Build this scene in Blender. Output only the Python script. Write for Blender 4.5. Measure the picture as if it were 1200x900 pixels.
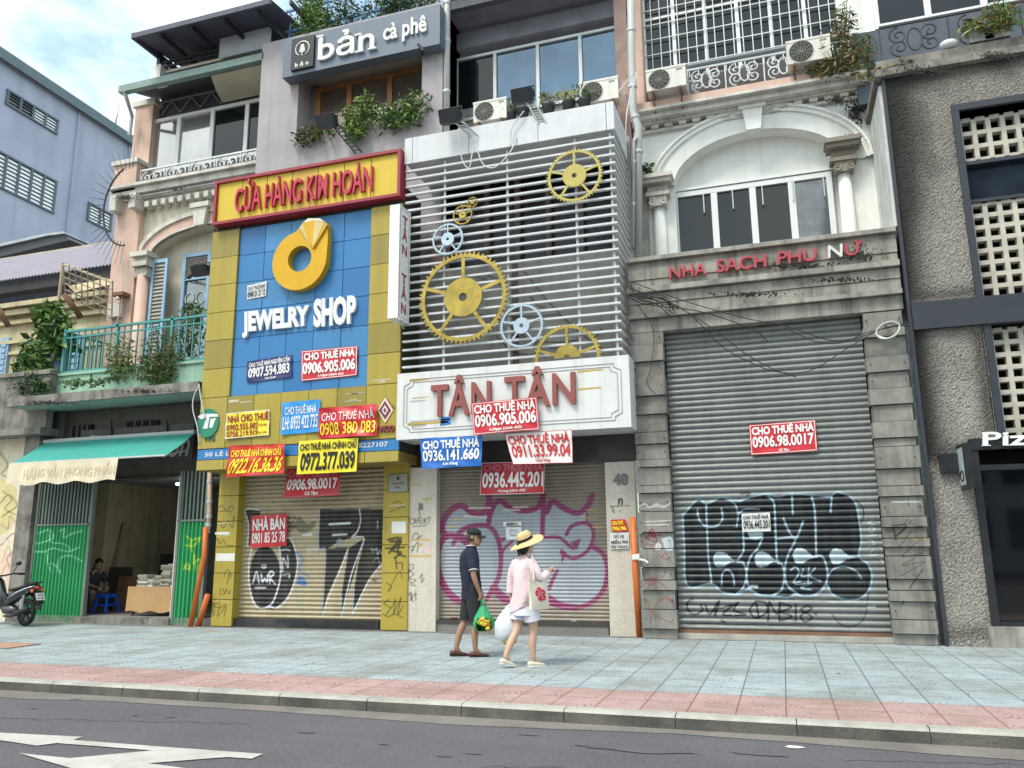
import bpy, math, random
import numpy as np
from mathutils import Vector, Matrix
random.seed(11)
rng = np.random.default_rng(5)
for o in list(bpy.data.objects):
    bpy.data.objects.remove(o)
SC = bpy.context.scene
COL = SC.collection
R = math.radians

# ------------------------------------------------------------------ camera
CAM_H, FPX = 1.43, 942.172
PITCH, ROLL, YAW = R(11.623), R(-.5553), R(-18.186)
fw = Vector((math.sin(YAW) * math.cos(PITCH), math.cos(YAW) * math.cos(PITCH), math.sin(PITCH)))
rt0 = Vector((math.cos(YAW), -math.sin(YAW), 0)); up0 = rt0.cross(fw)
rt = rt0 * math.cos(ROLL) + up0 * math.sin(ROLL)
up = up0 * math.cos(ROLL) - rt0 * math.sin(ROLL)
cd = bpy.data.cameras.new('camera'); cam = bpy.data.objects.new('camera', cd); COL.objects.link(cam)
cd.sensor_width = 36; cd.sensor_fit = 'HORIZONTAL'; cd.lens = FPX / 1200 * 36
cd.clip_start = .05; cd.clip_end = 3000
cam.matrix_world = Matrix(((rt.x, up.x, -fw.x, 0), (rt.y, up.y, -fw.y, 0), (rt.z, up.z, -fw.z, CAM_H), (0, 0, 0, 1)))
SC.camera = cam

# ------------------------------------------------------------------ sky, sun, exposure
SUN_EL, SUN_AZ = R(58), R(205)          # azimuth clockwise from +Y: the sun stands behind the camera, to its left, veiled by cloud
w = bpy.data.worlds.new('World'); SC.world = w; w.use_nodes = True
nt = w.node_tree; nt.nodes.clear()
out = nt.nodes.new('ShaderNodeOutputWorld'); bg = nt.nodes.new('ShaderNodeBackground')
sky = nt.nodes.new('ShaderNodeTexSky'); sky.sky_type = 'NISHITA'; sky.sun_disc = False
sky.sun_elevation = SUN_EL; sky.sun_rotation = SUN_AZ; sky.air_density = 1.2; sky.dust_density = 2.0; sky.ozone_density = 1.0
tc = nt.nodes.new('ShaderNodeTexCoord')
mp = nt.nodes.new('ShaderNodeMapping'); mp.inputs['Scale'].default_value = (1.0, 1.0, 2.2); mp.inputs['Location'].default_value = (3.1, 1.7, .4)
nz = nt.nodes.new('ShaderNodeTexNoise'); nz.inputs['Scale'].default_value = 2.1; nz.inputs['Detail'].default_value = 7; nz.inputs['Roughness'].default_value = .55
rp = nt.nodes.new('ShaderNodeMapRange'); rp.inputs['From Min'].default_value = .38; rp.inputs['From Max'].default_value = .62; rp.interpolation_type = 'SMOOTHSTEP'
mx = nt.nodes.new('ShaderNodeMix'); mx.data_type = 'RGBA'
mx.inputs['B'].default_value = (9.6, 10.0, 10.1, 1)
nt.links.new(tc.outputs['Generated'], mp.inputs[0]); nt.links.new(mp.outputs[0], nz.inputs['Vector'])
nt.links.new(nz.outputs[0], rp.inputs[0]); nt.links.new(rp.outputs[0], mx.inputs['Factor'])
tn = nt.nodes.new('ShaderNodeMix'); tn.data_type = 'RGBA'; tn.blend_type = 'MULTIPLY'; tn.inputs['Factor'].default_value = 1; tn.inputs['B'].default_value = (1.25, 1.47, 1.3, 1)
nt.links.new(sky.outputs[0], tn.inputs['A']); nt.links.new(tn.outputs['Result'], mx.inputs['A']); nt.links.new(mx.outputs['Result'], bg.inputs[0]); nt.links.new(bg.outputs[0], out.inputs[0])
bg.inputs[1].default_value = .12
ld = bpy.data.lights.new('sun', 'SUN'); lo = bpy.data.objects.new('sun', ld); COL.objects.link(lo)
ld.energy = 1.7; ld.angle = R(16); ld.color = (1, .92, .82)
sd = Vector((math.sin(SUN_AZ) * math.cos(SUN_EL), math.cos(SUN_AZ) * math.cos(SUN_EL), math.sin(SUN_EL)))
lo.rotation_euler = sd.to_track_quat('Z', 'Y').to_euler(); lo.location = (0, 0, 30)
vs_ = SC.view_settings
vs_.view_transform = 'Standard'; vs_.look = 'None'; vs_.gamma = 1; vs_.exposure = .78; vs_.use_curve_mapping = False

# ------------------------------------------------------------------ pixel of the survey photo <-> a point on a real plane
def ray(px, py):
    return rt * ((px - 600) / FPX) - up * ((py - 450) / FPX) + fw
def W(px, py, y):
    d = ray(px, py); t = y / d.y
    return Vector((d.x * t, y, CAM_H + d.z * t))
def G(px, py, z=0.0):
    d = ray(px, py); t = (z - CAM_H) / d.z
    return Vector((d.x * t, d.y * t, z))
def X(px, py, y): return W(px, py, y).x
def Z(px, py, y): return W(px, py, y).z
Mrow = np.array([[rt.x, rt.y, rt.z], [-up.x, -up.y, -up.z], [fw.x, fw.y, fw.z]])
def pix(P):
    q = (np.asarray(P, float) - np.array([0, 0, CAM_H])) @ Mrow.T
    return np.stack([600 + FPX * q[:, 0] / q[:, 2], 450 + FPX * q[:, 1] / q[:, 2]], 1)
def wx(x, y):
    """a world x on plane y from pixel pair (px,py)"""
    return X(x[0], x[1], y)

# ------------------------------------------------------------------ materials
def lin(h):
    if not isinstance(h, str): return tuple(h)[:3]
    h = h.lstrip('#'); c = [int(h[i:i + 2], 16) / 255 for i in (0, 2, 4)]
    return tuple(v / 12.92 if v <= .04045 else ((v + .055) / 1.055) ** 2.4 for v in c)
MATS = {}
def mat(name, col='#888888', rough=.75, var=.12, vs=2.5, streak=0, dirt=0, dcol=(.05, .045, .035), ds=.9, bump=0, bs=40, metal=0,
        spec=.5, paint=False, grain=0, gs=120, ior=None, emit=0, trans=0, patch=None, patchk=.5, coat=0, smap=(7, 7, .35), grain2=0):
    if name in MATS: return MATS[name]
    m = bpy.data.materials.new(name); m.use_nodes = True; MATS[name] = m
    t = m.node_tree; N = t.nodes; L = t.links; b = N['Principled BSDF']
    c = lin(col)
    b.inputs['Roughness'].default_value = rough; b.inputs['Metallic'].default_value = metal
    b.inputs['Specular IOR Level'].default_value = spec
    if ior: b.inputs['IOR'].default_value = ior
    if coat: b.inputs['Coat Weight'].default_value = coat
    if trans:
        b.inputs['Transmission Weight'].default_value = trans
    tcn = N.new('ShaderNodeTexCoord')
    rgb = N.new('ShaderNodeRGB'); rgb.outputs[0].default_value = (*c, 1); cur = rgb.outputs[0]
    def noise(scale, detail=5, rgh=.6, mapping=None):
        n = N.new('ShaderNodeTexNoise'); n.inputs['Scale'].default_value = scale; n.inputs['Detail'].default_value = detail; n.inputs['Roughness'].default_value = rgh
        if mapping:
            mpn = N.new('ShaderNodeMapping'); mpn.inputs['Scale'].default_value = mapping; L.new(tcn.outputs['Object'], mpn.inputs[0]); L.new(mpn.outputs[0], n.inputs['Vector'])
        else: L.new(tcn.outputs['Object'], n.inputs['Vector'])
        return n.outputs[0]
    def rng_(sock, a, b_, c0, c1):
        r = N.new('ShaderNodeMapRange'); L.new(sock, r.inputs[0])
        for k, v in zip(('From Min', 'From Max', 'To Min', 'To Max'), (a, b_, c0, c1)): r.inputs[k].default_value = v
        return r.outputs[0]
    def mixc(fac, A, B):
        x = N.new('ShaderNodeMix'); x.data_type = 'RGBA'; L.new(fac, x.inputs['Factor']); L.new(A, x.inputs['A'])
        if isinstance(B, tuple): x.inputs['B'].default_value = (*B[:3], 1)
        else: L.new(B, x.inputs['B'])
        return x.outputs['Result']
    def scl(A, f):
        x = N.new('ShaderNodeVectorMath'); x.operation = 'SCALE'; L.new(A, x.inputs[0]); L.new(f, x.inputs['Scale']); return x.outputs[0]
    if patch is not None: cur = mixc(rng_(noise(1.7, 6, .62), .5, .58, 0, patchk), cur, lin(patch))
    if var: cur = scl(cur, rng_(noise(vs), .3, .7, 1 - var, 1 + var))
    if paint:
        a = N.new('ShaderNodeAttribute'); a.attribute_name = 'paint'
        cur = mixc(a.outputs['Alpha'], cur, a.outputs['Color'])
    if grain: cur = scl(cur, rng_(noise(gs, 2), .3, .7, 1 - grain, 1 + grain))
    if grain2: cur = scl(cur, rng_(noise(gs * .22, 3), .3, .7, 1 - grain2, 1 + grain2))
    if streak: cur = mixc(rng_(noise(1, 5, .6, smap), .48, .72, 0, streak), cur, lin(dcol))
    if dirt: cur = mixc(rng_(noise(ds, 9, .68), .47, .7, 0, dirt), cur, lin(dcol))
    L.new(cur, b.inputs['Base Color'])
    if emit:
        L.new(cur, b.inputs['Emission Color']); b.inputs['Emission Strength'].default_value = emit
    if rough > .25:
        L.new(rng_(noise(vs * 2 + 1, 4), .3, .7, max(.05, rough - .1), min(1, rough + .1)), b.inputs['Roughness'])
    if bump:
        bn = N.new('ShaderNodeBump'); bn.inputs['Strength'].default_value = bump; bn.inputs['Distance'].default_value = .02
        L.new(noise(bs, 4), bn.inputs['Height']); L.new(bn.outputs[0], b.inputs['Normal'])
    return m

# ------------------------------------------------------------------ mesh builder
class MB:
    def __init__(s): s.v = []; s.f = []; s.m = []; s.paint = None
    def add(s, V, Fs, m=0):
        k = len(s.v); s.v.extend([tuple(p) for p in V]); s.f.extend([tuple(i + k for i in f) for f in Fs]); s.m.extend([m] * len(Fs)); return s
    def box(s, x0, x1, y0, y1, z0, z1, m=0):
        if x0 > x1: x0, x1 = x1, x0
        if y0 > y1: y0, y1 = y1, y0
        if z0 > z1: z0, z1 = z1, z0
        V = [(x, y, z) for z in (z0, z1) for y in (y0, y1) for x in (x0, x1)]
        return s.add(V, [(0, 2, 3, 1), (4, 5, 7, 6), (0, 1, 5, 4), (2, 6, 7, 3), (0, 4, 6, 2), (1, 3, 7, 5)], m)
    def bx(s, l, t, r, b, yf, d, m=0):
        """box from pixel extents: l, r at mid height, t, b at mid column, its front on plane yf"""
        mx_, my_ = (l + r) / 2, (t + b) / 2
        return s.box(X(l, my_, yf), X(r, my_, yf), yf, yf + d, Z(mx_, b, yf), Z(mx_, t, yf), m)
    def prism(s, pts, yf, yb, m=0, caps=True):
        """outline pts (x,z) extruded from yf to yb"""
        n = len(pts)
        V = [(x, yf, z) for x, z in pts] + [(x, yb, z) for x, z in pts]
        A = sum(pts[i][0] * pts[(i + 1) % n][1] - pts[(i + 1) % n][0] * pts[i][1] for i in range(n))
        Fs = [tuple(range(n)), tuple(range(2 * n - 1, n - 1, -1))] + [(i, i + n, (i + 1) % n + n, (i + 1) % n) for i in range(n)]
        if A < 0: Fs = [f[::-1] for f in Fs]
        return s.add(V, Fs, m)
    def pprism(s, pp, yf, d, m=0):
        return s.prism([(W(px, py, yf).x, W(px, py, yf).z) for px, py in pp], yf, yf + d, m)
    def hexa(s, c8, m=0):
        """eight corners, bottom ring then top ring"""
        return s.add(c8, [(3, 2, 1, 0), (4, 5, 6, 7), (0, 1, 5, 4), (1, 2, 6, 5), (2, 3, 7, 6), (3, 0, 4, 7)], m)
    def bar(s, a, b, w_, h_=None, m=0, upv=(0, 0, 1)):
        a, b = Vector(a), Vector(b); h_ = h_ or w_; d = (b - a).normalized(); u = Vector(upv)
        if abs(d.dot(u)) > .95: u = Vector((0, 1, 0))
        sx = d.cross(u).normalized() * w_ / 2; sy = sx.cross(d).normalized() * h_ / 2
        return s.hexa([a - sx - sy, a + sx - sy, a + sx + sy, a - sx + sy, b - sx - sy, b + sx - sy, b + sx + sy, b - sx + sy], m)
    def tube(s, pts, r, n=8, m=0, caps=True, ell=None):
        pts = [Vector(p) for p in pts]; k = len(pts); rs = r if isinstance(r, (list, tuple)) else [r] * k
        V = []; prev = None
        for i, p in enumerate(pts):
            d = (pts[min(i + 1, k - 1)] - pts[max(i - 1, 0)])
            d = d.normalized() if d.length > 1e-9 else Vector((0, 0, 1))
            if prev is None:
                u = Vector((0, 0, 1)) if abs(d.z) < .9 else Vector((1, 0, 0))
                u = (u - d * u.dot(d)).normalized()
            else:
                u = prev - d * prev.dot(d); u = u.normalized() if u.length > 1e-6 else d.orthogonal().normalized()
            prev = u; vv = d.cross(u)
            for j in range(n):
                a = 2 * math.pi * j / n
                V.append(p + u * (math.cos(a) * rs[i]) + vv * (math.sin(a) * rs[i] * (ell or 1)))
        Fs = [(i * n + j, i * n + (j + 1) % n, (i + 1) * n + (j + 1) % n, (i + 1) * n + j) for i in range(k - 1) for j in range(n)]
        if caps: Fs += [tuple(range(n - 1, -1, -1)), tuple(range((k - 1) * n, k * n))]
        return s.add(V, Fs, m)
    def loft(s, rings, n=20, m=0, caps=(True, True), frame=None):
        """rings (cx, cy, z, rx, ry): stacked ellipses; frame maps a point"""
        V = []
        for (cx, cy, z, rx, ry) in rings:
            for j in range(n):
                a = 2 * math.pi * j / n
                V.append((cx + rx * math.cos(a), cy + ry * math.sin(a), z))
        if frame: V = [frame(p) for p in V]
        k = len(rings)
        Fs = [(i * n + j, i * n + (j + 1) % n, (i + 1) * n + (j + 1) % n, (i + 1) * n + j) for i in range(k - 1) for j in range(n)]
        if caps[0]: Fs.append(tuple(range(n - 1, -1, -1)))
        if caps[1]: Fs.append(tuple(range((k - 1) * n, k * n)))
        return s.add(V, Fs, m)
    def ball(s, c, r, m=0, nu=12, nv=8, frame=None):
        rx, ry, rz = r if isinstance(r, (tuple, list)) else (r, r, r)
        rings = []
        for i in range(nv + 1):
            a = -math.pi / 2 + math.pi * i / nv
            k = max(math.cos(a), .02)
            rings.append((c[0], c[1], c[2] + rz * math.sin(a), rx * k, ry * k))
        return s.loft(rings, nu, m, frame=frame)
    def grid(s, Pf, nu, nv, m=0):
        V = [Pf(i / nu, j / nv) for j in range(nv + 1) for i in range(nu + 1)]
        Fs = [(j * (nu + 1) + i, j * (nu + 1) + i + 1, (j + 1) * (nu + 1) + i + 1, (j + 1) * (nu + 1) + i) for j in range(nv) for i in range(nu)]
        return s.add(V, Fs, m)
    def build(s, name, mats, parent=None, smooth=False, loc=None):
        """ONE mesh object; vertices are world coordinates, stored relative to the parent (or loc)"""
        if not isinstance(mats, (list, tuple)): mats = [mats]
        off = Vector((0, 0, 0)); p = parent
        while p is not None: off += p.location; p = p.parent
        if loc is not None: off += Vector(loc)
        me = bpy.data.meshes.new(name)
        V = np.array([tuple(q) for q in s.v], float) - np.array(off)
        me.from_pydata(V.tolist(), [], s.f)
        for q in mats: me.materials.append(q)
        if len(mats) > 1: me.polygons.foreach_set('material_index', s.m)
        if smooth: me.polygons.foreach_set('use_smooth', [True] * len(me.polygons))
        if s.paint is not None:
            at = me.color_attributes.new('paint', 'FLOAT_COLOR', 'POINT')
            at.data.foreach_set('color', np.asarray(s.paint, np.float32).ravel())
        me.validate(); me.update()
        o = bpy.data.objects.new(name, me); COL.objects.link(o)
        if parent is not None: o.parent = parent
        if loc is not None: o.location = loc
        return o

def tag(o, label, cat, group=None, kind=None):
    o['label'] = label; o['category'] = cat
    if group: o['group'] = group
    if kind: o['kind'] = kind
    return o
def thing(name, label, cat, loc, group=None):
    o = bpy.data.objects.new(name, None); COL.objects.link(o); o.location = loc; o.empty_display_size = .2
    return tag(o, label, cat, group)
def struct(mb, name, mats, smooth=False):
    o = mb.build(name, mats, None, smooth); o['kind'] = 'structure'; return o
def copy_tree(o, parent=None):
    c = o.copy(); COL.objects.link(c)
    if parent is not None: c.parent = parent
    for ch in [q for q in bpy.data.objects if q.parent == o]: copy_tree(ch, c)
    return c

# ------------------------------------------------------------------ lettering
TXT = {}
def glyphs(s, weight=0.0, solid=False, space=1.0):
    key = (s, weight, solid, space)
    if key in TXT: return TXT[key]
    cu = bpy.data.curves.new('t', 'FONT'); cu.body = s; cu.size = 1; cu.offset = weight; cu.space_character = space
    cu.resolution_u = 3; cu.extrude = 1.0 if solid else 0.0
    ob = bpy.data.objects.new('t', cu); COL.objects.link(ob)
    dg = bpy.context.evaluated_depsgraph_get(); dg.update()
    me = bpy.data.meshes.new_from_object(ob.evaluated_get(dg))
    V = np.zeros(len(me.vertices) * 3); me.vertices.foreach_get('co', V); V = V.reshape(-1, 3)
    Fs = [tuple(p.vertices) for p in me.polygons]
    bpy.data.objects.remove(ob); bpy.data.curves.remove(cu); bpy.data.meshes.remove(me)
    TXT[key] = (V, Fs); return V, Fs
def quad(c):
    """bilinear patch tl, tr, br, bl -> P(u, v), v up"""
    tl, tr, br, bl = [Vector(q) for q in c]
    def P(u, v): return (bl * (1 - u) + br * u) * (1 - v) + (tl * (1 - u) + tr * u) * v
    return P
def pquad(pp, y):
    return quad([W(px, py, y) for px, py in pp])
def lettering(mb, s, P, box, m=0, weight=0.0, depth=0.0, lift=.004, n=Vector((0, -1, 0)), shear=0.0, space=1.0, base=None):
    """text stretched into box (u0, v0, u1, v1) of patch P; depth > 0 makes solid letters"""
    V, Fs = glyphs(s, weight, depth > 0, space)
    x0, y0 = V[:, 0].min(), V[:, 1].min(); x1, y1 = V[:, 0].max(), V[:, 1].max()
    out_ = []
    for q in V:
        a = (q[0] - x0) / (x1 - x0); b = (q[1] - y0) / (y1 - y0)
        u = box[0] + (box[2] - box[0]) * (a + shear * (b - .5)); v = box[1] + (box[3] - box[1]) * b
        off = lift + (depth if q[2] > 0 else 0)
        out_.append(P(u, v) + n * off)
    mb.add(out_, Fs, m); return mb
def islands(V, Fs):
    par = list(range(len(V)))
    def fd(i):
        while par[i] != i: par[i] = par[par[i]]; i = par[i]
        return i
    for f in Fs:
        for i in f[1:]: par[fd(i)] = fd(f[0])
    g = {}
    for f in Fs: g.setdefault(fd(f[0]), []).append(f)
    return list(g.values())
def raised_letters(parent, s, P, box, mats, weight, depth, lift=.004, n=Vector((0, -1, 0)), shear=0, name='letter', space=1.0, recolor=None, smooth=False):
    """every raised letter its own mesh under parent"""
    tmp = MB(); lettering(tmp, s, P, box, 0, weight, depth, lift, n, shear, space)
    V = tmp.v; cl = []
    # a diacritic shares its letter's stretch of the line
    ax = (P(1, .5) - P(0, .5)).normalized()
    for fs in islands(V, tmp.f):
        t = [Vector(V[i]).dot(ax) for f in fs for i in f]; cl.append([min(t), max(t), fs])
    cl.sort(key=lambda c: -(c[1] - c[0])); groups = []
    for a, b, fs in cl:
        for g in groups:
            if min(b, g[1]) - max(a, g[0]) > .55 * (b - a): g[2].extend(fs); break
        else: groups.append([a, b, list(fs)])
    groups.sort(key=lambda g: g[0])
    for k, g in enumerate(groups):
        mb = MB(); idx = {}
        for f in g[2]:
            for i in f: idx.setdefault(i, len(idx))
        inv = [None] * len(idx)
        for i, j in idx.items(): inv[j] = V[i]
        mb.add(inv, [tuple(idx[i] for i in f) for f in g[2]])
        mm = recolor[k] if recolor and k in recolor else mats
        mb.build(name, mm, parent)

# ------------------------------------------------------------------ spray paint on real surfaces (a colour per vertex, evaluated from strokes)
def spline(pts, k=6):
    p = [np.array(q, float) for q in pts]
    if len(p) < 3: return np.array(p)
    q = [2 * p[0] - p[1]] + p + [2 * p[-1] - p[-2]]; o = []
    for i in range(1, len(q) - 2):
        for t in np.linspace(0, 1, k, endpoint=False):
            a, b, c, d = q[i - 1:i + 3]
            o.append(.5 * (2 * b + (c - a) * t + (2 * a - 5 * b + 4 * c - d) * t * t + (3 * b - a - 3 * c + d) * t ** 3))
    o.append(p[-1]); return np.array(o)
def seg_dist(Q, pl):
    d = np.full(len(Q), 1e9)
    for a, b in zip(pl[:-1], pl[1:]):
        ab = b - a; L2 = max(ab @ ab, 1e-9)
        t = np.clip(((Q - a) @ ab) / L2, 0, 1); e = Q - (a + t[:, None] * ab)
        d = np.minimum(d, np.hypot(e[:, 0], e[:, 1]))
    return d
def inside(Q, pl):
    r = np.zeros(len(Q), bool); n = len(pl)
    for i in range(n):
        a, b = pl[i], pl[(i + 1) % n]
        if a[1] == b[1]: continue
        c = ((a[1] > Q[:, 1]) != (b[1] > Q[:, 1])) & (Q[:, 0] < (b[0] - a[0]) * (Q[:, 1] - a[1]) / (b[1] - a[1]) + a[0])
        r ^= c
    return r
def spray(V, strokes):
    """strokes: ('fill'|'line', pts, width, colour, alpha[, straight]) in survey pixels, later ones on top"""
    Q = pix(V); C = np.zeros((len(Q), 4))
    for st in strokes:
        kind, pts, wd, col, al = st[:5]; straight = len(st) > 5 and st[5]
        col = np.array(lin(col))
        pl = np.array(pts, float) if straight else spline(list(pts) + ([pts[0]] if kind == 'fill' else []))
        lo_, hi_ = pl.min(0) - 2.2 * wd - 2, pl.max(0) + 2.2 * wd + 2
        sel = np.where((Q[:, 0] > lo_[0]) & (Q[:, 0] < hi_[0]) & (Q[:, 1] > lo_[1]) & (Q[:, 1] < hi_[1]))[0]
        if not len(sel): continue
        q = Q[sel]
        cov = inside(q, pl).astype(float) if kind == 'fill' else np.exp(-(seg_dist(q, pl) / wd) ** 2) if kind == 'soft' else np.clip((wd / 2 - seg_dist(q, pl)) / .7 + .5, 0, 1)
        cov = cov * al
        a0 = C[sel, 3]; a1 = cov + a0 * (1 - cov)
        C[sel, :3] = np.where(a1[:, None] > 1e-6, (col * cov[:, None] + C[sel, :3] * (a0 * (1 - cov))[:, None]) / np.maximum(a1, 1e-6)[:, None], C[sel, :3])
        C[sel, 3] = a1
    return C
def zs(pts, ox, oy, k): return [(ox + x / k, oy + y / k) for x, y in pts]
def scribble(cx, cy, w_, h_, n=7, seed=0):
    r_ = random.Random(seed); x = cx - w_ / 2; pts = []
    for i in range(n):
        pts.append((x + r_.uniform(-.15, .15) * w_, cy + r_.uniform(-.5, .5) * h_)); x += w_ / (n - 1)
    return pts

# ================================================================== ground
YF = 13.75                      # shop line
KY = 7.5                        # kerb
M_ground = mat('earth', '#6f6a62', var=.2)
g = MB(); g.grid(lambda u, v: (-400 + 800 * u, -300 + 900 * v, -.16), 4, 4); struct(g, 'ground', M_ground)

def paving_mat(name, col, joint, pat, px_, ox, py_, oy, dcol, red=False):
    m = bpy.data.materials.new(name); m.use_nodes = True; t = m.node_tree; N, L = t.nodes, t.links; b = N['Principled BSDF']
    tcn = N.new('ShaderNodeTexCoord'); sp = N.new('ShaderNodeSeparateXYZ'); L.new(tcn.outputs['Object'], sp.inputs[0])
    def mth(op, a, b_=None, c=None):
        n = N.new('ShaderNodeMath'); n.operation = op
        for i, q in enumerate((a, b_, c)):
            if q is None: continue
            if isinstance(q, (int, float)): n.inputs[i].default_value = q
            else: L.new(q, n.inputs[i])
        return n.outputs[0]
    def tile(sock, pitch, off):
        f = mth('FRACT', mth('MULTIPLY_ADD', sock, 1 / pitch, -off / pitch))
        return f, mth('MULTIPLY', mth('ABSOLUTE', mth('SUBTRACT', f, .5)), 2)      # 1 at the joint
    fx, jx = tile(sp.outputs[0], px_, ox); fy, jy = tile(sp.outputs[1], py_, oy)
    def smooth(sock, a, b_, c0=0, c1=1):
        r = N.new('ShaderNodeMapRange'); r.interpolation_type = 'SMOOTHSTEP'; L.new(sock, r.inputs[0])
        for k, v in zip(('From Min', 'From Max', 'To Min', 'To Max'), (a, b_, c0, c1)): r.inputs[k].default_value = v
        return r.outputs[0]
    j1 = smooth(jx, .955, .985); j2 = smooth(jy, .945, .985)
    # fan ornament: arcs about the middle of one tile edge
    dx = mth('SUBTRACT', fx, .5); r2 = mth('SQRT', mth('ADD', mth('MULTIPLY', dx, dx), mth('MULTIPLY', mth('SUBTRACT', fy, .05), mth('SUBTRACT', fy, .05))))
    arc = smooth(mth('SINE', mth('MULTIPLY', r2, 46)), .35, .9)
    ang = mth('ARCTAN2', dx, mth('SUBTRACT', fy, .5)); rad2 = smooth(mth('SINE', mth('MULTIPLY', ang, 18)), .4, .95)
    half = smooth(mth('SINE', mth('MULTIPLY', mth('ADD', sp.outputs[0], mth('MULTIPLY', sp.outputs[1], 1.7)), 5.3)), -.2, .2)
    pt = N.new('ShaderNodeMix'); L.new(half, pt.inputs['Factor']); L.new(arc, pt.inputs['A']); L.new(rad2, pt.inputs['B'])
    n1 = N.new('ShaderNodeTexNoise'); n1.inputs['Scale'].default_value = .9; n1.inputs['Detail'].default_value = 8; n1.inputs['Roughness'].default_value = .65; L.new(tcn.outputs['Object'], n1.inputs['Vector'])
    n2 = N.new('ShaderNodeTexNoise'); n2.inputs['Scale'].default_value = 6; n2.inputs['Detail'].default_value = 6; L.new(tcn.outputs['Object'], n2.inputs['Vector'])
    wn = N.new('ShaderNodeTexWhiteNoise'); wn.noise_dimensions = '2D'
    cmb = N.new('ShaderNodeCombineXYZ')
    L.new(mth('FLOOR', mth('MULTIPLY_ADD', sp.outputs[0], 1 / px_, -ox / px_)), cmb.inputs[0]); L.new(mth('FLOOR', mth('MULTIPLY_ADD', sp.outputs[1], 1 / py_, -oy / py_)), cmb.inputs[1]); L.new(cmb.outputs[0], wn.inputs['Vector'])
    def mixc(fac, A, B):
        x = N.new('ShaderNodeMix'); x.data_type = 'RGBA'; L.new(fac, x.inputs['Factor'])
        for k, q in (('A', A), ('B', B)):
            if isinstance(q, tuple): x.inputs[k].default_value = (*q[:3], 1)
            else: L.new(q, x.inputs[k])
        return x.outputs['Result']
    c = lin(col); c2 = tuple(v * .86 for v in c)
    cur = mixc(wn.outputs['Value'], c, c2)
    cur = mixc(smooth(n1.outputs[0], .42, .66, 0, .75), cur, lin(dcol))
    cur = mixc(mth('MULTIPLY', pt.outputs[0], mth('MULTIPLY', smooth(n2.outputs[0], .4, .6), pat)), cur, lin(joint))
    cur = mixc(mth('MULTIPLY', j2, .75), cur, lin(joint)); cur = mixc(mth('MULTIPLY', j1, .9), cur, lin(joint))
    L.new(cur, b.inputs['Base Color']); b.inputs['Roughness'].default_value = .72; b.inputs['Specular IOR Level'].default_value = .35
    bp = N.new('ShaderNodeBump'); bp.inputs['Strength'].default_value = .5; bp.inputs['Distance'].default_value = .004; bp.invert = True
    L.new(mth('ADD', pt.outputs[0], mth('MULTIPLY', mth('MAXIMUM', j1, j2), 2)), bp.inputs['Height']); L.new(bp.outputs[0], b.inputs['Normal'])
    return m
M_blue = paving_mat('pale blue paving', '#a3aeb2', '#596166', .62, .42, -.08, .42, 8.66, '#82867f')
M_red = paving_mat('pink paving', '#b09693', '#7d5753', .7, .42, -.08, .5, 7.66, '#8f7a70')
g = MB()
g.add([(-70, 8.66, 0), (40, 8.66, 0), (40, 16, 0), (-70, 16, 0)], [(0, 1, 2, 3)], 0)
g.add([(-70, KY + .16, 0), (40, KY + .16, 0), (40, 8.66, 0), (-70, 8.66, 0)], [(0, 1, 2, 3)], 1)
struct(g, 'pavement', [M_blue, M_red])
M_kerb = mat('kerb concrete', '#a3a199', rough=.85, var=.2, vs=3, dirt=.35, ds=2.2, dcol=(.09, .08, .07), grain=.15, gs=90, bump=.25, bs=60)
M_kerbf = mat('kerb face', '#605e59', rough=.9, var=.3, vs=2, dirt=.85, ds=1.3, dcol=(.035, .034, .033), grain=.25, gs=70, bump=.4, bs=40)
g = MB(); x = -70.0
while x < 40:
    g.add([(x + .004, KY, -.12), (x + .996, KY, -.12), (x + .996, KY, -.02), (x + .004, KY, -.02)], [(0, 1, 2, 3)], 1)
    g.add([(x + .004, KY, -.02), (x + .996, KY, -.02), (x + .996, KY + .025, 0.003), (x + .004, KY + .025, 0.003)], [(0, 1, 2, 3)], 0)
    g.add([(x + .004, KY + .025, .003), (x + .996, KY + .025, .003), (x + .996, KY + .16, .003), (x + .004, KY + .16, .003)], [(0, 1, 2, 3)], 0)
    x += 1.0
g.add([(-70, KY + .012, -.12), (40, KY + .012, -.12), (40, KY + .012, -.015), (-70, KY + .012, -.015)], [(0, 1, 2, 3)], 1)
struct(g, 'kerb', [M_kerb, M_kerbf])
M_road = mat('asphalt', '#5b5a5e', rough=.85, var=.16, vs=.5, grain=.42, gs=190, grain2=.3, streak=.5, smap=(.12, 2.4, 1), dirt=.35, ds=.45, dcol=(.085, .084, .09), bump=.3, bs=180, spec=.35)
M_gut = mat('gutter dust', '#75706a', rough=.95, var=.2, vs=2, grain=.25, gs=120, dirt=.4, ds=1.6, dcol=(.09, .085, .082), bump=.2, bs=150)
g = MB(); g.add([(-200, -30, -.115), (150, -30, -.115), (150, KY + .01, -.115), (-200, KY + .01, -.115)], [(0, 1, 2, 3)], 0)
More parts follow.
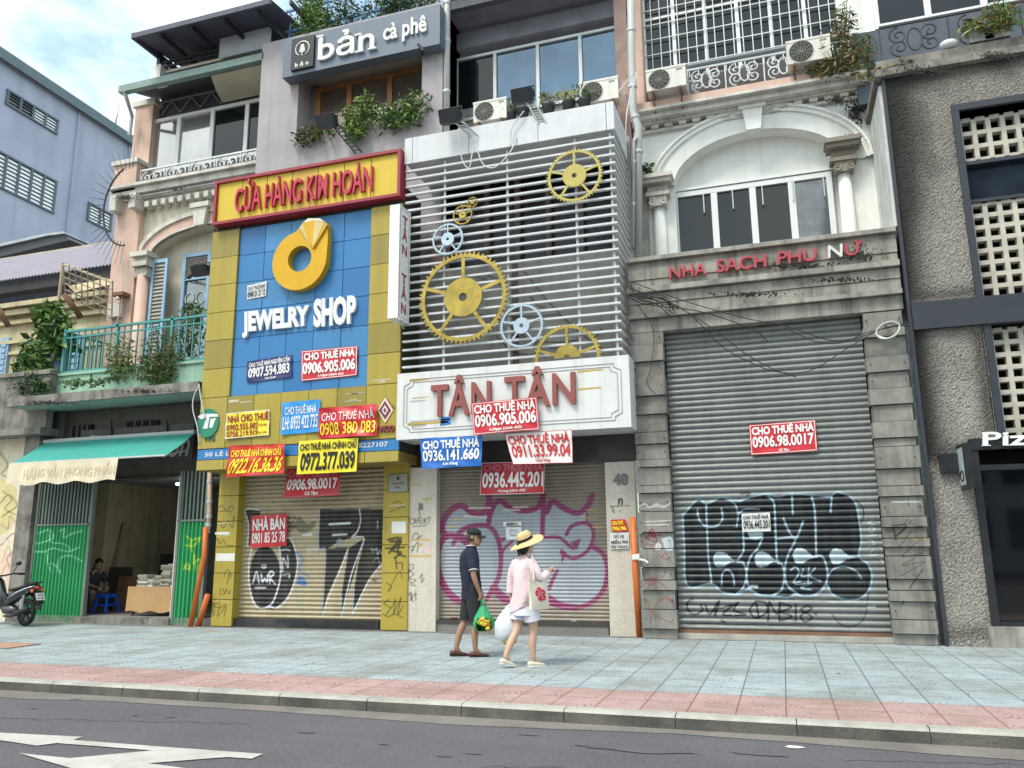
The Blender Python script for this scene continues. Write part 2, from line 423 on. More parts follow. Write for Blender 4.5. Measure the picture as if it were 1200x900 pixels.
# dusty gutter with a ragged edge
top = [(-60 + 2 * i * .5, KY - .002, -.111) for i in range(171)]
bot = [(p[0], KY - .22 - .12 * random.random() - .08 * math.sin(p[0] * 1.3), -.111) for p in top]
n = len(top); g.add(top + bot, [(i, i + n, i + n + 1, i + 1) for i in range(n - 1)], 1)
struct(g, 'road', [M_road, M_gut])
M_paint = mat('road paint', '#b3b0aa', rough=.8, var=.14, vs=3, dirt=.6, ds=2.5, dcol='#84807c' and lin('#84807c'), grain=.2, gs=140)
g = MB()
for poly in ([(200, 437), (258, 426), (600, 452), (925, 475), (885, 492), (800, 486), (535, 463)],
             [(-170, 392), (290, 415), (258, 426), (200, 437), (130, 446), (0, 427)],
             [(535, 463), (800, 486), (520, 508), (650, 525), (660, 548), (330, 548), (65, 472), (245, 490)]):
    pts = [G(a, b, -.107) for a, b in zs(poly, 0, 725, 3)]
    A = sum(pts[i].x * pts[(i + 1) % len(pts)].y - pts[(i + 1) % len(pts)].x * pts[i].y for i in range(len(pts)))
    if A < 0: pts.reverse()
    g.add(pts, [tuple(range(len(pts)))])
struct(g, 'road_arrow_marking', M_paint)
# a damp stain and tar spots on the asphalt
M_wet = mat('tar patch', '#565458', rough=.7, var=.15, grain=.3, gs=160)
g = MB()
def blot(cx, cy, rx, ry, sd, z=-.109, k=18):
    r_ = random.Random(sd); c = G(cx, cy, z)
    pts = [(c.x + rx * math.cos(2 * math.pi * i / k) * r_.uniform(.5, 1.1), c.y + ry * math.sin(2 * math.pi * i / k) * r_.uniform(.5, 1.1), z) for i in range(k)]
    g.add(pts, [tuple(range(k))])
for i, (a, b, rx, ry) in enumerate([(745, 878, .5, .1), (555, 883, .10, .02), (520, 886, .08, .02), (90, 819, .09, .04), (200, 840, .07, .03), (358, 858, .1, .03), (620, 861, .12, .02), (40, 830, .06, .03), (890, 883, .3, .06), (158, 838, .05, .02), (450, 872, .06, .02)]):
    blot(a, b, rx, ry, i)
r8 = random.Random(5)
for (xa, ya, n_) in ((-7.5, 6.2, 26), (-2.2, 5.9, 22), (.3, 6.8, 14)):
    p = [(xa + .11 * i, ya + .02 * i + r8.uniform(-.035, .035)) for i in range(n_)]
    for (u0, v0), (u1, v1) in zip(p[:-1], p[1:]): g.add([(u0, v0 - .006, -.1095), (u1, v1 - .006, -.1095), (u1, v1 + .006, -.1095), (u0, v0 + .006, -.1095)], [(0, 1, 2, 3)])
struct(g, 'tar_patches', M_wet)
M_grime = mat('pavement grime', '#6f706c', rough=.95, var=.3, vs=3, grain=.4, gs=60)
g = MB(); top = [(-16 + i * .22, 13.8, .004) for i in range(90)]; bot = [(p[0], 13.62 - .03 - .1 * random.random() ** 2 - .03 * math.sin(p[0] * 2), .004) for p in top]; n = len(top); g.add(top + bot, [(i, i + n, i + n + 1, i + 1) for i in range(n - 1)])
r9 = random.Random(12)
for i in range(70):
    cx, cy, rr = r9.uniform(-11, 3), r9.uniform(8.7, 13.4), r9.uniform(.008, .03); k = r9.randint(5, 8); g.add([(cx + rr * r9.uniform(.6, 1.4) * math.cos(2 * math.pi * j / k), cy + rr * r9.uniform(.6, 1.2) * math.sin(2 * math.pi * j / k), .003) for j in range(k)], [tuple(range(k))])
struct(g, 'pavement_grime', M_grime)
g = MB(); blot(930, 875, .09, .05, 77, -.108, 9)
struct(g, 'paper_scrap', mat('scrap paper', '#d8d8d8'))['kind'] = 'thing'
tag(bpy.data.objects['paper_scrap'], 'small torn white paper scrap lying in the gutter below the kerb', 'litter')
# steel inspection cover in the pavement
c0 = G(8, 757); t = thing('inspection_cover', 'rusty brown inspection cover set in the pale blue paving', 'cover', (c0.x, c0.y, .004))
g = MB(); g.box(c0.x - .45, c0.x + .35, c0.y - .3, c0.y + .3, .002, .008); g.build('lid', mat('rusty cover', '#a9876f', var=.2, dirt=.4), t)
g = MB()
for a in (-.46, .36): g.box(c0.x + a - .015, c0.x + a + .0, c0.y - .315, c0.y + .315, .002, .012)
for a in (-.315, .303): g.box(c0.x - .459, c0.x + .344, c0.y + a, c0.y + a + .012, .002, .011)
g.build('rim', mat('cover rim', '#6d5b4e'), t)

# ================================================================== shared materials
M_white = mat('white plaster', '#e0e1dc', var=.05, streak=.14, dirt=.1, dcol=(.2, .19, .17), bump=.08, bs=30)
M_whitefr = mat('white window frame', '#dcdedd', rough=.45, var=.04, streak=.1, dcol=(.25, .24, .23))
M_alu = mat('aluminium frame', '#b9bdbd', rough=.4, metal=.2, var=.06)
M_glass = mat('dark window glass', '#15191c', rough=.04, var=.1, vs=.6, ior=1.5, spec=.5)
M_glassb = mat('blue tinted glass', '#5b6c7d', rough=.05, var=.22, vs=.7, metal=.75)
M_glassg = mat('grey reflecting glass', '#7d8688', rough=.06, var=.35, vs=.8, metal=.6)
M_black = mat('black paint', '#191a1c', rough=.5)
M_dark = mat('dark void', '#121212', rough=.9)
M_iron = mat('dark wrought iron', '#2e3133', rough=.6, var=.2)
M_ironw = mat('pale painted iron', '#d4d8d8', rough=.6, var=.15, dirt=.3, dcol=(.2, .15, .12))
M_conc = mat('weathered concrete', '#98958c', rough=.9, var=.2, vs=2.2, streak=.75, dirt=.55, ds=2.0, dcol=(.07, .068, .062), grain=.1, gs=80, bump=.25, bs=30)
M_concd = mat('mossy dark concrete', '#85817a', rough=.95, var=.25, vs=2, streak=.5, dirt=.8, ds=2.4, dcol=(.03, .032, .027), grain=.15, bump=.4, bs=18)
M_peach = mat('peach plaster', '#c8ab9b', var=.1, vs=1.5, streak=.22, dirt=.25, ds=1.2, dcol='#a98b7c' and lin('#8f7a70'), bump=.12, bs=25, patch='#d8b5a2', patchk=.5)
M_cream = mat('cream plaster', '#cfc7b4', var=.08, streak=.3, dirt=.3, ds=1.1, dcol=lin('#8c8270'), bump=.1, bs=25)
M_trim = mat('grimy white moulding', '#cac6bc', var=.12, streak=.45, dirt=.42, ds=2.2, dcol=(.2, .195, .18), bump=.2, bs=22)
M_teal = mat('teal railing paint', '#3f8e8c', rough=.5, var=.12, dirt=.25, dcol=(.1, .08, .06))
M_leaf = [mat('leaf dark', '#2c4a25', rough=.55, var=.25, vs=8), mat('leaf mid', '#4a6e33', rough=.55, var=.25, vs=8), mat('leaf light', '#7d944b', rough=.6, var=.25, vs=8), mat('leaf dry', '#8b7a4a', rough=.8, var=.2, vs=8)]
M_stem = mat('plant stem', '#5a4c38', rough=.9)
M_cable = mat('black cable', '#1d1d1e', rough=.6)
M_pipe = mat('grey pvc pipe', '#b4b6b4', rough=.5, var=.08, streak=.3)
M_rust = mat('rusty iron', '#7a5a48', rough=.9, var=.25, dirt=.4)

def leaves(mb, c, rad, n, size, mats=(0, 1, 2), droop=.2, seed=0, shell=.3, asp=.45):
    r_ = random.Random(seed)
    for i in range(n):
        while True:
            p = Vector((r_.uniform(-1, 1), r_.uniform(-1, 1), r_.uniform(-1, 1)))
            if shell < p.length < 1: break
        q = Vector((c[0] + p.x * rad[0], c[1] + p.y * rad[1], c[2] + p.z * rad[2]))
        d = Vector((r_.gauss(0, 1), r_.gauss(0, 1), r_.gauss(0, .7) - droop)).normalized()
        s_ = d.cross(Vector((r_.gauss(0, 1), r_.gauss(0, 1), r_.gauss(0, 1)))).normalized()
        l = size * r_.choice((.45, .7, .9, 1.1, 1.45)) * r_.uniform(.8, 1.2); nn = d.cross(s_) * l * .12
        mb.add([q, q + d * l * .5 + s_ * l * asp * .5 + nn, q + d * l, q + d * l * .5 - s_ * l * asp * .5 + nn], [(0, 1, 2), (0, 2, 3)], r_.choice(mats))
def plant(name, label, cat, base, clumps, n, size, stems=4, mats=(0, 1, 2), seed=0, group=None, asp=.45, droop=.2):
    """clumps: (dx, dy, dz, rx, ry, rz)"""
    t = thing(name, label, cat, base, group); base = Vector(base); r_ = random.Random(seed)
    f = MB(); st = MB()
    for k, (dx, dy, dz, rx, ry, rz) in enumerate(clumps):
        c = base + Vector((dx, dy, dz)); leaves(f, c, (rx, ry, rz), int(n * 2.1), size * 1.2, mats, droop, seed * 31 + k, .15, asp)
        for j in range(stems):
            e = c + Vector((r_.uniform(-.8, .8) * rx, r_.uniform(-.8, .8) * ry, r_.uniform(-.2, .9) * rz))
            b0 = base + Vector((dx * .4 + r_.uniform(-.04, .04), dy * .5, 0))
            mid = (b0 + e) / 2 + Vector((r_.uniform(-.1, .1) * rx, 0, .06 * rz))
            st.tube([b0, mid, e], [.012, .008, .003], 5)
    f.build('foliage', M_leaf, t); st.build('stem', M_stem, t)
    return t

def window(parent, l, t_, r, b, y, n, frame_mat, glass_mat, fw_=.07, d=.09, inset=.05, name='window', grille=None, mull=None, transom=None, panes=None):
    """one part: frame mesh with a pane sub-part per light"""
    mx_, my_ = (l + r) / 2, (t_ + b) / 2
    x0, x1, z0, z1 = X(l, my_, y), X(r, my_, y), Z(mx_, b, y), Z(mx_, t_, y)
    f = MB()
    f.box(x0, x1, y, y + d, z1 - fw_, z1); f.box(x0, x1, y, y + d, z0, z0 + fw_)
    f.box(x0, x0 + fw_, y + .002, y + d, z0 + fw_, z1 - fw_); f.box(x1 - fw_, x1, y + .002, y + d, z0 + fw_, z1 - fw_)
    cuts = mull or [i / n for i in range(1, n)]
    xs = [x0 + fw_] + [x0 + (x1 - x0) * c for c in cuts] + [x1 - fw_]
    for xx in xs[1:-1]: f.box(xx - fw_ * .6, xx + fw_ * .6, y + .004, y + d, z0 + fw_, z1 - fw_)
    if transom: f.box(x0 + fw_, x1 - fw_, y + .006, y + d - .01, z0 + (z1 - z0) * transom - fw_ * .4, z0 + (z1 - z0) * transom + fw_ * .4)
    fo = f.build(name, frame_mat, parent)
    for i in range(len(xs) - 1):
        a = xs[i] + (fw_ * .6 if i else 0); c = xs[i + 1] - (fw_ * .6 if i < len(xs) - 2 else 0)
        p = MB(); tl_ = .004 * math.sin(i * 2.7 + x0)
        yy = y + inset
        p.add([(a, yy + tl_, z0 + fw_), (c, yy - tl_, z0 + fw_), (c, yy - tl_ + .006, z1 - fw_), (a, yy + tl_ + .006, z1 - fw_)], [(0, 1, 2, 3)])
        gm = panes[i] if panes else glass_mat
        p.build('pane', gm, fo)
    if grille:
        gm = MB(); nx, nz, rad = grille
        for i in range(1, nx): gm.box(x0 + (x1 - x0) * i / nx - rad, x0 + (x1 - x0) * i / nx + rad, y - .03, y - .03 + 2 * rad, z0, z1)
        for j in range(1, nz): gm.box(x0, x1, y - .032, y - .032 + 2 * rad, z0 + (z1 - z0) * j / nz - rad, z0 + (z1 - z0) * j / nz + rad)
        gm.build('grille', M_ironw, fo)
    return fo

def arch_pts(cx, zs_, rx, rz, n=28, a0=0, a1=math.pi):
    return [(cx + rx * math.cos(a0 + (a1 - a0) * i / n), zs_ + rz * math.sin(a0 + (a1 - a0) * i / n)) for i in range(n + 1)]
def arch_band(mb, cx, z0, r0, h0, r1, h1, yf, d, m=0, n=28):
    """band between two half ellipses"""
    A = arch_pts(cx, z0, r0, h0, n); B = arch_pts(cx, z0, r1, h1, n)
    for i in range(n):
        q = [A[i], B[i], B[i + 1], A[i + 1]]
        V = [(x, yf, z) for x, z in q] + [(x, yf + d, z) for x, z in q]
        mb.add(V, [(0, 1, 2, 3), (7, 6, 5, 4), (1, 5, 6, 2), (0, 3, 7, 4)], m)
def spandrel(mb, cx, z0, rx, rz, x0, x1, ztop, yf, d, m=0, n=28):
    """wall with an arched opening: left jamb x0, right jamb x1, up to ztop"""
    A = arch_pts(cx, z0, rx, rz, n)
    for i in range(n):
        (xa, za), (xb, zb) = A[i], A[i + 1]
        V = [(xa, yf, za), (xa, yf, ztop), (xb, yf, ztop), (xb, yf, zb), (xa, yf + d, za), (xb, yf + d, zb)]
        mb.add(V, [(0, 1, 2, 3), (0, 3, 5, 4)], m)
    mb.add([(cx + rx, yf, z0), (x1, yf, z0), (x1, yf, ztop), (cx + rx, yf, ztop)], [(0, 1, 2, 3)], m)
    mb.add([(x0, yf, z0), (cx - rx, yf, z0), (cx - rx, yf, ztop), (x0, yf, ztop)], [(0, 1, 2, 3)], m)
def scroll(cx, cz, r, turns=1.6, a0=0, sgn=1, n=22):
    return [(cx + r * (1 - i / n * .85) * math.cos(a0 + sgn * turns * 2 * math.pi * i / n), cz + r * (1 - i / n * .85) * math.sin(a0 + sgn * turns * 2 * math.pi * i / n)) for i in range(n + 1)]
def scroll_railing(parent, x0, x1, z0, z1, y, mat_, rail_mat=None, pitch=.62, r=.011, name='railing'):
    """wrought railing: top and bottom rails, posts and scrolls"""
    mb = MB(); mb.box(x0, x1, y - .02, y + .02, z1 - .04, z1); mb.box(x0, x1, y - .012, y + .012, z0, z0 + .03)
    n = max(1, round((x1 - x0) / pitch)); p = (x1 - x0) / n; h = z1 - z0
    for i in range(n + 1):
        xx = x0 + i * p; mb.box(xx - .011, xx + .011, y - .011, y + .011, z0 + .03, z1 - .04)
    for i in range(n):
        a = x0 + i * p
        for s_, cx in ((1, a + p * .27), (-1, a + p * .73)):
            for up_, cz in ((1, z0 + h * .66), (-1, z0 + h * .34)):
                q = scroll(cx, cz, h * .235, 1.5, math.pi / 2 * up_ + (0 if s_ > 0 else math.pi), s_ * up_)
                mb.tube([(u, y, v) for u, v in q], r, 5)
        mb.tube([(u, y, v) for u, v in [(a + p * .5 + h * .16 * math.cos(t_ * .45), z0 + h * .5 + h * .3 * math.sin(t_ * .45)) for t_ in range(15)]], r, 5)
    return mb.build(name, mat_, parent)

# ================================================================== buildings
E0, E1, E2, E3, E4 = -15.28, -10.85, -6.43, -2.27, 2.09        # party lines of the terrace

# ---- blue grey block far left
M_bluewall = mat('blue grey render', '#abb0c4', var=.07, vs=.3, streak=.3, smap=(1.2, 1.2, .12), dirt=.25, ds=.25, dcol=lin('#767f96'), bump=.05)
M_greenedge = mat('green roof edge', '#66787c', var=.1)
zA = 26.0
def Gz(px, py, z):
    d = ray(px, py); t = (z - CAM_H) / d.z; return Vector((d.x * t, d.y * t, z))
a0, a1 = Gz(0, 62, zA), Gz(157, 166, zA); dA = (a1 - a0).normalized(); nA = Vector((dA.y, -dA.x, 0))
def onA(px, py):
    d = ray(px, py); c = Vector((0, 0, CAM_H)); t = (a0 - c).dot(nA) / d.dot(nA); return c + d * t
def alongA(s, z, o=0): p = a0 + dA * s + nA * o; return Vector((p.x, p.y, z))
tA = thing('office_block', 'plain blue grey office block with louvred windows rising behind the old low house', 'building', alongA(0, -.15, 0))
def boxA(mb, s0, s1, o0, o1, z0, z1, m=0):
    mb.hexa([alongA(s0, z0, o1), alongA(s0, z0, o0), alongA(s1, z0, o0), alongA(s1, z0, o1), alongA(s0, z1, o1), alongA(s0, z1, o0), alongA(s1, z1, o0), alongA(s1, z1, o1)], m)
g = MB(); boxA(g, -14, 17, -14, 0, -.1, zA - .25); g.build('wall', M_bluewall, tA)
g = MB(); boxA(g, -14.3, 17.3, -14.3, .35, zA - .25, zA); boxA(g, -14.3, 17.3, .30, .36, zA - .45, zA + .1); g.build('roof', M_greenedge, tA)
g = MB()
for q in ((74, 300), (139, 300)):
    p = onA(*q); s_ = (p - a0).dot(dA); boxA(g, s_ - .05, s_ + .05, 0, .1, 6, zA - .4)
g.build('drainpipe', M_bluewall, tA)
M_louv = mat('pale louvre', '#eef1f2', var=.05, rough=.3)
M_louvd = mat('steel louvre frame', '#5a626c', rough=.5)
def louvA(pxl, pyt, pyb, pxr, pyt2, n):
    p0, p1 = onA(pxl, pyt), onA(pxr, pyt2); s0, s1 = (p0 - a0).dot(dA), (p1 - a0).dot(dA)
    zt = p0.z; zb = onA(pxl, pyb).z
    f = MB(); boxA(f, s0 - .08, s1 + .08, -.05, .1, zt, zt + .09); boxA(f, s0 - .08, s1 + .08, -.05, .1, zb - .09, zb)
    for i in range(n + 1):
        s_ = s0 + (s1 - s0) * i / n; boxA(f, s_ - .07, s_ + .07, -.05, .09, zb, zt)
    fo = f.build('window', M_louvd, tA)
    for i in range(n):
        sa, sb = s0 + (s1 - s0) * i / n + .07, s0 + (s1 - s0) * (i + 1) / n - .07
        p = MB(); k = max(4, round((zt - zb) / .2))
        for j in range(k):
            z0 = zb + (zt - zb) * j / k
            p.add([alongA(sa, z0, .06), alongA(sb, z0, .06), alongA(sb, z0 + (zt - zb) / k * .78, .005), alongA(sa, z0 + (zt - zb) / k * .78, .005)], [(0, 1, 2, 3)])
        p.build('louvre_pane', M_glassg if (i < 2 and pyt > 100 and pyt < 110) else M_louv, fo)
    b = MB(); boxA(b, s0, s1, .001, .004, zb, zt); b.build('opening', M_dark, fo)
louvA(9, 107, 122, 67, 139, 4); louvA(-60, 148, 190, 65, 213, 8); louvA(104, 239, 258, 130, 250, 2)

# ---- old low house, far left
M_purple = mat('purple roof sheet', '#87848f', rough=.55, var=.1, streak=.2, dirt=.2, dcol=lin('#6b6376'))
M_oldcream = mat('stained cream stucco', '#c2b692', var=.12, streak=.5, dirt=.4, ds=1.4, dcol=lin('#6e6450'))
xB1 = E0 - .02
tB = thing('low_house', 'old low cream house with purple corrugated roof and mossy parapet', 'building', (-20, 15.6, 0))
M_mural = mat('mural plaster', '#d9cfb4', var=.08, dirt=.25, ds=1.6, dcol=lin('#7b7264'), paint=True, streak=.15)
xm1 = X(30, 600, 13.95)
x0_, x1_, z0_, z1_ = xm1 - 5.5, xm1, 0.0, 4.55
NX, NZ = 190, 160
g = MB(); g.grid(lambda u, v: (x0_ + (x1_ - x0_) * u, 13.95, z0_ + (z1_ - z0_) * v), NX, NZ)
st = [('fill', [(2, 560), (18, 572), (24, 590), (14, 615), (2, 625), (-30, 620), (-40, 570)], 2, '#cdbb62', .55),
      ('fill', [(-10, 640), (12, 650), (22, 690), (-6, 700), (-40, 690)], 2, '#d9b5a6', .55),
      ('fill', [(-80, 500), (-20, 520), (-10, 600), (-60, 640), (-110, 600)], 2, '#c98d7c', .7),
      ('line', [(0, 530), (9, 545), (2, 556), (14, 560)], 2.2, '#8f8a3a', .8), ('line', [(0, 590), (10, 580), (20, 592), (10, 600), (2, 606)], 1.4, '#5a5326', .9),
      ('line', [(2, 575), (14, 585), (6, 596), (20, 604)], 1.2, '#4f4a26', .9), ('line', [(0, 640), (16, 625), (20, 640), (8, 655), (16, 668)], 1.4, '#9a4a6a', .9),
      ('line', [(2, 660), (10, 640), (14, 660), (18, 680)], 1.2, '#b76a55', .8), ('line', [(-4, 690), (8, 662), (18, 690)], 1.2, '#b76a55', .8),
      ('fill', [(22, 560), (30, 560), (22, 700), (12, 700)], 1, '#d6d9da', .75, True)]
for i in range(26):
    st.append(('line', scribble(random.uniform(-110, 18), random.uniform(505, 700), 22, 22, 6, i), 1.2, random.choice(['#5b5430', '#a8604e', '#8f3f63', '#e6e0d0', '#c8a63a']), .8))
g.paint = spray(np.array(g.v), st); g.build('graffiti_wall', M_mural, tB)
g = MB(); g.box(-32, x0_, 13.95, 14.15, 0, 4.55); g.box(x0_, x1_, 14.0, 14.2, 0, 4.55)
g.box(-32, E0, 15.3, 15.5, 4.55, Z(60, 365, 15.3)); g.box(-32, E0 - .1, 15.5, 22, 0, 4.5)
g.build('wall', M_oldcream, tB)
g = MB(); zp = Z(30, 442, 13.7)
g.box(-32, X(62, 450, 13.7), 13.62, 13.8, 4.2, zp); g.box(-32, X(64, 440, 13.7), 13.57, 13.85, zp, zp + .1)
g.box(-32, X(62, 450, 13.7), 13.5, 15.3, 4.05, 4.2)
g.build('parapet', M_concd, tB)
g = MB(); zc = Z(60, 352, 15.2)
for k, (dz, h, pr_) in enumerate([(0, .12, .32), (-.16, .14, .22), (-.42, .1, .12), (-.95, .09, .1), (-1.25, .08, .06)]):
    g.box(-32, E0 - .03, 15.3 - pr_, 15.3, zc + dz - h, zc + dz)
g.build('cornice', M_oldcream, tB)
# corrugated purple roof sloping up and back
ze = Z(60, 322, 15.0); zr = Z(60, 291, 18.2)
g = MB(); nu = 420
def rf(u, v):
    x = -32 + (E0 + .1 + 32) * u
    return (x, 14.9 + 3.5 * v, ze + (zr - ze) * v + .03 * math.sin(x * 2 * math.pi / .11))
g.grid(rf, nu, 6); g.build('roof', M_purple, tB, smooth=True)
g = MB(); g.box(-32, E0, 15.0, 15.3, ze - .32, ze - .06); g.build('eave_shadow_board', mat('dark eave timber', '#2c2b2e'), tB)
g = MB(); g.add([(-32, 18.3, zr - .5), (E0, 18.3, zr - .5), (E0, 18.3, zr - .02), (-32, 18.3, zr - .02)], [(0, 1, 2, 3)]); g.build('ridge_wall', M_oldcream, tB)
# second dark roof behind
g = MB(); yb = 20.5
g.pprism([(-120, 330), (82, 281), (75, 273.5), (55, 276), (-120, 316)], yb, 5, 0); g.build('rear_roof', mat('dark zinc roof', '#43454b', rough=.5, var=.2), tB)
g = MB(); g.pprism([(-120, 316), (55, 276), (75, 273.5), (75, 271), (55, 273), (-120, 312)], yb - .1, 5, 0); g.build('roof_flashing', mat('pale flashing', '#a9b0b8', rough=.5), tB)
# blue shutters and doorway of its upper floor
M_paleblue = mat('pale blue joinery', '#8fb0c8', rough=.6, var=.1, dirt=.2, dcol=lin('#6b7780'))
for (l, r) in ((-30, -8), (0, 9), (72, 96)):
    g = MB(); z1 = Z(40, 392, 15.24); z0 = 4.6; xa, xb = X(l, 420, 15.25), X(r, 420, 15.25)
    g.box(xa, xb, 15.22, 15.3, z0, z1)
    for j in range(14): g.box(xa + .06, xb - .06, 15.195, 15.215, z0 + .1 + j * (z1 - z0 - .2) / 14, z0 + .1 + (j + .6) * (z1 - z0 - .2) / 14)
    g.build('shutter', M_paleblue, tB)

# ---- peach shophouse
tC = thing('shophouse', 'peach colonial shophouse with arched window, teal balcony and open ground floor', 'building', ((E0 + E1) / 2, 14, 0))
YU = 15.0
zSlab = Z(120, 462, 13.1)
g = MB(); g.box(X(8, 470, 13.1), E1 - .1, 13.1, 15.0, zSlab - .1, zSlab + .1); g.build('balcony_slab', [M_concd], tC)
g = MB(); g.box(X(12, 470, 13.1), E1 - .12, 13.16, 13.9, zSlab - .108, zSlab - .102); g.build('soffit', mat('pale green soffit', '#8ea59b', var=.08, dirt=.2), tC)
M_mint = mat('mint green wall', '#93b9a3', var=.08, streak=.35, dirt=.4, dcol=lin('#5b6a5c'))
zpar = Z(170, 432, 13.85)
g = MB(); g.box(X(64, 440, 13.9), E1 - .02, 13.82, 13.98, zSlab + .1, zpar); g.box(X(64, 440, 13.9), E1 - .02, 13.78, 14.02, zpar, zpar + .06); g.build('balcony_parapet', M_mint, tC)
# teal rail
zr0, zr1 = zpar + .08, Z(160, 378, 13.88)
g = MB(); xl, xr = X(76, 405, 13.88), E1 - .05
g.box(xl, xr, 13.85, 13.91, zr1 - .05, zr1); g.box(xl, xr, 13.86, 13.9, zr1 - .2, zr1 - .17); g.box(xl, xr, 13.86, 13.9, zr0, zr0 + .04)
n = 24
for i in range(n + 1):
    xx = xl + (xr - xl) * i / n; k = .03 if i in (0, 8, 16, 24) else .013
    g.box(xx - k, xx + k, 13.88 - k, 13.88 + k, zr0 - .03 if k > .02 else zr0 + .04, zr1 + (.04 if k > .02 else -.05))
for i in range(9): g.box(xl - .012, xl + .012, 13.95 + i * .12, 13.974 + i * .12, zr0, zr1 - .05)
g.box(xl - .02, xl + .02, 13.91, 15, zr1 - .05, zr1)
g.build('balcony_railing', M_teal, tC)
# upper wall with arched recess
cxa = X(245, 300, YU); rin = X(245, 300, YU) - X(179, 300, YU); zsp = Z(178, 300, YU); hin = Z(244, 264, YU) - zsp
ztop = Z(200, 232, YU)
g = MB(); spandrel(g, cxa, zsp, rin, hin, E0 + .75, E1, ztop, YU, .35); g.box(E0 + .75, cxa - rin, YU, YU + .35, zSlab + .1, zsp); g.box(cxa + rin, E1, YU, YU + .35, zSlab + .1, zsp)
g.build('arch_wall', M_cream, tC)
g = MB(); g.box(E0, E0 + .75, YU - .16, YU + .4, 4.8, ztop); g.build('corner_pilaster', M_peach, tC)
g = MB(); arch_band(g, cxa, zsp, rin, hin, rin + .3, hin + .3, YU - .06, .08); g.build('arch_band', M_peach, tC)
g = MB(); arch_band(g, cxa, zsp, rin + .3, hin + .3, rin + .42, hin + .42, YU - .11, .12); arch_band(g, cxa, zsp, rin + .0, hin + .0, rin + .05, hin + .05, YU - .09, .1)
zk0, zk1 = zsp + hin - .05, zsp + hin + .52
kx = X(240, 255, YU)
g.prism([(kx - .14, zk0), (kx + .14, zk0), (kx + .2, zk1 - .12), (kx - .2, zk1 - .12)], YU - .2, YU); g.box(kx - .27, kx + .27, YU - .24, YU, zk1 - .12, zk1)
g.build('arch_moulding', M_trim, tC)
g = MB(); g.box(cxa - rin, cxa + rin, YU + .34, YU + .4, zSlab + .1, zsp + hin + .1); g.build('recess_wall', M_cream, tC)
xcol = X(166, 350, YU - .1)
g = MB(); zcp = Z(166, 308, YU - .1)
for dz, w_, p_ in ((0, .46, .3), (.12, .4, .24), (.24, .52, .34)): g.box(xcol - w_ / 2, xcol + w_ / 2, YU - p_, YU, zcp - .15 + dz, zcp - .03 + dz)
for s_ in (-1, 1):
    q = scroll(xcol + s_ * .13, zcp - .3, .09, 1.2, math.pi / 2, s_); g.tube([(a, YU - .2, b) for a, b in q], .025, 5)
g.box(xcol - .17, xcol + .17, YU - .2, YU, zcp - .4, zcp - .17)
g.build('capital', M_trim, tC)
g = MB(); g.loft([(xcol, YU - .1, 4.85, .2, .2), (xcol, YU - .1, 5.0, .2, .2), (xcol, YU - .1, 5.02, .16, .16), (xcol, YU - .1, zcp - .35, .14, .14)], 16); g.build('column', M_peach, tC, smooth=True)
# shutter leaf and french window
def louvre_leaf(parent, xa, xb, y, z0, z1, m, name='shutter', k=18):
    s = MB(); s.box(xa, xa + .07, y, y + .05, z0, z1); s.box(xb - .07, xb, y, y + .05, z0, z1)
    for zz in (z0, (z0 + z1) / 2 - .04, z1 - .09): s.box(xa + .07, xb - .07, y, y + .05, zz, zz + .09)
    so = s.build(name, m, parent); l = MB()
    for j in range(k * 2):
        zz = z0 + .1 + (z1 - z0 - .2) * j / (k * 2); l.add([(xa + .07, y + .01, zz), (xb - .07, y + .01, zz), (xb - .07, y + .045, zz + (z1 - z0) / k / 2 * .8), (xa + .07, y + .045, zz + (z1 - z0) / k / 2 * .8)], [(0, 1, 2, 3)])
    l.box(xa + .05, xb - .05, y + .052, y + .06, z0 + .05, z1 - .05)
    l.build('louvres', mat('grey louvre slats', '#9a968e', var=.12, dirt=.2), so); return so
zsh1, zsh0 = Z(186, 305, YU), 4.86
louvre_leaf(tC, X(177, 350, YU), X(195, 350, YU), YU - .06, zsh0, zsh1, M_paleblue)
xd0, xd1 = X(213, 350, YU + .3), X(213, 350, YU + .3) + 1.55
zd1 = Z(230, 297, YU + .3)
fr = MB(); ztr = Z(230, 326, YU + .3)
for xx in (xd0, xd0 + .73, xd1 - .09): fr.box(xx, xx + .09, YU + .24, YU + .34, 4.86, zd1)
for zz in (4.86, 5.6, ztr - .05, zd1 - .09): fr.box(xd0 + .09, xd1 - .09, YU + .245, YU + .335, zz, zz + .09)
fo = fr.build('french_window', M_paleblue, tC)
for a, b in ((xd0 + .09, xd0 + .73), (xd0 + .82, xd1 - .09)):
    p = MB(); p.add([(a, YU + .3, 5.69), (b, YU + .3, 5.69), (b, YU + .3, ztr - .05), (a, YU + .3, ztr - .05)], [(0, 1, 2, 3)]); p.build('pane', M_glassg, fo)
    l = MB()
    for j in range(14):
        zz = ztr + .05 + (zd1 - ztr - .16) * j / 14; l.add([(a, YU + .26, zz), (b, YU + .26, zz), (b, YU + .31, zz + .05), (a, YU + .31, zz + .05)], [(0, 1, 2, 3)])
    l.build('louvres', mat('grey louvre slats', '#9a968e'), fo)
    gr = MB()
    for j in range(4):
        zz = 5.75 + (ztr - 5.9) * j / 4
        for k in range(2):
            cx = a + (b - a) * (k + .5) / 2; gr.tube([(cx + .13 * math.cos(q * .5236), YU + .28, zz + .15 + .15 * math.sin(q * .5236)) for q in range(13)], .012, 5)
    gr.build('grille', M_ironw, fo)
    p = MB(); p.box(a, b, YU + .28, YU + .3, 4.95, 5.6); p.build('lower_panel', M_paleblue, fo)
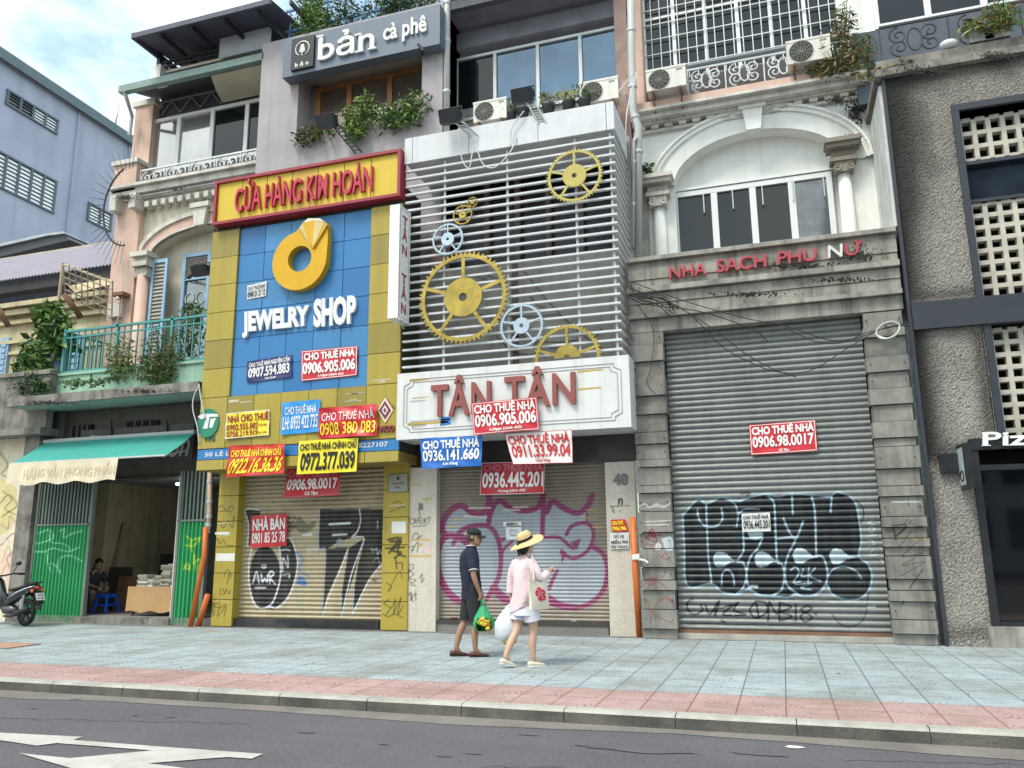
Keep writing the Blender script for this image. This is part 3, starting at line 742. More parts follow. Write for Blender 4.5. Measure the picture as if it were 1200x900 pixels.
# cornice with dentils
g = MB()
for z_, h_, p_ in ((ztop - .12, .12, .12), (ztop, .1, .22), (ztop + .1, .16, .34), (ztop + .26, .08, .44), (ztop + .34, .1, .3)):
    g.box(E0 - .06, E1, YU - p_, YU + .3, z_ + .001, z_ + h_)
for i in range(20):
    xx = E0 + .95 + i * .25
    if xx < E1 - .1: g.box(xx, xx + .13, YU - .26, YU - .05, ztop - .26, ztop - .12)
for xx in (E0 + .02, E0 + .62): g.box(xx, xx + .2, YU - .42, YU - .1, ztop - .3, ztop + .1)
g.build('cornice', M_trim, tC)
zb0 = ztop + .44; zb1 = Z(240, 196, YU - .3)
g = MB(); g.box(E0, E1, YU - .3, YU + .2, zb0, zb1 - .28); g.box(E0, E0 + .7, YU - .34, YU + .1, zb1 - .28, zb1 + .45); g.build('parapet_band', M_peach, tC)
g = MB(); g.box(E0 - .05, E0 + .75, YU - .4, YU + .12, zb1 + .45, zb1 + .56); g.build('pier_cap', M_trim, tC)
zra = Z(245, 214, YU - .25); zrb = Z(245, 186, YU - .25)
scroll_railing(tC, E0 + .75, E1, zra - .05, zrb + .03, YU - .25, M_ironw, pitch=.75, r=.02)
# glazed loggia
g = MB(); g.box(E0 + .05, E0 + .62, YU + .1, YU + .6, zb1 + .2, Z(165, 118, YU)); g.build('loggia_pilaster', M_peach, tC)
g = MB(); g.box(E0 - .02, E0 + .7, YU + .05, YU + .65, Z(165, 122, YU), Z(165, 116, YU)); g.build('pilaster_cap', M_trim, tC)
zt = Z(250, 122, YU + .2)
g = MB(); g.box(E0 + .62, E1, YU + .35, YU + .55, zt, Z(250, 85, YU)); g.box(E0 + .62, E1, YU + .2, YU + .55, zra - .3, Z(250, 190, YU + .2)); g.build('loggia_wall', mat('grey beam', '#56565a', var=.15, dirt=.4), tC)
window(tC, 175.5, 123, 350, 188, YU + .2, 4, M_whitefr, M_glassg, .09, .1, mull=[.2, .43, .66], panes=[mat('pale reflecting glass', '#b5b1ac', rough=.06, metal=.75, var=.15, vs=.8), MATS['pale reflecting glass'], M_glass, M_glass])
g = MB()
for i in range(7):
    xx = E0 + .7 + i * .62; g.bar((xx, YU + .3, zt + .05), (xx + .31, YU + .3, zt + .42), .03); g.bar((xx + .31, YU + .3, zt + .42), (xx + .62, YU + .3, zt + .05), .03)
g.box(E0 + .6, E1, YU + .28, YU + .32, zt + .42, zt + .46); g.build('truss', mat('grey steel', '#8a8c90', rough=.6), tC)
# gutter canopy and rolled blind
yG = 14.2; zg = Z(232, 86, yG)
g = MB(); g.box(E0 + .35, E1 + .15, yG, yG + .16, zg - .02, zg + .16); g.build('gutter', mat('grey green gutter', '#7f958f', rough=.6, var=.15, dirt=.3), tC)
g = MB(); g.add([(E0 + .4, yG + .1, zg + .1), (E1, yG + .1, zg + .1), (E1, YU + .5, zg + .5), (E0 + .4, YU + .5, zg + .5)], [(0, 1, 2, 3)]); g.build('canopy_sheet', mat('dark canopy underside', '#48494c', var=.1), tC)
g = MB(); yb_ = yG + .13
def bl(u, v):
    a = W(247 + u * 83, 89 - u * 19, yb_); b = Vector((X(257, 118, YU) + u * (E1 - X(257, 118, YU)), YU + .12, Z(250, 119, YU)))
    p = a * v + b * (1 - v); p.z -= .05 * math.sin(math.pi * v) ; return p
g.grid(bl, 12, 8); g.build('canvas_blind', mat('beige canvas', '#b9b29c', var=.1, dirt=.25, dcol=lin('#8a8370')), tC)
g = MB(); g.tube([(E0 + .5, yG + .05, zg), (E0 + .52, yG + .1, zg - .12), (E0 + .15, YU - .1, Z(157, 138, YU)), (E0 + .13, YU - .1, Z(157, 160, YU))], .05, 8); g.build('downpipe', M_pipe, tC)
# roof terrace
zt0 = Z(230, 76, 14.6)
g = MB(); g.box(E0 + 1.0, E1, 14.55, 17.5, zg + .5, zt0); g.build('terrace_floor', M_cream, tC)
g = MB(); xa = X(186, 85, 14.5); g.box(xa - .14, xa + .14, 14.4, 14.7, zt0 - .35, zt0 + .1); g.build('terrace_pier', M_white, tC)
g = MB(); z1 = Z(215, 66, 14.5); xb = X(262, 60, 14.5)
g.box(xa, xb, 14.5, 14.55, z1 - .06, z1); g.box(xa, xb, 14.5, 14.54, zt0 + .06, zt0 + .1)
for i in range(18): g.box(xa + (xb - xa) * i / 17 - .012, xa + (xb - xa) * i / 17 + .012, 14.51, 14.535, zt0 + .1, z1 - .06)
g.box(xa - .05, xa + .05, 14.45, 14.55, zt0, Z(187, 63, 14.5) + .3)
for i in range(12): g.box(xa - .012, xa + .012, 14.6 + .25 * i, 14.625 + .25 * i, zt0 + .05, z1)
g.box(xa - .025, xa + .025, 14.55, 17.4, z1 - .06, z1)
g.build('terrace_railing', M_iron, tC)
g = MB(); nn = 26; x0_, x1_ = X(257, 60, 14.45), E1 + .15; z0_ = zt0 - .1; z1_ = Z(300, 42, 14.45) + .15
g.grid(lambda u, v: (x0_ + (x1_ - x0_) * u, 14.45 + .02 * math.sin(v * nn * math.pi), z0_ + (z1_ - z0_) * v), 1, nn * 3); g.build('corrugated_screen', mat('pale corrugated sheet', '#c3c9cf', rough=.45, var=.06), tC, smooth=True)
g = MB(); zrf = Z(250, 20, 13.7); x0_, x1_ = X(160, 38, 13.7), E1 + .7
def rfn(u, v): return (x0_ + (x1_ - x0_) * u, 13.6 + 4.5 * v, zrf + .55 * v + .022 * math.sin(u * 260))
g.grid(rfn, 260, 3); g.grid(lambda u, v: (x0_ + (x1_ - x0_) * (1 - u), 13.6 + 4.5 * v, zrf - .06 + .55 * v), 1, 1)
g.box(x0_ - .05, x1_, 13.6, 13.68, zrf - .1, zrf + .03); g.box(x0_ - .06, x0_, 13.62, 18.1, zrf - .1, zrf + .06)
g.build('terrace_roof', mat('charcoal roof sheet', '#4c4e5c', rough=.6, var=.1), tC)
g = MB()
for i in range(5): g.box(x0_ + .7 + i * .9, x0_ + .76 + i * .9, 13.7, 18, zrf - .17, zrf - .06)
g.box(xa - .03, xa + .03, 14.5, 14.56, zt0, zrf); g.build('roof_joist', M_iron, tC)
g = MB(); g.box(E0 + 1.2, E1, 17.5, 17.6, zt0 - .5, zrf + .5); g.build('terrace_back_wall', mat('dim brick', '#7d5d50', var=.25, vs=6), tC)

# ground floor of the shophouse
zl = Z(170, 560, 13.95)       # lintel underside
xp0 = X(44, 600, 13.9); xo0, xo1 = X(100, 640, 13.9), X(208, 640, 13.9); xg1 = E1 - .12
g = MB(); g.box(xm1 - .02, xp0, 13.75, 14.2, 0, 4.6); g.build('dark_pier', M_concd, tC)
g = MB(); g.box(xp0, E1, 13.96, 14.2, zl, 3.0); g.box(xp0, E1, 14.1, 14.3, 3.0, 4.6)
g.box(X(60, 510, 14.0), X(75, 510, 14.0), 13.98, 14.12, 3.0, 4.6); g.build('shopfront_wall', mat('dim grey shopfront', '#57544d', var=.2, dirt=.5, streak=.3), tC)
for l, r, t_, b in ((84, 107, 498, 520), (148, 184, 493, 512)):
    g = MB(); g.bx(l, t_, r, b, 14.04, .08, 0)
    for k in range(1, 4): g.bx(l + (r - l) * k / 4 - .7, t_, l + (r - l) * k / 4 + .7, b, 14.02, .03, 1)
    g.build('transom_window', [M_dark, mat('dim grey bars', '#5d5a54')], tC)
g = MB()
for px in (130, 195): g.tube([W(px, 492, 13.9), W(px, 530, 13.9)], .03, 8)
g.build('bracket_post', M_iron, tC)
# room
yb_ = 19.0
g = MB()
M_room = mat('shop interior plaster', '#979b98', var=.08, dirt=.12)
g.box(xp0, E1, yb_, yb_ + .1, 0, 3.2); g.box(xp0 - .1, xp0, 14.2, yb_, 0, 3.2); g.box(E1 - .02, E1 + .08, 14.2, yb_, 0, 3.2); g.box(xp0, E1, 14.2, yb_, 3.1, 3.2)
g.build('interior_wall', M_room, tC)
g = MB(); g.box(X(126, 640, 16.5), X(152, 640, 16.5), 16.5, 16.7, 0, 3.1); g.build('interior_pier', mat('pale interior pier', '#b9bab4', var=.06, dirt=.2), tC)
g = MB(); g.box(xp0, E1, 13.86, yb_, 0, .14); g.box(xo0, xo1, 13.8, 13.86, 0, .13); g.build('threshold', M_concd, tC)
# text lines painted on the inner left wall
g = MB(); yw = 16.6
for i, (l, r) in enumerate([(108, 113), (110, 126), (111, 127), (108, 128), (107, 114), (109, 127), (110, 121)]):
    py = 591 + i * 4.4; x_ = l
    while x_ < r:
        w_ = random.uniform(1, 3); g.bx(x_, py, min(r, x_ + w_), py + 2, yw - .004, .002); x_ += w_ + .7
g.build('wall_lettering', M_black, tC)
g = MB(); g.bx(104, 540, 130, 736, yw, .1); g.build('notice_wall', M_room, tC)
# folding corrugated doors
M_green = mat('green corrugated door', '#2f9a5f', rough=.5, var=.08, vs=1.2, streak=.15, dirt=.15, dcol=(.04, .09, .06), paint=True)
M_grille = mat('grey green steel strip', '#67736c', rough=.6, var=.1)
def folding(l, r, ytop, ysplit, strokes, name='folding_door', bars=True):
    yy = 13.88; xa, xb = X(l, 690, yy), X(r, 690, yy); zt_, zs_ = Z((l + r) / 2, ytop, yy), Z((l + r) / 2, ysplit, yy)
    n = max(6, round((xb - xa) / .095)); NXg, NZg = n * 8, 90
    m_ = MB()
    m_.grid(lambda u, v: (xa + (xb - xa) * u, yy + .028 * max(-1, min(1, 1.7 * math.cos(u * n * 2 * math.pi))) - .0, .02 + (zs_ - .02) * v), NXg, NZg)
    m_.paint = spray(np.array(m_.v), strokes); d_ = m_.build(name, M_green, tC)
    b_ = MB()
    for i in range(n):
        xx = xa + (xb - xa) * (i + .5) / n; b_.box(xx - .03, xx + .012, yy - .02, yy + .02, zs_ + .02, zt_)
    b_.box(xa, xb, yy + .03, yy + .05, zs_ + .02, zt_, 1)
    b_.build('upper_bars', [M_grille, mat('dark green sheet', '#1f2a26')], d_)
    f_ = MB()
    for xx in (xa, xb): f_.box(xx - .03, xx + .03, yy - .045, yy + .05, .01, zt_)
    f_.box(xa, xb, yy - .045, yy + .04, zs_ - .02, zs_ + .02); f_.build('door_frame', mat('worn steel frame', '#6d736c', rough=.6, var=.2, dirt=.3), d_)
W_ = '#9fe3c0'
sg = [('line', zs(p, 0, 550, 4), 2.0, W_, .75) for p in ([(180, 300), (230, 285), (250, 320), (190, 345), (150, 340)], [(230, 300), (240, 340), (300, 350), (330, 375)], [(280, 290), (300, 280), (300, 320), (340, 300), (385, 290)], [(160, 385), (210, 385), (250, 370), (320, 385), (370, 365)], [(220, 390), (225, 440), (240, 480)], [(270, 480), (280, 420), (330, 405), (385, 430)], [(240, 440), (270, 460), (285, 490)])]
folding(35.5, 100, 566, 615, sg)
sg2 = [('line', zs(p, 0, 550, 4), 2.2, '#b7d84a', .85) for p in ([(870, 310), (900, 330), (940, 320), (905, 360), (870, 355)], [(895, 330), (900, 390)], [(860, 470), (880, 440), (890, 470), (865, 460)], [(910, 400), (915, 480)], [(905, 440), (940, 420), (930, 470), (945, 490)])]
folding(205, 238, 552, 610, sg2)
g = MB(); xx = X(209, 600, 13.9)
for dx in (-.03, .05): g.box(xx + dx - .018, xx + dx + .018, 13.92, 13.96, .1, 3.0)
for k in range(9): g.box(xx - .03, xx + .05, 13.925, 13.95, .4 + k * .28, .43 + k * .28)
g.build('door_stay', M_ironw, tC)

# ---- grey café building
tD = thing('cafe_building', 'grey plastered building with recessed timber windows above the yellow shop front', 'building', ((E1 + E2) / 2, 14.3, 0))
M_grey = mat('lilac grey plaster', '#a29c9f', var=.08, vs=1.2, streak=.22, dirt=.18, dcol=lin('#6c676a'), bump=.1)
YC = 14.2; zc0 = 7.6; zs0 = Z(420, 70, YC); zc1 = Z(420, 25, YC)
xpl, xpr = X(348, 140, YC), X(494, 120, YC)
zpl = Z(420, 150, YC)
g = MB(); g.box(E1 + .12, xpl, YC, YC + .6, zc0, zc1); g.box(xpr, E2 + .28, YC, YC + .6, zc0, zc1); g.box(xpl, xpr, YC, YC + .12, zc0, zpl); g.box(xpl, xpr, YC, YC + .6, zs0, zc1)
g.box(E1 + .12, E2 + .28, YC + .6, 20, zc0, zc1); g.build('wall', M_grey, tD)
g = MB(); g.box(xpl, xpr, YC + .12, YC + .55, zc0, zpl - .06); g.build('planter_soil', mat('potting soil', '#3a3027', rough=1), tD)
g = MB(); g.box(xpl, xpr, YC + .1, YC + 1.0, zs0 - .02, zs0 - .002); g.build('soffit', mat('beige soffit', '#b7ab98', var=.08, dirt=.2), tD)
M_wood = mat('varnished timber', '#9c6a40', rough=.55, var=.2, vs=5, dirt=.2)
zw1, zw0 = zs0 - .12, zpl - .3
f = MB(); yw = YC + .5
xs_ = [xpl + .2, xpl + (xpr - xpl) * .33, xpl + (xpr - xpl) * .665, xpr - .0]
for i, xx in enumerate(xs_): f.box(xx - .06, xx + .06, yw, yw + .1, zw0, zw1)
for k in (0, 1): f.box(xs_[0] + .06, xs_[-1] - .06, yw + .005, yw + .095, (zw1 - .1, zw0)[k], (zw1, zw0 + .1)[k])
fo = f.build('window', M_wood, tD)
for a, b in zip(xs_[:-1], xs_[1:]):
    p = MB(); p.add([(a + .06, yw + .05, zw0 + .1), (b - .06, yw + .05, zw0 + .1), (b - .06, yw + .05, zw1 - .1), (a + .06, yw + .05, zw1 - .1)], [(0, 1, 2, 3)]); p.build('pane', mat('brown reflecting glass', '#85796e', rough=.06, metal=.6, var=.3, vs=1.5), fo)
g = MB(); g.box(xpl, xs_[0] - .06, yw, yw + .2, zw0, zs0); g.build('recess_cheek', mat('dark grey reveal', '#6d6a70', var=.1), tD)
# roof rail
g = MB(); zz = zc1
for k in range(9): g.box(E1 + .6 + k * .5, E1 + .63 + k * .5, YC + .3, YC + .33, zz, zz + 1.0)
g.box(E1 + .5, E2, YC + .29, YC + .34, zz + .95, zz + 1.0); g.box(E1 + .5, E2, YC + .29, YC + .34, zz + .4, zz + .44); g.build('roof_railing', mat('blue painted steel', '#4d7fb0', rough=.5), tD)

# ---- yellow jewelry shop front
YJ = 13.05
tJ = thing('jewelry_shop_front', 'tall yellow and blue clad jewelry shop front with closed beige shutter', 'shop front', ((E1 + E2) / 2, 13.4, 0))
M_yel = mat('mustard cladding panel', '#a59338', rough=.5, var=.09, vs=.9, streak=.25, dirt=.16, dcol=lin('#6f6128'))
M_yelp = mat('mustard pillar cladding', '#a59338', rough=.5, var=.09, vs=.9, streak=.25, dirt=.2, dcol=lin('#6f6128'), paint=True)
M_bluep = mat('blue cladding panel', '#2a72aa', rough=.42, var=.08, vs=.8, streak=.12, dcol=lin('#2d5d85'))
jx0, jx1 = E1 + .02, E2 - .02
zj0, zj1 = Z(350, 541, YJ), Z(360, 250, YJ)
bx0, bx1 = X(275, 360, YJ), X(432.5, 345, YJ)
zbt, zbb = Z(355, 256, YJ), Z(350, 458, YJ)
nr = 6; rh = (zbt - zbb) / nr
yel = MB(); blu = MB(); GAP = .012
def cell(mb, xa, xb, za, zb, y=YJ, d=.06):
    j = random.uniform(-.003, .003); mb.box(xa + GAP / 2, xb - GAP / 2, y + j, y + d, za + GAP / 2, zb - GAP / 2, random.choice((0, 0, 1, 2)))
for i in range(nr):
    za, zb = zbb + i * rh, zbb + (i + 1) * rh
    cell(yel, jx0, bx0, za, zb); cell(yel, bx1, jx1, za, zb)
    for k in range(5): cell(blu, bx0 + (bx1 - bx0) * k / 5, bx0 + (bx1 - bx0) * (k + 1) / 5, za, zb, YJ + .045, .04)
z2 = Z(350, 520, YJ)
xs_ = [jx0, bx0 - .03] + [bx0 - .03 + (bx1 - bx0 + .03) * k / 5 for k in range(1, 6)] + [jx1]
for a, b in zip(xs_[:-1], xs_[1:]): cell(yel, a, b, z2, zbb)
z3 = Z(350, 533.5, YJ)
for a, b in zip(xs_[:-1], xs_[1:]): cell(yel, a, b, zj0 - .08, z3)
kw = dict(rough=.5, var=.1, vs=.9, streak=.3, dirt=.2, dcol=lin('#6f6128')); kb = dict(rough=.42, var=.1, vs=.8, streak=.2, dirt=.1, dcol=lin('#2d5d85'))
yel.build('yellow_cladding', [M_yel, mat('mustard panel faded', '#a39342', **kw), mat('mustard panel dull', '#908136', **kw)], tJ); blu.build('blue_cladding', [M_bluep, mat('blue panel faded', '#3a7db0', **kb), mat('blue panel deep', '#2569a2', **kb)], tJ)
g = MB(); g.box(jx0 + .02, jx1 - .02, YJ + .088, 13.9, z2 - .4, zj1 + .3); g.box(jx0 + .02, bx0 - .01, YJ + .03, YJ + .09, z2 - .4, zj1 + .3); g.box(bx1 + .01, jx1 - .02, YJ + .03, YJ + .09, z2 - .4, zj1 + .3); g.box(bx0 - .01, bx1 + .01, YJ + .03, YJ + .09, z2 - .4, zbb); g.box(jx0 + .01, jx0 + .02, YJ + .02, 13.9, zj0 - .08, zj1)
g.build('carcass', mat('dark joint', '#3a3526', rough=.9), tJ)
g = MB(); g.box(jx0, jx1, YJ + .065, 13.95, zj0 - .075, z3 - .02); g.build('soffit', mat('dusty ochre soffit', '#8f7a3c', var=.15, dirt=.3), tJ)
g = MB(); g.box(jx0 + .005, jx1 - .005, YJ + .012, YJ + .06, z3 + .008, z2 - .008)
P = quad([(jx0, YJ + .012, z2), (jx1, YJ + .012, z2), (jx1, YJ + .012, z3), (jx0, YJ + .012, z3)])
lettering(g, '50 LÊ LỢI, Q.1', P, (.04, .2, .30, .78), 1, .012); lettering(g, '(028)3 8227107', P, (.70, .24, .95, .78), 1, .012)
g.build('address_strip', [mat('blue strip', '#2d74ad', rough=.5), mat('white lettering', '#dadada', rough=.6)], tJ)
# stickers torn from the cladding
g = MB()
for (x_, y_, w_, h_) in ((268, 470, 12, 3), (281, 471, 14, 1.6), (436, 445, 22, 1.6), (405, 461, 22, 1), (404, 470, 20, 1), (412, 461, 8, 2), (410, 469, 8, 2), (444, 447, 8, 3), (308, 508, 3, 5)):
    g.bx(x_ - 0, y_ - h_ / 2, x_ + w_, y_ + h_ / 2, YJ - .003, .002)
g.build('sticker_residue', mat('sticker residue', '#b0a98e', rough=.9, var=.3), tJ)
# pillars
tags = []
K = '#26210f'
def L_(pts, ox, oy, k, w_=1.0, c=K, a=.85): return ('line', zs(pts, ox, oy, k), w_, c, a)
tl_ = [L_(p, 220, 560, 4) for p in ([(140, 145), (160, 130), (180, 150), (205, 130), (215, 150)], [(130, 235), (150, 205), (165, 235), (190, 205), (210, 235), (215, 180), (222, 200)], [(135, 160), (170, 155), (210, 160)], [(125, 300), (140, 285), (150, 310), (170, 290), (180, 315), (215, 318)], [(170, 465), (180, 435), (195, 440), (185, 500)], [(190, 455), (205, 450), (198, 470)], [(150, 530), (165, 520), (170, 545), (155, 545), (150, 530)], [(175, 545), (180, 522), (195, 545), (200, 525)], [(115, 610), (100, 630), (125, 640), (110, 600), (150, 590), (140, 650), (180, 600), (170, 650)], [(120, 600), (150, 610), (180, 590)])]
tl_ += [L_(p, 220, 560, 4, 1.0, '#c9c6a8', .7) for p in ([(135, 215), (200, 210)], [(130, 275), (200, 268)], [(105, 570), (130, 580), (150, 570), (190, 585)])]
tr_ = [L_(p, 220, 560, 4, w_) for w_, p in ((1.0, [(950, 130), (985, 110), (1015, 140)]), (.9, [(945, 160), (1020, 130)]), (3.2, [(940, 290), (990, 285), (945, 350)]), (3, [(950, 300), (1000, 300), (960, 340), (1000, 350), (970, 375)]), (2.6, [(930, 330), (1015, 325)]), (2.6, [(1000, 280), (985, 350), (1020, 370)]), (2, [(975, 380), (980, 425)]), (1.6, [(985, 400), (1005, 400), (1005, 430)]), (1, [(930, 490), (955, 510), (940, 530), (990, 440), (1005, 470)]), (1.3, [(945, 570), (920, 590), (950, 610), (930, 640), (960, 600), (975, 570), (965, 640), (1000, 560), (985, 640), (1010, 600)]), (1.2, [(915, 640), (940, 650), (970, 640), (1010, 655)]))]
tr_ += [L_([(945, 130), (1020, 128)], 220, 560, 4, 1.2, '#d5d0c0', .8)]
for l, r, stk in ((246, 275, tl_), (447.5, 478, tr_)):
    yp = 13.72; xa = max(jx0 + .05, X(l, 660, yp)); xb = min(X(r, 660, yp), jx1 + .02)
    zt_ = zj0 - .02; m_ = MB(); nn = 6
    for k in range(nn):
        za, zb = .02 + (zt_ - .02) * k / nn, .02 + (zt_ - .02) * (k + 1) / nn - .014
        m_.grid(lambda u, v: (xa + (xb - xa) * u, yp, za + (zb - za) * v), 40, 36)
        m_.grid(lambda u, v: (xb, yp + .25 * u, za + (zb - za) * v), 1, 1)
    m_.paint = spray(np.array(m_.v), stk); m_.build('pillar', M_yelp, tJ)
    g = MB(); g.box(xa + .004, xb - .004, yp + .006, 13.98, 0, zt_); g.build('pillar_core', mat('dark joint', '#3a3526'), tJ)
    g = MB()
    for (px, py, w_, h_) in ((253, 653, 22, 9), (252, 625, 17, 3), (459, 618, 17, 14)):
        if X(px, py, yp) > xa - .1 and X(px, py, yp) < xb: g.bx(px - 0, py - h_ / 2, px + w_, py + h_ / 2, yp - .004, .003)
    if g.v: g.build('torn_paper', mat('torn paper', '#cfcfcb', rough=.9, var=.06), tJ)
# shutter
def shutter_mesh(xa, xb, z0, z1, y, slat, prof, nxg, nseg, m, name, strokes, parent, slots=None, slotm=None):
    ns = max(3, round((z1 - z0) / slat)); ss = (z1 - z0) / ns; V = []; tot = ns * nseg
    def f(u, v):
        t = (v * ns) % 1.0
        return (xa + (xb - xa) * u, y + prof(t), z0 + (z1 - z0) * v)
    mb = MB(); mb.grid(f, nxg, tot)
    mb.paint = spray(np.array(mb.v), strokes)
    o = mb.build(name, m, parent, smooth=False)
    if slots:
        s = MB()
        for (zc, k0) in slots:
            zz = z0 + ss * (round((zc - z0) / ss) + .35)
            for k in range(int((xb - xa) / .46)):
                xx = xa + .2 + k * .46 + k0
                if xx + .15 < xb: s.box(xx, xx + .13, y - .006, y + .004, zz, zz + .035)
        s.build('vent_slots', M_dark, o)
    return o
xa, xb = X(273, 640, 13.95), X(449, 640, 13.95)
M_shbeige = mat('beige shutter', '#ab9f84', rough=.5, var=.09, streak=.3, dirt=.22, dcol=lin('#7b6f58'), paint=True)
Kb, Bl, Wt = '#22242a', '#9db3c4', '#d6dadf'
O_ = (220, 560, 4)
def LL(pts, w_=1.8, c=Wt, a=.95, o=O_): return ('line', zs(pts, *o), w_, c, a)
def FF(pts, c=Kb, a=.97, o=O_, straight=False): return ('fill', zs(pts, *o), 1, c, a, straight)
ell = lambda cx, cy, rx, ry: [(cx + rx * math.cos(t * math.pi / 8), cy + ry * math.sin(t * math.pi / 8)) for t in range(16)]
sj = [FF([(455, 190), (500, 210), (525, 180), (560, 215), (600, 200), (590, 235), (540, 260), (500, 240), (460, 270)], Kb, .55),
      FF([(270, 150), (345, 148), (330, 200), (300, 320), (280, 315), (285, 220)], Kb, .9, O_, True),
      FF([(430, 300), (480, 290), (515, 390), (500, 500), (450, 590), (385, 612), (430, 480)]),
      FF(ell(362, 468, 74, 148)),
      LL([(430, 320), (436, 400), (432, 480), (405, 570), (375, 605), (330, 610), (300, 560), (286, 470), (288, 390), (300, 330)]), LL([(430, 310), (480, 285), (514, 380), (505, 470), (470, 560), (420, 608), (385, 605)]),
      LL([(280, 320), (285, 220), (270, 150), (340, 150)]),
      FF([(520, 455), (545, 470), (560, 500), (525, 495), (515, 480)], '#2c6fae', .8), LL([(505, 350), (540, 380), (520, 430), (565, 460)], 2.5, '#3f7fb5', .7), LL([(515, 490), (550, 500)], 4, '#2c6fae', .8), LL([(515, 520), (520, 600)], 3, '#7fa0a8', .5),
      LL([(305, 495), (322, 440), (335, 495)], 1.4), LL([(310, 470), (335, 470)], 1.4), LL([(345, 450), (350, 490), (362, 470), (372, 490), (376, 450)], 1.6), LL([(385, 495), (385, 440), (405, 450), (388, 470), (410, 498)], 1.6), LL(ell(357, 415, 9, 8), 1.2), LL([(318, 515), (365, 515)], 1.8),
      LL([(440, 340), (460, 335), (478, 340)], 1.3), LL([(445, 440), (447, 375), (470, 420), (468, 365)], 1.3), LL([(448, 455), (475, 450), (476, 470)], 1.3),
      FF([(618, 148), (805, 146), (808, 230), (770, 280), (705, 300), (650, 335), (612, 330)], Kb, .96, O_, True),
      FF([(645, 332), (755, 325), (700, 450), (650, 560), (632, 645), (640, 480)], Kb, .96, O_, True), FF([(755, 330), (825, 285), (775, 470), (735, 590), (716, 660), (722, 540)], Kb, .96, O_, True),
      FF([(805, 146), (922, 145), (915, 400), (850, 480), (800, 580), (775, 640), (780, 520), (800, 400), (830, 285), (790, 270), (808, 230)], Kb, .96, O_, True),
      LL([(805, 148), (810, 200), (795, 250), (770, 280), (825, 280), (800, 360), (765, 460), (720, 650)], 1.3), LL([(750, 335), (715, 430), (660, 560), (632, 650)], 1.3), LL([(912, 400), (850, 480), (795, 590), (770, 640)], 1.5), LL([(618, 150), (614, 325), (645, 335), (640, 480), (630, 640)], 1.2, Bl, .8), LL([(722, 560), (716, 660)], 1.2, Bl, .8), LL([(780, 520), (770, 650)], 1.2, Bl, .8),
      LL([(665, 218), (760, 212)], 2.6), LL([(680, 268), (745, 264)], 2.0), LL([(580, 265), (540, 268)], 3), FF([(550, 325), (615, 320), (612, 352), (552, 356)], '#b9b4a4', .9, O_, True), FF(ell(712, 305, 16, 22), '#8b9298', .8),
      LL([(870, 350), (860, 330), (875, 340), (885, 330), (890, 360), (900, 340), (912, 360)], 1, '#c3c7cc', .8), LL([(890, 200), (890, 240)], 1.2, Wt, .6), LL([(870, 390), (890, 375), (900, 400)], 1, '#c3c7cc', .6),
      LL([(470, 190), (505, 185), (475, 230), (510, 225)], 2, Kb, .6), LL([(870, 480), (880, 482)], 3, Kb, .8)]
pr_ = lambda t: -.022 * math.sin(math.pi * min(1, t / .8)) if t < .8 else .012
shutter_mesh(xa, xb, .16, zj0 + .1, 13.95, .083, pr_, 300, 6, M_shbeige, 'roller_shutter', sj, tJ, [(Z(360, 575, 13.95) + d, k) for d, k in ((.25, .1), (.08, .28), (-.09, .0), (-.26, .2), (-.43, .06), (-.6, .3))])
g = MB(); g.box(xa - .02, xb + .02, 13.78, 14.0, 0, .16); g.build('doorstep', mat('black granite step', '#1c1c1e', rough=.5, dirt=.3, dcol=(.2, .2, .2)), tJ)
g = MB(); g.box(xa - .02, xb + .02, 13.99, 14.2, .16, 3.4); g.build('back_panel', M_dark, tJ)

# ---- slatted shop, TAN TAN
tT = thing('slatted_shop', 'narrow shop building faced with white horizontal slats, number 48', 'building', ((E2 + E3) / 2, 13.6, 0))
M_slat = mat('white powder coated slat', '#c9ccce', rough=.4, var=.05, streak=.08)
M_fasc = mat('white fascia panel', '#c9cbce', rough=.35, var=.06, streak=.15, dcol=lin('#8a8d92'))
YS = 13.05
sx0, sx1 = E2 + .02, E3 - .06
zf0, zf1 = Z(600, 172, YS), Z(600, 141, YS)
ztt = Z(600, 427, 12.95); zt2 = Z(600, 508, 12.95)
g = MB(); n = 25; ybk = 14.3
for i in range(n):
    zz = ztt + .06 + (zf0 - ztt - .12) * (i + .5) / n
    g.box(sx0, sx1, YS, YS + .06, zz - .018, zz + .018); g.box(sx1 - .06, sx1, YS + .06, ybk, zz - .018, zz + .018)
g.build('louvre_slats', M_slat, tT)
g = MB()
for xx in (X(519, 300, YS), X(594, 300, YS), X(676, 300, YS)): g.box(xx - .02, xx + .02, YS + .062, YS + .1, ztt, zf0)
g.box(sx1 - .11, sx1 - .07, YS + .065, YS + .105, ztt, zf0)
g.build('slat_posts', M_slat, tT)
g = MB(); xsf = [sx0 - .02, X(484, 180, YS), X(550, 170, YS), X(631, 160, YS), X(711, 150, YS), sx1 + .02]
for a, b in zip(xsf[:-1], xsf[1:]): g.box(a + .006, b - .006, YS - .03, YS + .02, zf0, zf1)
g.box(sx0, sx1, YS + .02, ybk, zf0 + .02, zf1 - .01); g.box(sx1 - .04, sx1 + .02, YS + .022, ybk, zf0, zf1)
g.build('fascia', M_fasc, tT)
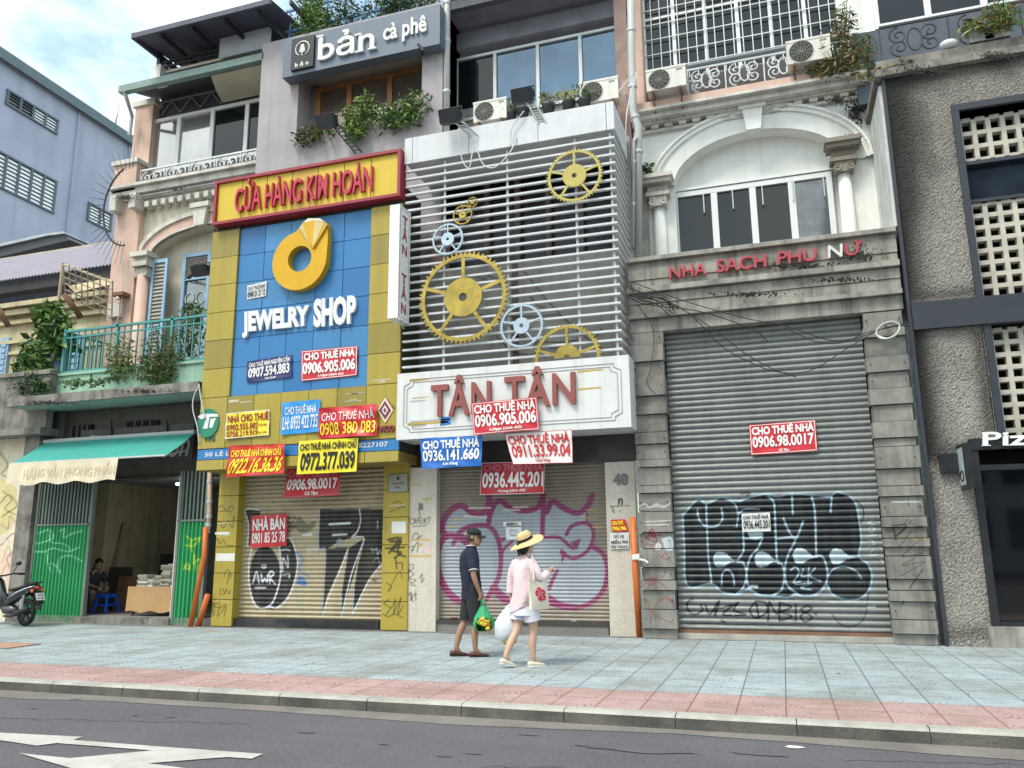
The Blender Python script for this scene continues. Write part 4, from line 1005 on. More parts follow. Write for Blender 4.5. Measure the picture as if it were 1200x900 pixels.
# wall behind the slats
M_backw = mat('grey back wall', '#a19e97', var=.12, streak=.3, dirt=.3, dcol=lin('#4b4843'))
yw = 14.35; zd = Z(620, 304, yw); xdl, xdr = X(505, 260, yw), X(717, 250, yw)
g = MB(); g.box(E2 - 1.2, E3, yw, yw + .15, 3.0, zd); g.box(E2 - 1.2, xdl, yw + .01, yw + .16, zd, zf1); g.box(xdr, E3, yw + .01, yw + .16, zd, zf1)
g.build('rear_wall', M_backw, tT)
g = MB(); g.box(xdl, xdr, yw + .3, yw + .35, zd, zf1); g.build('dark_window', mat('dark window behind slats', '#191a20', rough=.3, var=.3), tT)
g = MB()
for px in (571, 607, 643, 681): xx = X(px, 260, yw + .2); g.box(xx - .05, xx + .05, yw + .15, yw + .25, zd, zf1)
for px in (604,): xx = X(px, 350, yw); g.box(xx - .06, xx + .06, yw - .03, yw, 4, zd)
g.build('mullion', mat('brown mullion', '#6a5a52', var=.15), tT)
g = MB(); r_ = random.Random(4)
for i in range(9):
    a = W(r_.uniform(520, 720), r_.uniform(310, 400), yw - .05); b = W(r_.uniform(520, 720), r_.uniform(310, 425), yw - .05); c = (a + b) / 2 - Vector((0, 0, r_.uniform(.1, .5)))
    g.tube([a.lerp(c, k / 4).lerp(c.lerp(b, k / 4), k / 4) for k in range(5)], .008, 4)
g.build('loose_wiring', M_cable, tT)
# signboard
YT = 12.95; tx0, tx1 = E2 - .02, E3 + .06
signT = thing('shop_signboard', 'large white signboard with raised brown red letters reading TÂN TÂN', 'signboard', ((tx0 + tx1) / 2, YT, zt2))
g = MB(); g.box(tx0, tx1, YT, YT + .75, zt2, ztt); g.build('panel', mat('white sign enamel', '#d3d4d3', rough=.4, var=.05, streak=.28, dcol=lin('#8f8a82')), signT)
g = MB(); PT = quad([(tx0, YT, ztt), (tx1, YT, ztt), (tx1, YT, zt2), (tx0, YT, zt2)])
def border(ins, wd, nib):
    w_, h_ = tx1 - tx0, ztt - zt2; a, b, c, d = tx0 + ins, tx1 - ins, zt2 + ins * .9, ztt - ins * .9
    pts = [(a + nib, d), (b - nib, d), (b - nib, d - nib * .5), (b, d - nib), (b, c + nib), (b - nib, c + nib * .5), (b - nib, c), (a + nib, c), (a + nib, c + nib * .5), (a, c + nib), (a, d - nib), (a + nib, d - nib * .5)]
    for i in range(len(pts)):
        p, q = pts[i], pts[(i + 1) % len(pts)]; g.bar((p[0], YT - .004, p[1]), (q[0], YT - .004, q[1]), wd, .012, 0, (0, 1, 0))
border(.14, .009, .12); border(.2, .006, .12); g.build('border_line', mat('grey border line', '#98999a'), signT)
M_tan = mat('brown red sign letter', '#8c4a45', rough=.5, var=.1, streak=.2, dcol=lin('#5c3230'))
raised_letters(signT, 'TÂN', PT, (.165, .30, .43, .90), M_tan, .02, .07, space=1.12)
raised_letters(signT, 'TÂN', PT, (.49, .36, .785, .93), M_tan, .02, .07, space=1.12)
M_tape = [mat('yellow tape residue', '#b99c4a', rough=.9), mat('white tape residue', '#a8a8a2', rough=.9), mat('blue tape residue', '#2f6fb0', rough=.8)]
for (u, v, w_, h_, m_) in ((.06, .86, .09, .03, 0), (.06, .55, .08, .025, 1), (.07, .6, .08, .02, 0), (.05, .2, .19, .04, 0), (.06, .24, .2, .03, 1), (.2, .17, .05, .13, 2), (.07, .17, .07, .04, 1), (.79, .8, .11, .03, 0), (.79, .55, .1, .03, 0)):
    g = MB(); a, b = PT(u, v), PT(u + w_, v + h_); g.add([(a.x, YT - .003, a.z), (b.x, YT - .003, a.z + .015), (b.x - .02, YT - .003, b.z), (a.x + .03, YT - .003, b.z)], [(0, 1, 2, 3)])
    g.build('tape_strip', M_tape[m_], signT)
# ground floor: pillars, shutter box, shutter
M_stone = mat('speckled granite pillar', '#c3bcaf', rough=.5, var=.06, grain=.22, gs=70, streak=.15, dirt=.1, dcol=lin('#857a68'), paint=True)
yp = 13.75; KK = '#1d1d1f'
def pp(o, k): return lambda pts, w_=1.0, c=KK, a=.9: ('line', zs(pts, *o, k), w_, c, a)
q1 = pp((220, 560), 4); q2 = pp((450, 400), 4); q3 = pp((480, 580), 4)
ts1 = [q1(p) for p in ([(1045, 215), (1040, 190), (1060, 195), (1060, 215), (1050, 215)], [(1065, 190), (1070, 212), (1078, 190)], [(1100, 190), (1085, 190), (1085, 212), (1100, 212)], [(1086, 200), (1098, 200)], [(1108, 212), (1108, 190), (1118, 198), (1108, 202), (1120, 214)], [(1122, 188), (1140, 186)], [(1131, 188), (1131, 214)], [(1055, 228), (1120, 224)], [(1085, 150), (1088, 185)], [(1045, 300), (1065, 260), (1085, 270), (1070, 290), (1100, 270)], [(1050, 340), (1080, 300), (1075, 350)], [(1030, 330), (1060, 320), (1050, 350)], [(1035, 410), (1055, 405), (1055, 430), (1035, 435), (1060, 450), (1040, 470), (1070, 480), (1045, 500), (1070, 505)], [(1040, 420), (1035, 470), (1050, 495)], [(1085, 470), (1100, 450), (1095, 490), (1110, 470)], [(1030, 555), (1050, 540), (1045, 575), (1060, 550), (1075, 545)], [(1040, 535), (1055, 580)], [(1065, 530), (1070, 575)])]
ts1 += [q1([(1055, 32), (1090, 30)], 1.6, '#b99a3e', .9), q1([(1100, 98), (1140, 98)], 1.8, '#b99a3e', .9), q1([(1120, 100), (1120, 115)], 1.6, '#b99a3e', .9), q1([(1050, 290), (1135, 292)], 2, '#c99a2a', .9), q1([(1045, 368), (1140, 368)], 2, '#c99a2a', .9), q1([(1085, 320), (1100, 310)], 2.5, '#c99a2a', .9)]
ts1 += [('fill', zs([(1082, 120), (1102, 118), (1102, 150), (1082, 152)], 220, 560, 4), 1, '#3a3a3a', .75, True), ('fill', zs([(1100, 330), (1130, 315), (1140, 340), (1120, 355), (1105, 345)], 220, 560, 4), 1, '#d8b8b8', .7)]
ts2 = [q2(p, 2.2) for p in ([(1100, 765), (1102, 740)], [(1115, 765), (1115, 740), (1100, 745)])] + [q2(p, 1) for p in ([(1065, 770), (1080, 805), (1068, 790)], [(1100, 800), (1110, 790)], [(1060, 775), (1150, 770)])]
for l, r, tsx in ((477, 511, ts1), (712, 747, ts2)):
    xa, xb = X(l, 650, yp), X(r, 650, yp); zt_ = Z((l + r) / 2, 548 if l < 600 else 541, yp)
    m_ = MB(); m_.grid(lambda u, v: (xa + (xb - xa) * u, yp, zt_ * v), 44, 190)
    m_.grid(lambda u, v: (xb, yp + .25 * u, zt_ * v), 1, 1); m_.grid(lambda u, v: (xa, yp + .25 * (1 - u), zt_ * v), 1, 1); m_.grid(lambda u, v: (xa + (xb - xa) * u, yp + .25 * v, zt_), 1, 1)
    m_.paint = spray(np.array(m_.v), tsx); po = m_.build('pillar', M_stone, tT)
    if l > 600:
        num = MB(); PN = quad([(xa, yp, zt_), (xb, yp, zt_), (xb, yp, 0), (xa, yp, 0)]); lettering(num, '48', PN, (.28, .86, .78, .93), 0, .04, .015); num.build('house_number', mat('grey metal numeral', '#6b6b6b', rough=.4, metal=.3), po)
xs0, xs1 = X(511, 650, 13.93), X(712, 650, 13.93)
g = MB(); ztb = Z(600, 545, 13.8)
g.box(E2 + .05, E3 - .02, 13.82, 14.1, ztb, 3.35)
for i in range(12): g.box(xs0 + .1, xs1 - .1, 13.8, 13.82, ztb + .06 + i * .045, ztb + .085 + i * .045)
g.build('shutter_box', mat('dark brown shutter box', '#3d3a37', rough=.5, var=.15), tT)
Mg, Fl = '#83305e', '#98a0a9'
O7 = (480, 580, 4)
def l7(pts, w_=4.6, c=Mg, a=.97): return ('line', zs(pts, *O7), w_ * (1.35 if c == Mg else 1), c, a)
sil = [(160, 190), (172, 110), (230, 58), (300, 92), (352, 84), (372, 60), (384, 70), (430, 32), (470, 62), (540, 80), (600, 66), (640, 60), (675, 34), (720, 64), (790, 88), (828, 66), (832, 130), (862, 170), (850, 236), (905, 275), (926, 345), (908, 440), (850, 503), (760, 528), (668, 508), (600, 470), (490, 505), (440, 480), (400, 440), (350, 498), (240, 500), (180, 450), (142, 370), (136, 262)]
sp = [('fill', zs(sil, *O7), 1, Fl, .9)]
for i in range(60):
    x_ = random.uniform(180, 860); y_ = random.uniform(60, 500); sp.append(('line', zs([(x_, y_), (x_ + random.uniform(30, 110), y_ + random.uniform(-3, 3))], *O7), .7, '#8a919c', .55, True))
sp += [l7([(168, 190), (152, 150), (180, 85), (240, 50), (300, 86), (350, 80), (374, 30), (370, 0)], 5.5), l7([(374, 0), (372, 125)], 5), l7([(375, 100), (395, 50), (425, 28), (470, 60), (540, 75), (600, 58), (628, 0)], 4.6), l7([(627, 8), (622, 190)], 4.2), l7([(642, 80), (672, 30), (722, 62), (790, 85), (835, 50), (857, 0)], 5), l7([(830, 60), (830, 122)], 1.6),
       l7([(205, 228), (240, 170), (300, 145), (370, 148), (412, 200), (428, 300), (412, 400), (352, 500)], 4.2), l7([(228, 180), (262, 200), (290, 240)], 2.8), l7([(290, 240), (210, 192), (160, 205), (134, 270), (140, 370), (180, 450), (240, 502)], 5.2), l7([(150, 410), (190, 470), (240, 505)], 5.5),
       l7([(420, 215), (470, 200), (525, 205)], 3), l7([(428, 292), (445, 250), (480, 220)], 2.4), l7([(395, 440), (440, 482), (492, 507), (560, 508)], 7.5), l7([(622, 200), (700, 200), (750, 240), (770, 250)], 3), l7([(735, 185), (762, 145), (830, 132), (862, 180), (840, 255), (770, 297), (712, 270)], 3.2),
       ('fill', zs([(805, 203), (752, 225), (785, 258)], *O7), 1, Mg, .95, True), ('fill', zs([(706, 248), (737, 272), (714, 322)], *O7), 1, Mg, .95, True), l7([(850, 240), (905, 275), (928, 350), (910, 440), (850, 505), (760, 530), (668, 510)], 4.2), l7([(650, 480), (700, 515), (780, 528)], 6), l7([(692, 355), (670, 400), (655, 440)], 3.2), l7([(500, 60), (505, 20)], 2, Mg, .0)]
for p in ([(278, 62), (378, 60)], [(488, 57), (550, 55)], [(255, 100), (360, 105)], [(260, 180), (300, 178)], [(440, 70), (515, 70)]): sp.append(l7(p, 2, '#c9c6bd', .9))
for p in ([(180, 148), (225, 148)], [(200, 116), (240, 112)], [(830, 72), (880, 72)], [(815, 108), (870, 108)], [(860, 150), (905, 150)]): sp.append(l7(p, 1.8, '#b39a55', .9))
sp += [('fill', zs([(192, 573), (228, 573), (228, 586), (192, 586)], *O7), 1, '#3d2a20', .9, True), ('fill', zs([(755, 586), (783, 586), (783, 606), (755, 606)], *O7), 1, '#c9cdd0', .9, True)]
M_shtaupe = mat('taupe shutter', '#857a6f', rough=.5, var=.08, streak=.25, dirt=.16, dcol=lin('#6e6459'), paint=True)
pr2 = lambda t: -.016 * math.sin(math.pi * t)
shutter_mesh(xs0, xs1, .2, ztb + .05, 13.93, .065, pr2, 330, 6, M_shtaupe, 'roller_shutter', sp, tT)
g = MB(); g.box(xs0, xs1, 13.8, 14.1, 0, .15); g.build('doorstep', mat('grey granite step', '#777471', rough=.6, grain=.4, gs=60), tT)
g = MB(); g.box(xs0 + .01, xs1 - .01, 13.78, 13.95, .15, .2); g.box(xs0 - .02, xs1 + .02, 13.97, 14.1, .2, 3.3); g.build('sill', mat('dark metal sill', '#3b3937', rough=.5), tT)
# upper floor: tinted glazing, parapet ledge, dark eave
yu = 15.0
window(tT, 533, 48, 735, 125, yu, 4, M_alu, M_glassb, .06, .08, mull=[.245, .5, .745], panes=[M_glass, M_glassb, M_glassb, M_glassb])
g = MB(); zwb, zwt = Z(634, 112, yu), Z(634, 36, yu)
g.box(E2 + .28, E3, yu + .05, yu + .3, zf1 - .3, zwb + .05); g.build('upper_wall', mat('mottled grey green plaster', '#7f837c', var=.2, vs=4, dirt=.5, streak=.3), tT)
g = MB(); g.box(E2 + .28, E3 - .28, yu - .02, yu + .3, zwt - .04, zwt + .35, 0); g.box(E2 + .1, E3 - .25, yu - .75, yu - .6, zwt + .42, zwt + .62, 1); g.box(E2 + .1, E3 - .25, yu - .6, yu + .3, zwt + .5, zwt + .55, 0)
g.box(E2 + .1, E3 - .2, yu - .9, yu - .8, zwt + .95, zwt + 1.2, 1); g.box(E2 + .1, E3 - .2, yu - .85, yu + .3, zwt + 1.2, zwt + 1.26, 0)
g.build('eave', [mat('dim lilac soffit', '#7b7c86', var=.15, dirt=.3), mat('dark eave beam', '#4b4d54', var=.15)], tT)
g = MB(); g.box(E2 + .28, E3 - .28, ybk, yu + .05, zf1 - .32, zf1 - .1); g.build('ledge', M_concd, tT)
g = MB(); g.box(E2 + .02, E2 + .28, yu - .7, yu + .2, 7, zwt + .5); g.box(E3 - .3, E3 - .04, yu - .1, yu + .3, zf1 - 3, zwt + 2); g.build('party_wall', mat('faded pink plaster', '#b09389', var=.15, dirt=.6, streak=.4, dcol=lin('#5a504b')), tT)

# ---- white arched building
tW = thing('arched_building', 'white colonial building with arched upper window above a grey stone shopfront and wide grey shutter', 'building', ((E3 + E4) / 2, 14, 0))
YG = 13.5; yu = 15.0
zct = Z(890, 287, YG); zsh = Z(895, 381, 13.72)
gxl, gxr = X(786.5, 560, 13.72), X(1028, 560, 13.72)
cx0, cx1 = E3 + .02, E4 - .02
g = MB(); hh = zct - zsh
bands = [(0.0, .10, .10), (.10, .12, .0), (.22, .30, .02), (.52, .2, .0), (.73, .13, .13), (.87, .23, .04), (1.10, .24, .02), (1.35, .10, .09), (1.46, .30, .0)]
tot = 1.76; k = hh / tot
for a, h_, p_ in bands: g.box(cx0 - (.02 if p_ > .08 else 0), cx1, YG - p_, 14.3, zct - (a + h_) * k + .006, zct - a * k)
g.box(cx0 + .01, cx1 - .01, YG + .02, 14.3, zsh, zct - .02); g.box(cx0 + .01, cx1 - .01, 14.3, 15.0, zct - .3, zct - .05)
g.build('entablature', M_conc, tW)
M_block = mat('painted stone block', '#84827b', rough=.9, var=.26, vs=2.6, streak=.75, dirt=.45, ds=2.0, dcol=(.085, .08, .073), grain=.1, gs=80, bump=.25, bs=30, paint=True)
rd = '#8f2a2c'
O9 = (740, 560, 3.75); O1 = (1000, 550, 4)
l9 = lambda pts, w_=1.0, c=rd, a=.85: ('line', zs(pts, *O9), w_, c, a)
lr = lambda pts, w_=1.2, c='#1b1b1c', a=.9: ('line', zs(pts, *O1), w_, c, a)
sL = [l9(p, w_) for w_, p in ((1.6, [(70, 270), (90, 225), (110, 280), (60, 260), (130, 250)]), (3, [(80, 235), (100, 260)]), (1, [(60, 290), (120, 300), (100, 320)]), (1.2, [(130, 350), (150, 330), (160, 360), (120, 340)]), (.9, [(50, 420), (100, 390), (145, 400), (140, 440)]), (1.4, [(60, 450), (100, 440), (80, 470), (110, 460)]), (.9, [(40, 480), (90, 450), (140, 470), (160, 500)]), (.9, [(70, 540), (90, 590), (130, 620), (185, 640)]), (.9, [(185, 550), (150, 520), (110, 560), (80, 640)]), (.8, [(100, 560), (150, 530), (190, 560)]))]
sL += [l9([(35, 125), (60, 115), (80, 130), (110, 115), (140, 130), (170, 112)], 2.4, '#bdbdb8', .8), l9([(40, 135), (160, 120)], 2.2, '#bdbdb8', .6), l9([(60, 192), (170, 188)], 1.5, '#c9c9c4', .9), l9([(60, 208), (165, 204)], 1.5, '#c9c9c4', .9), ('fill', zs([(130, 265), (175, 258), (185, 290), (180, 318), (150, 318), (140, 290)], *O9), 1, '#c3c7cc', .95), ('fill', zs([(100, 300), (118, 282), (132, 300), (125, 318), (105, 318)], *O9), 1, '#d2d2d0', .9)]
sR = [lr([(185, 265), (248, 262), (200, 310), (185, 262)], 2.4), lr([(195, 310), (200, 330)], 2.4), lr([(270, 290), (215, 365)], 1.1), lr([(300, 340), (230, 410), (325, 395), (230, 450), (335, 435), (220, 500)], 1), lr([(325, 470), (265, 555)], 1.6), lr([(275, 485), (355, 560)], .8), lr([(235, 615), (228, 635)], 1.4), lr([(240, 255), (255, 235), (260, 258)], 1), lr([(285, 240), (270, 240), (272, 258), (285, 258), (285, 250)], 1.0), lr([(290, 262), (292, 275), (300, 262), (300, 275), (312, 262), (312, 275), (325, 262), (326, 275), (338, 262)], 1), lr([(180, 152), (315, 152)], 2, '#d0d0cc', .9), lr([(258, 135), (260, 170)], .9), lr([(205, 322), (330, 327)], 1.6, '#a8842f', .9)]
def strips(l, r, ztop, seed, strokes):
    r_ = random.Random(seed); z = .0; m_ = MB(); xa, xb = l, r
    hs = []
    while z < ztop - .05:
        h_ = r_.choice([.13, .16, .2, .26, .3, .34]); h_ = min(h_, ztop - z); hs.append((z, h_)); z += h_
    for i, (z, h_) in enumerate(hs):
        p_ = .05 if i % 2 else .0; p_ += r_.uniform(-.006, .012); tw = r_.uniform(-.006, .006)
        xa_, xb_ = xa - (.015 if i % 2 else 0) + r_.uniform(-.012, .012), xb + (.015 if i % 2 else 0) + r_.uniform(-.012, .012)
        y0 = YG - p_; za, zb = z + .007, z + h_ - .007
        nx_, nz_ = 46, max(3, round(h_ / .014))
        m_.grid(lambda u, v: (xa_ + (xb_ - xa_) * u, y0 + tw * (u - .5), za + (zb - za) * v), nx_, nz_)
        m_.grid(lambda u, v: (xa_ + (xb_ - xa_) * u, y0 + tw * (u - .5) + .1 * v, zb), 1, 1)
        m_.grid(lambda u, v: (xa_ + (xb_ - xa_) * u, y0 + tw * (u - .5) + .1 * (1 - v), za), 1, 1)
        m_.grid(lambda u, v: (xb_, y0 + .3 * u + tw * .5, za + (zb - za) * v), 1, 1); m_.grid(lambda u, v: (xa_, y0 + .3 * (1 - u) - tw * .5, za + (zb - za) * v), 1, 1)
    m_.paint = spray(np.array(m_.v), strokes); po = m_.build('stone_pilaster', M_block, tW)
    g = MB(); g.box(xa + .03, xb - .03, YG + .03, 14.0, 0, ztop); g.build('pilaster_core', mat('dark stone joint', '#3e3c38', rough=.95), po)
    h = MB(); 
    for (z, h_) in hs:
        if h_ > .18 and r_.random() < .7:
            for sx in (xa + .04, xb - .05): h.tube([(sx, YG - .07, z + h_ / 2), (sx, YG + .02, z + h_ / 2)], .009, 6)
    if h.v: h.build('bolts', M_iron, po)
strips(cx0 + .01, gxl - .0, zsh, 3, sL); strips(gxr + .0, cx1 - .03, zsh, 8, sR)
# wide shutter with graffiti
nv = '#14171e'; lb = '#94abba'
F9 = lambda pts, c=nv, a=.97: ('fill', zs(pts, *O9), 1, c, a)
c9 = lambda pts, w_=2.3, c=lb, a=.95: ('line', zs(pts, *O9), w_, c, a)
body = [(225, 165), (290, 95), (330, 112), (400, 85), (470, 102), (500, 92), (590, 70), (640, 82), (700, 70), (800, 75), (870, 82), (900, 62), (950, 75), (985, 110), (1003, 200), (1010, 280), (1000, 345), (1040, 380), (1057, 430), (1045, 490), (1005, 530), (940, 536), (880, 510), (857, 470), (820, 510), (760, 521), (720, 512), (690, 526), (640, 522), (560, 515), (510, 490), (470, 512), (400, 503), (350, 466), (245, 474), (232, 300)]
sg = [F9(body)]
for i in range(70):
    x_ = random.uniform(250, 990); y_ = random.uniform(100, 500); sg.append(c9([(x_, y_), (x_ + random.uniform(40, 120), y_ + random.uniform(-4, 4))], .8, '#3a434d', .5))
sg += [c9(body + [body[0]], 2.5), c9([(290, 140), (296, 180), (325, 212), (372, 212), (400, 180), (395, 135)]), c9([(328, 112), (332, 230), (338, 350), (345, 400), (352, 466)], 2.2), c9([(400, 85), (450, 110), (468, 160), (462, 215)], 2), c9([(470, 158), (500, 138), (560, 138)], 2), c9([(490, 240), (492, 320), (465, 365), (490, 372), (506, 420), (492, 480), (460, 512)], 2.3),
       c9([(575, 265), (555, 310), (522, 350), (506, 420), (516, 480), (560, 515)], 2.3), c9([(600, 80), (626, 110), (632, 200), (640, 358), (662, 380), (672, 430), (660, 490), (620, 518)], 2.3), c9([(668, 178), (690, 230), (722, 266), (755, 190)], 2.4), c9([(640, 268), (690, 262), (722, 268), (690, 335), (674, 400), (684, 470), (740, 518)], 2.3), c9([(705, 75), (709, 160)], 2.2), c9([(790, 75), (806, 150), (812, 335)], 2.4), c9([(780, 352), (838, 346), (862, 420), (846, 482), (800, 518)], 2.3), c9([(880, 85), (875, 150)], 2.2), c9([(1000, 345), (940, 345)], 2.2), c9([(862, 432), (890, 400), (940, 390), (990, 412), (1012, 445)], 1.8),
       c9([(396, 472), (400, 420), (425, 404), (446, 430), (452, 472)], 1.8), c9([(700, 405), (722, 392), (736, 418), (712, 460), (742, 455)], 1.7), c9([(755, 400), (747, 432), (776, 430)], 1.5), c9([(779, 393), (776, 466)], 1.5), c9([(808, 396), (784, 430), (832, 455)], 1.5), c9([(720, 470), (790, 462), (745, 482), (790, 492)], 1.5), c9([(525, 476), (552, 478)], 3, '#c3ccd2'), c9([(500, 265), (540, 268)], 1.8)]
for cx, cy in ((395, 358), (577, 358), (745, 342), (906, 345)): sg.append(F9([(cx - 38, cy - 6), (cx - 20, cy - 32), (cx + 16, cy - 28), (cx + 48, cy - 2), (cx + 76, cy + 6), (cx + 40, cy + 14), (cx + 10, cy + 32), (cx - 24, cy + 30)], '#b4c6cd', .9))
sg += [F9([(510, 240), (575, 240), (572, 262), (548, 272), (522, 262)], '#b4c6cd', .9)]
bk = '#141414'
sg += [c9(p, 2.3, bk, .95) for p in ([(268, 532), (246, 548), (250, 582), (278, 600), (312, 582), (305, 560)], [(325, 560), (345, 598), (385, 540), (368, 605), (372, 570), (400, 572), (440, 560), (402, 600), (440, 605)], [(425, 578), (470, 548), (450, 582), (502, 600), (455, 606)], [(395, 625), (410, 635)], [(545, 545), (520, 580), (545, 615), (595, 590), (590, 550), (545, 542)], [(548, 550), (560, 615)], [(605, 545), (600, 628)], [(605, 545), (642, 600), (652, 545), (650, 628)], [(652, 548), (702, 568), (658, 590), (705, 608), (652, 628)], [(722, 558), (722, 628)], [(772, 562), (746, 580), (794, 612), (764, 632), (744, 606), (792, 576), (772, 562)], [(808, 598), (812, 600)])]
sg += [c9([(220, 655), (300, 640), (370, 640), (450, 648), (560, 640), (640, 648), (740, 640), (800, 645)], 1.4, '#2c2f30', .6), c9([(880, 598), (915, 640), (960, 655), (1010, 632), (1035, 580), (1040, 505)], 1.6, '#24282a', .8), c9([(480, 70), (520, 68), (505, 80)], 2, bk, .8), c9([(985, 100), (1015, 130), (1020, 170), (1005, 200)], 2, bk, .8), c9([(700, 520), (690, 600), (760, 660), (830, 640)], 1.2, '#444444', .4), c9([(520, 640), (600, 655), (680, 630)], 1.2, '#444444', .4)]
sg += [c9(p, 1.5, '#b9cdd0', .8) for p in ([(1060, 185), (1040, 200), (1072, 205)], [(1045, 215), (1070, 225), (1050, 240), (1042, 222)], [(1040, 255), (1075, 250)], [(1045, 270), (1070, 290), (1042, 300)], [(1060, 315), (1048, 340), (1085, 335)], [(1095, 355), (1105, 372)])]
sg += [c9([(870, 545), (1150, 545)], 2, '#b9c0bf', .5), c9([(1040, 568), (1070, 566)], 3, '#c9cdcc', .8), c9([(650, 540), (840, 535)], 1.6, '#aab2b0', .5)]
M_shgrey = mat('grey green shutter', '#808381', rough=.45, var=.09, streak=.35, dirt=.18, dcol=lin('#586360'), paint=True, metal=.1)
pr3 = lambda t: -.03 * math.sin(math.pi * min(1, t / .78)) ** .7 if t < .78 else .014
shutter_mesh(gxl + .02, gxr - .02, .14, zsh + .1, 13.72, .098, pr3, 300, 8, M_shgrey, 'roller_shutter', sg, tW)
g = MB(); g.box(gxl, gxr, 13.62, 13.9, 0, .09); g.build('doorstep', M_kerb, tW)
g = MB(); g.box(gxl + .02, gxr - .02, 13.66, 13.78, .09, .14); g.build('bottom_rail', M_rust, tW)
g = MB(); g.box(gxl - .03, gxr + .03, 13.76, 13.9, .14, zsh + .2); g.build('back_panel', M_dark, tW)
# upper arch wall
cxw = X(884, 160, yu); rin = (X(985, 200, yu) - X(784, 200, yu)) / 2; zsp = Z(884, 205, yu); hin = Z(884, 154, yu) - zsp
zt_ = Z(880, 138, yu); zl0 = Z(812, 119, yu - .4); zl1 = Z(812, 110, yu - .4); kc = (zl0 - zt_) / .62
g = MB(); spandrel(g, cxw, zsp, rin, hin, E3, E4, zt_, yu, .3); g.box(E3, cxw - rin, yu, yu + .3, zct - .1, zsp); g.box(cxw + rin, E4, yu, yu + .3, zct - .1, zsp); g.box(cxw - rin, cxw + rin, yu + .3, yu + .35, zct - .1, zsp + hin + .1)
g.build('arch_wall', M_white, tW)
g = MB(); arch_band(g, cxw, zsp, rin, hin, rin + .34, hin + .34, yu - .06, .08); arch_band(g, cxw, zsp, rin + .34, hin + .34, rin + .42, hin + .42, yu - .11, .13); arch_band(g, cxw, zsp, rin + .42, hin + .42, rin + .47, hin + .47, yu - .15, .17)
zk0, zk1 = zsp + hin - .04, zsp + hin + .5
g.prism([(cxw - .13, zk0), (cxw + .13, zk0), (cxw + .19, zk1 - .1), (cxw - .19, zk1 - .1)], yu - .19, yu); g.box(cxw - .25, cxw + .25, yu - .24, yu, zk1 - .1, zk1)
g.build('arch_moulding', M_white, tW)
for px, pyc in ((772, 222), (993, 180)):
    xc = X(px, 240, yu - .1); zc = Z(px, pyc, yu - .1); g = MB()
    for dz, w_, p_ in ((-.18, .46, .26), (-.06, .4, .2), (.06, .56, .34), (.14, .62, .4)): g.box(xc - w_ / 2, xc + w_ / 2, yu - p_, yu + .02, zc + dz, zc + dz + .08)
    g.box(xc - .19, xc + .19, yu - .19, yu + .02, zc - .17, zc + .06)
    for s_ in (-1, 1):
        q = scroll(xc + s_ * .12, zc - .3, .085, 1.2, math.pi / 2, s_); g.tube([(a, yu - .22, b) for a, b in q], .022, 5)
    g.box(xc - .16, xc + .16, yu - .22, yu, zc - .38, zc - .18)
    g.build('capital', M_trim if px < 800 else mat('blackened moulding', '#8d877b', var=.3, dirt=.7, ds=2.5, dcol=(.05, .028, .024), bump=.4), tW)
    g = MB(); g.loft([(xc, yu - .06, zct - .1, .14, .12), (xc, yu - .06, zct + .1, .135, .11), (xc, yu - .06, zc - .36, .11, .1)], 16); g.build('column', M_white, tW, smooth=True)
window(tW, 789, 213, 979, 291, yu + .18, 4, M_whitefr, M_glass, .1, .1, mull=[.27, .515, .755], panes=[M_glass, M_glass, M_glass, mat('grey mirror glass', '#6f7678', rough=.05, metal=.55, var=.5, vs=1.2)])
g = MB(); xa, xb = cxw - rin, cxw + rin; zwt = Z(884, 213, yu + .18)
g.box(xa, xb, yu + .16, yu + .31, zwt + .02, zwt + .07); g.build('window_head', M_whitefr, tW)
for i in range(6):
    g = MB(); xx = X(789, 250, yu + .28) + .05 + i * .55; g.box(xx, xx + .02, yu + .15, yu + .18, zwt - .5, zwt - .1); g.build('bolt', M_alu, tW)
# cornice, dentils, peach ledge
zc = Z(880, 118, yu); g = MB()
for z_, h_, p_ in ((-.02, .1, .1), (.22, .1, .2), (.32, .2, .34), (.52, .1, .46)): g.box(E3, E4 - .02, yu - p_, yu + .3, zt_ + z_ * kc + .001, zt_ + (z_ + h_) * kc)
g.box(E3, E4 - .02, yu - .02, yu + .3, zt_ + .08 * kc, zt_ + .22 * kc)
i = 0
while E3 + .1 + i * .27 < E4 - .2: xx = E3 + .1 + i * .27; g.box(xx, xx + .15, yu - .16, yu - .02, zt_ + .08 * kc, zt_ + .215 * kc); i += 1
g.build('cornice', mat('flaking white moulding', '#c9c7c0', var=.1, streak=.35, dirt=.55, ds=1.3, dcol=(.14, .13, .11), bump=.25, bs=20), tW)
g = MB(); g.box(E3 + .02, E4 - .5, yu - .4, yu + .4, zl0, zl1); g.build('balcony_ledge', M_peach, tW)
g = MB(); g.box(E4 - .5, E4 - .02, yu - .44, yu + .4, zl0 - .05, zl1 + .05); g.build('mossy_ledge_end', M_concd, tW)
zrt = Z(905, 60, yu - .3)
scroll_railing(tW, X(806, 95, yu - .3), E4 - .35, zl1 + .02, zrt - .05, yu - .3, M_ironw, pitch=.8, r=.014)
g = MB(); g.tube([(X(806, 95, yu - .3), yu - .3, zrt), (E4 - .35, yu - .3, zrt)], .055, 8); g.build('handrail', mat('grey handrail pipe', '#5e6a70', rough=.5), tW)
window(tW, 752, -62, 983, 82, yu + .25, 6, M_whitefr, M_glass, .06, .08, grille=(21, 8, .009), transom=.56)
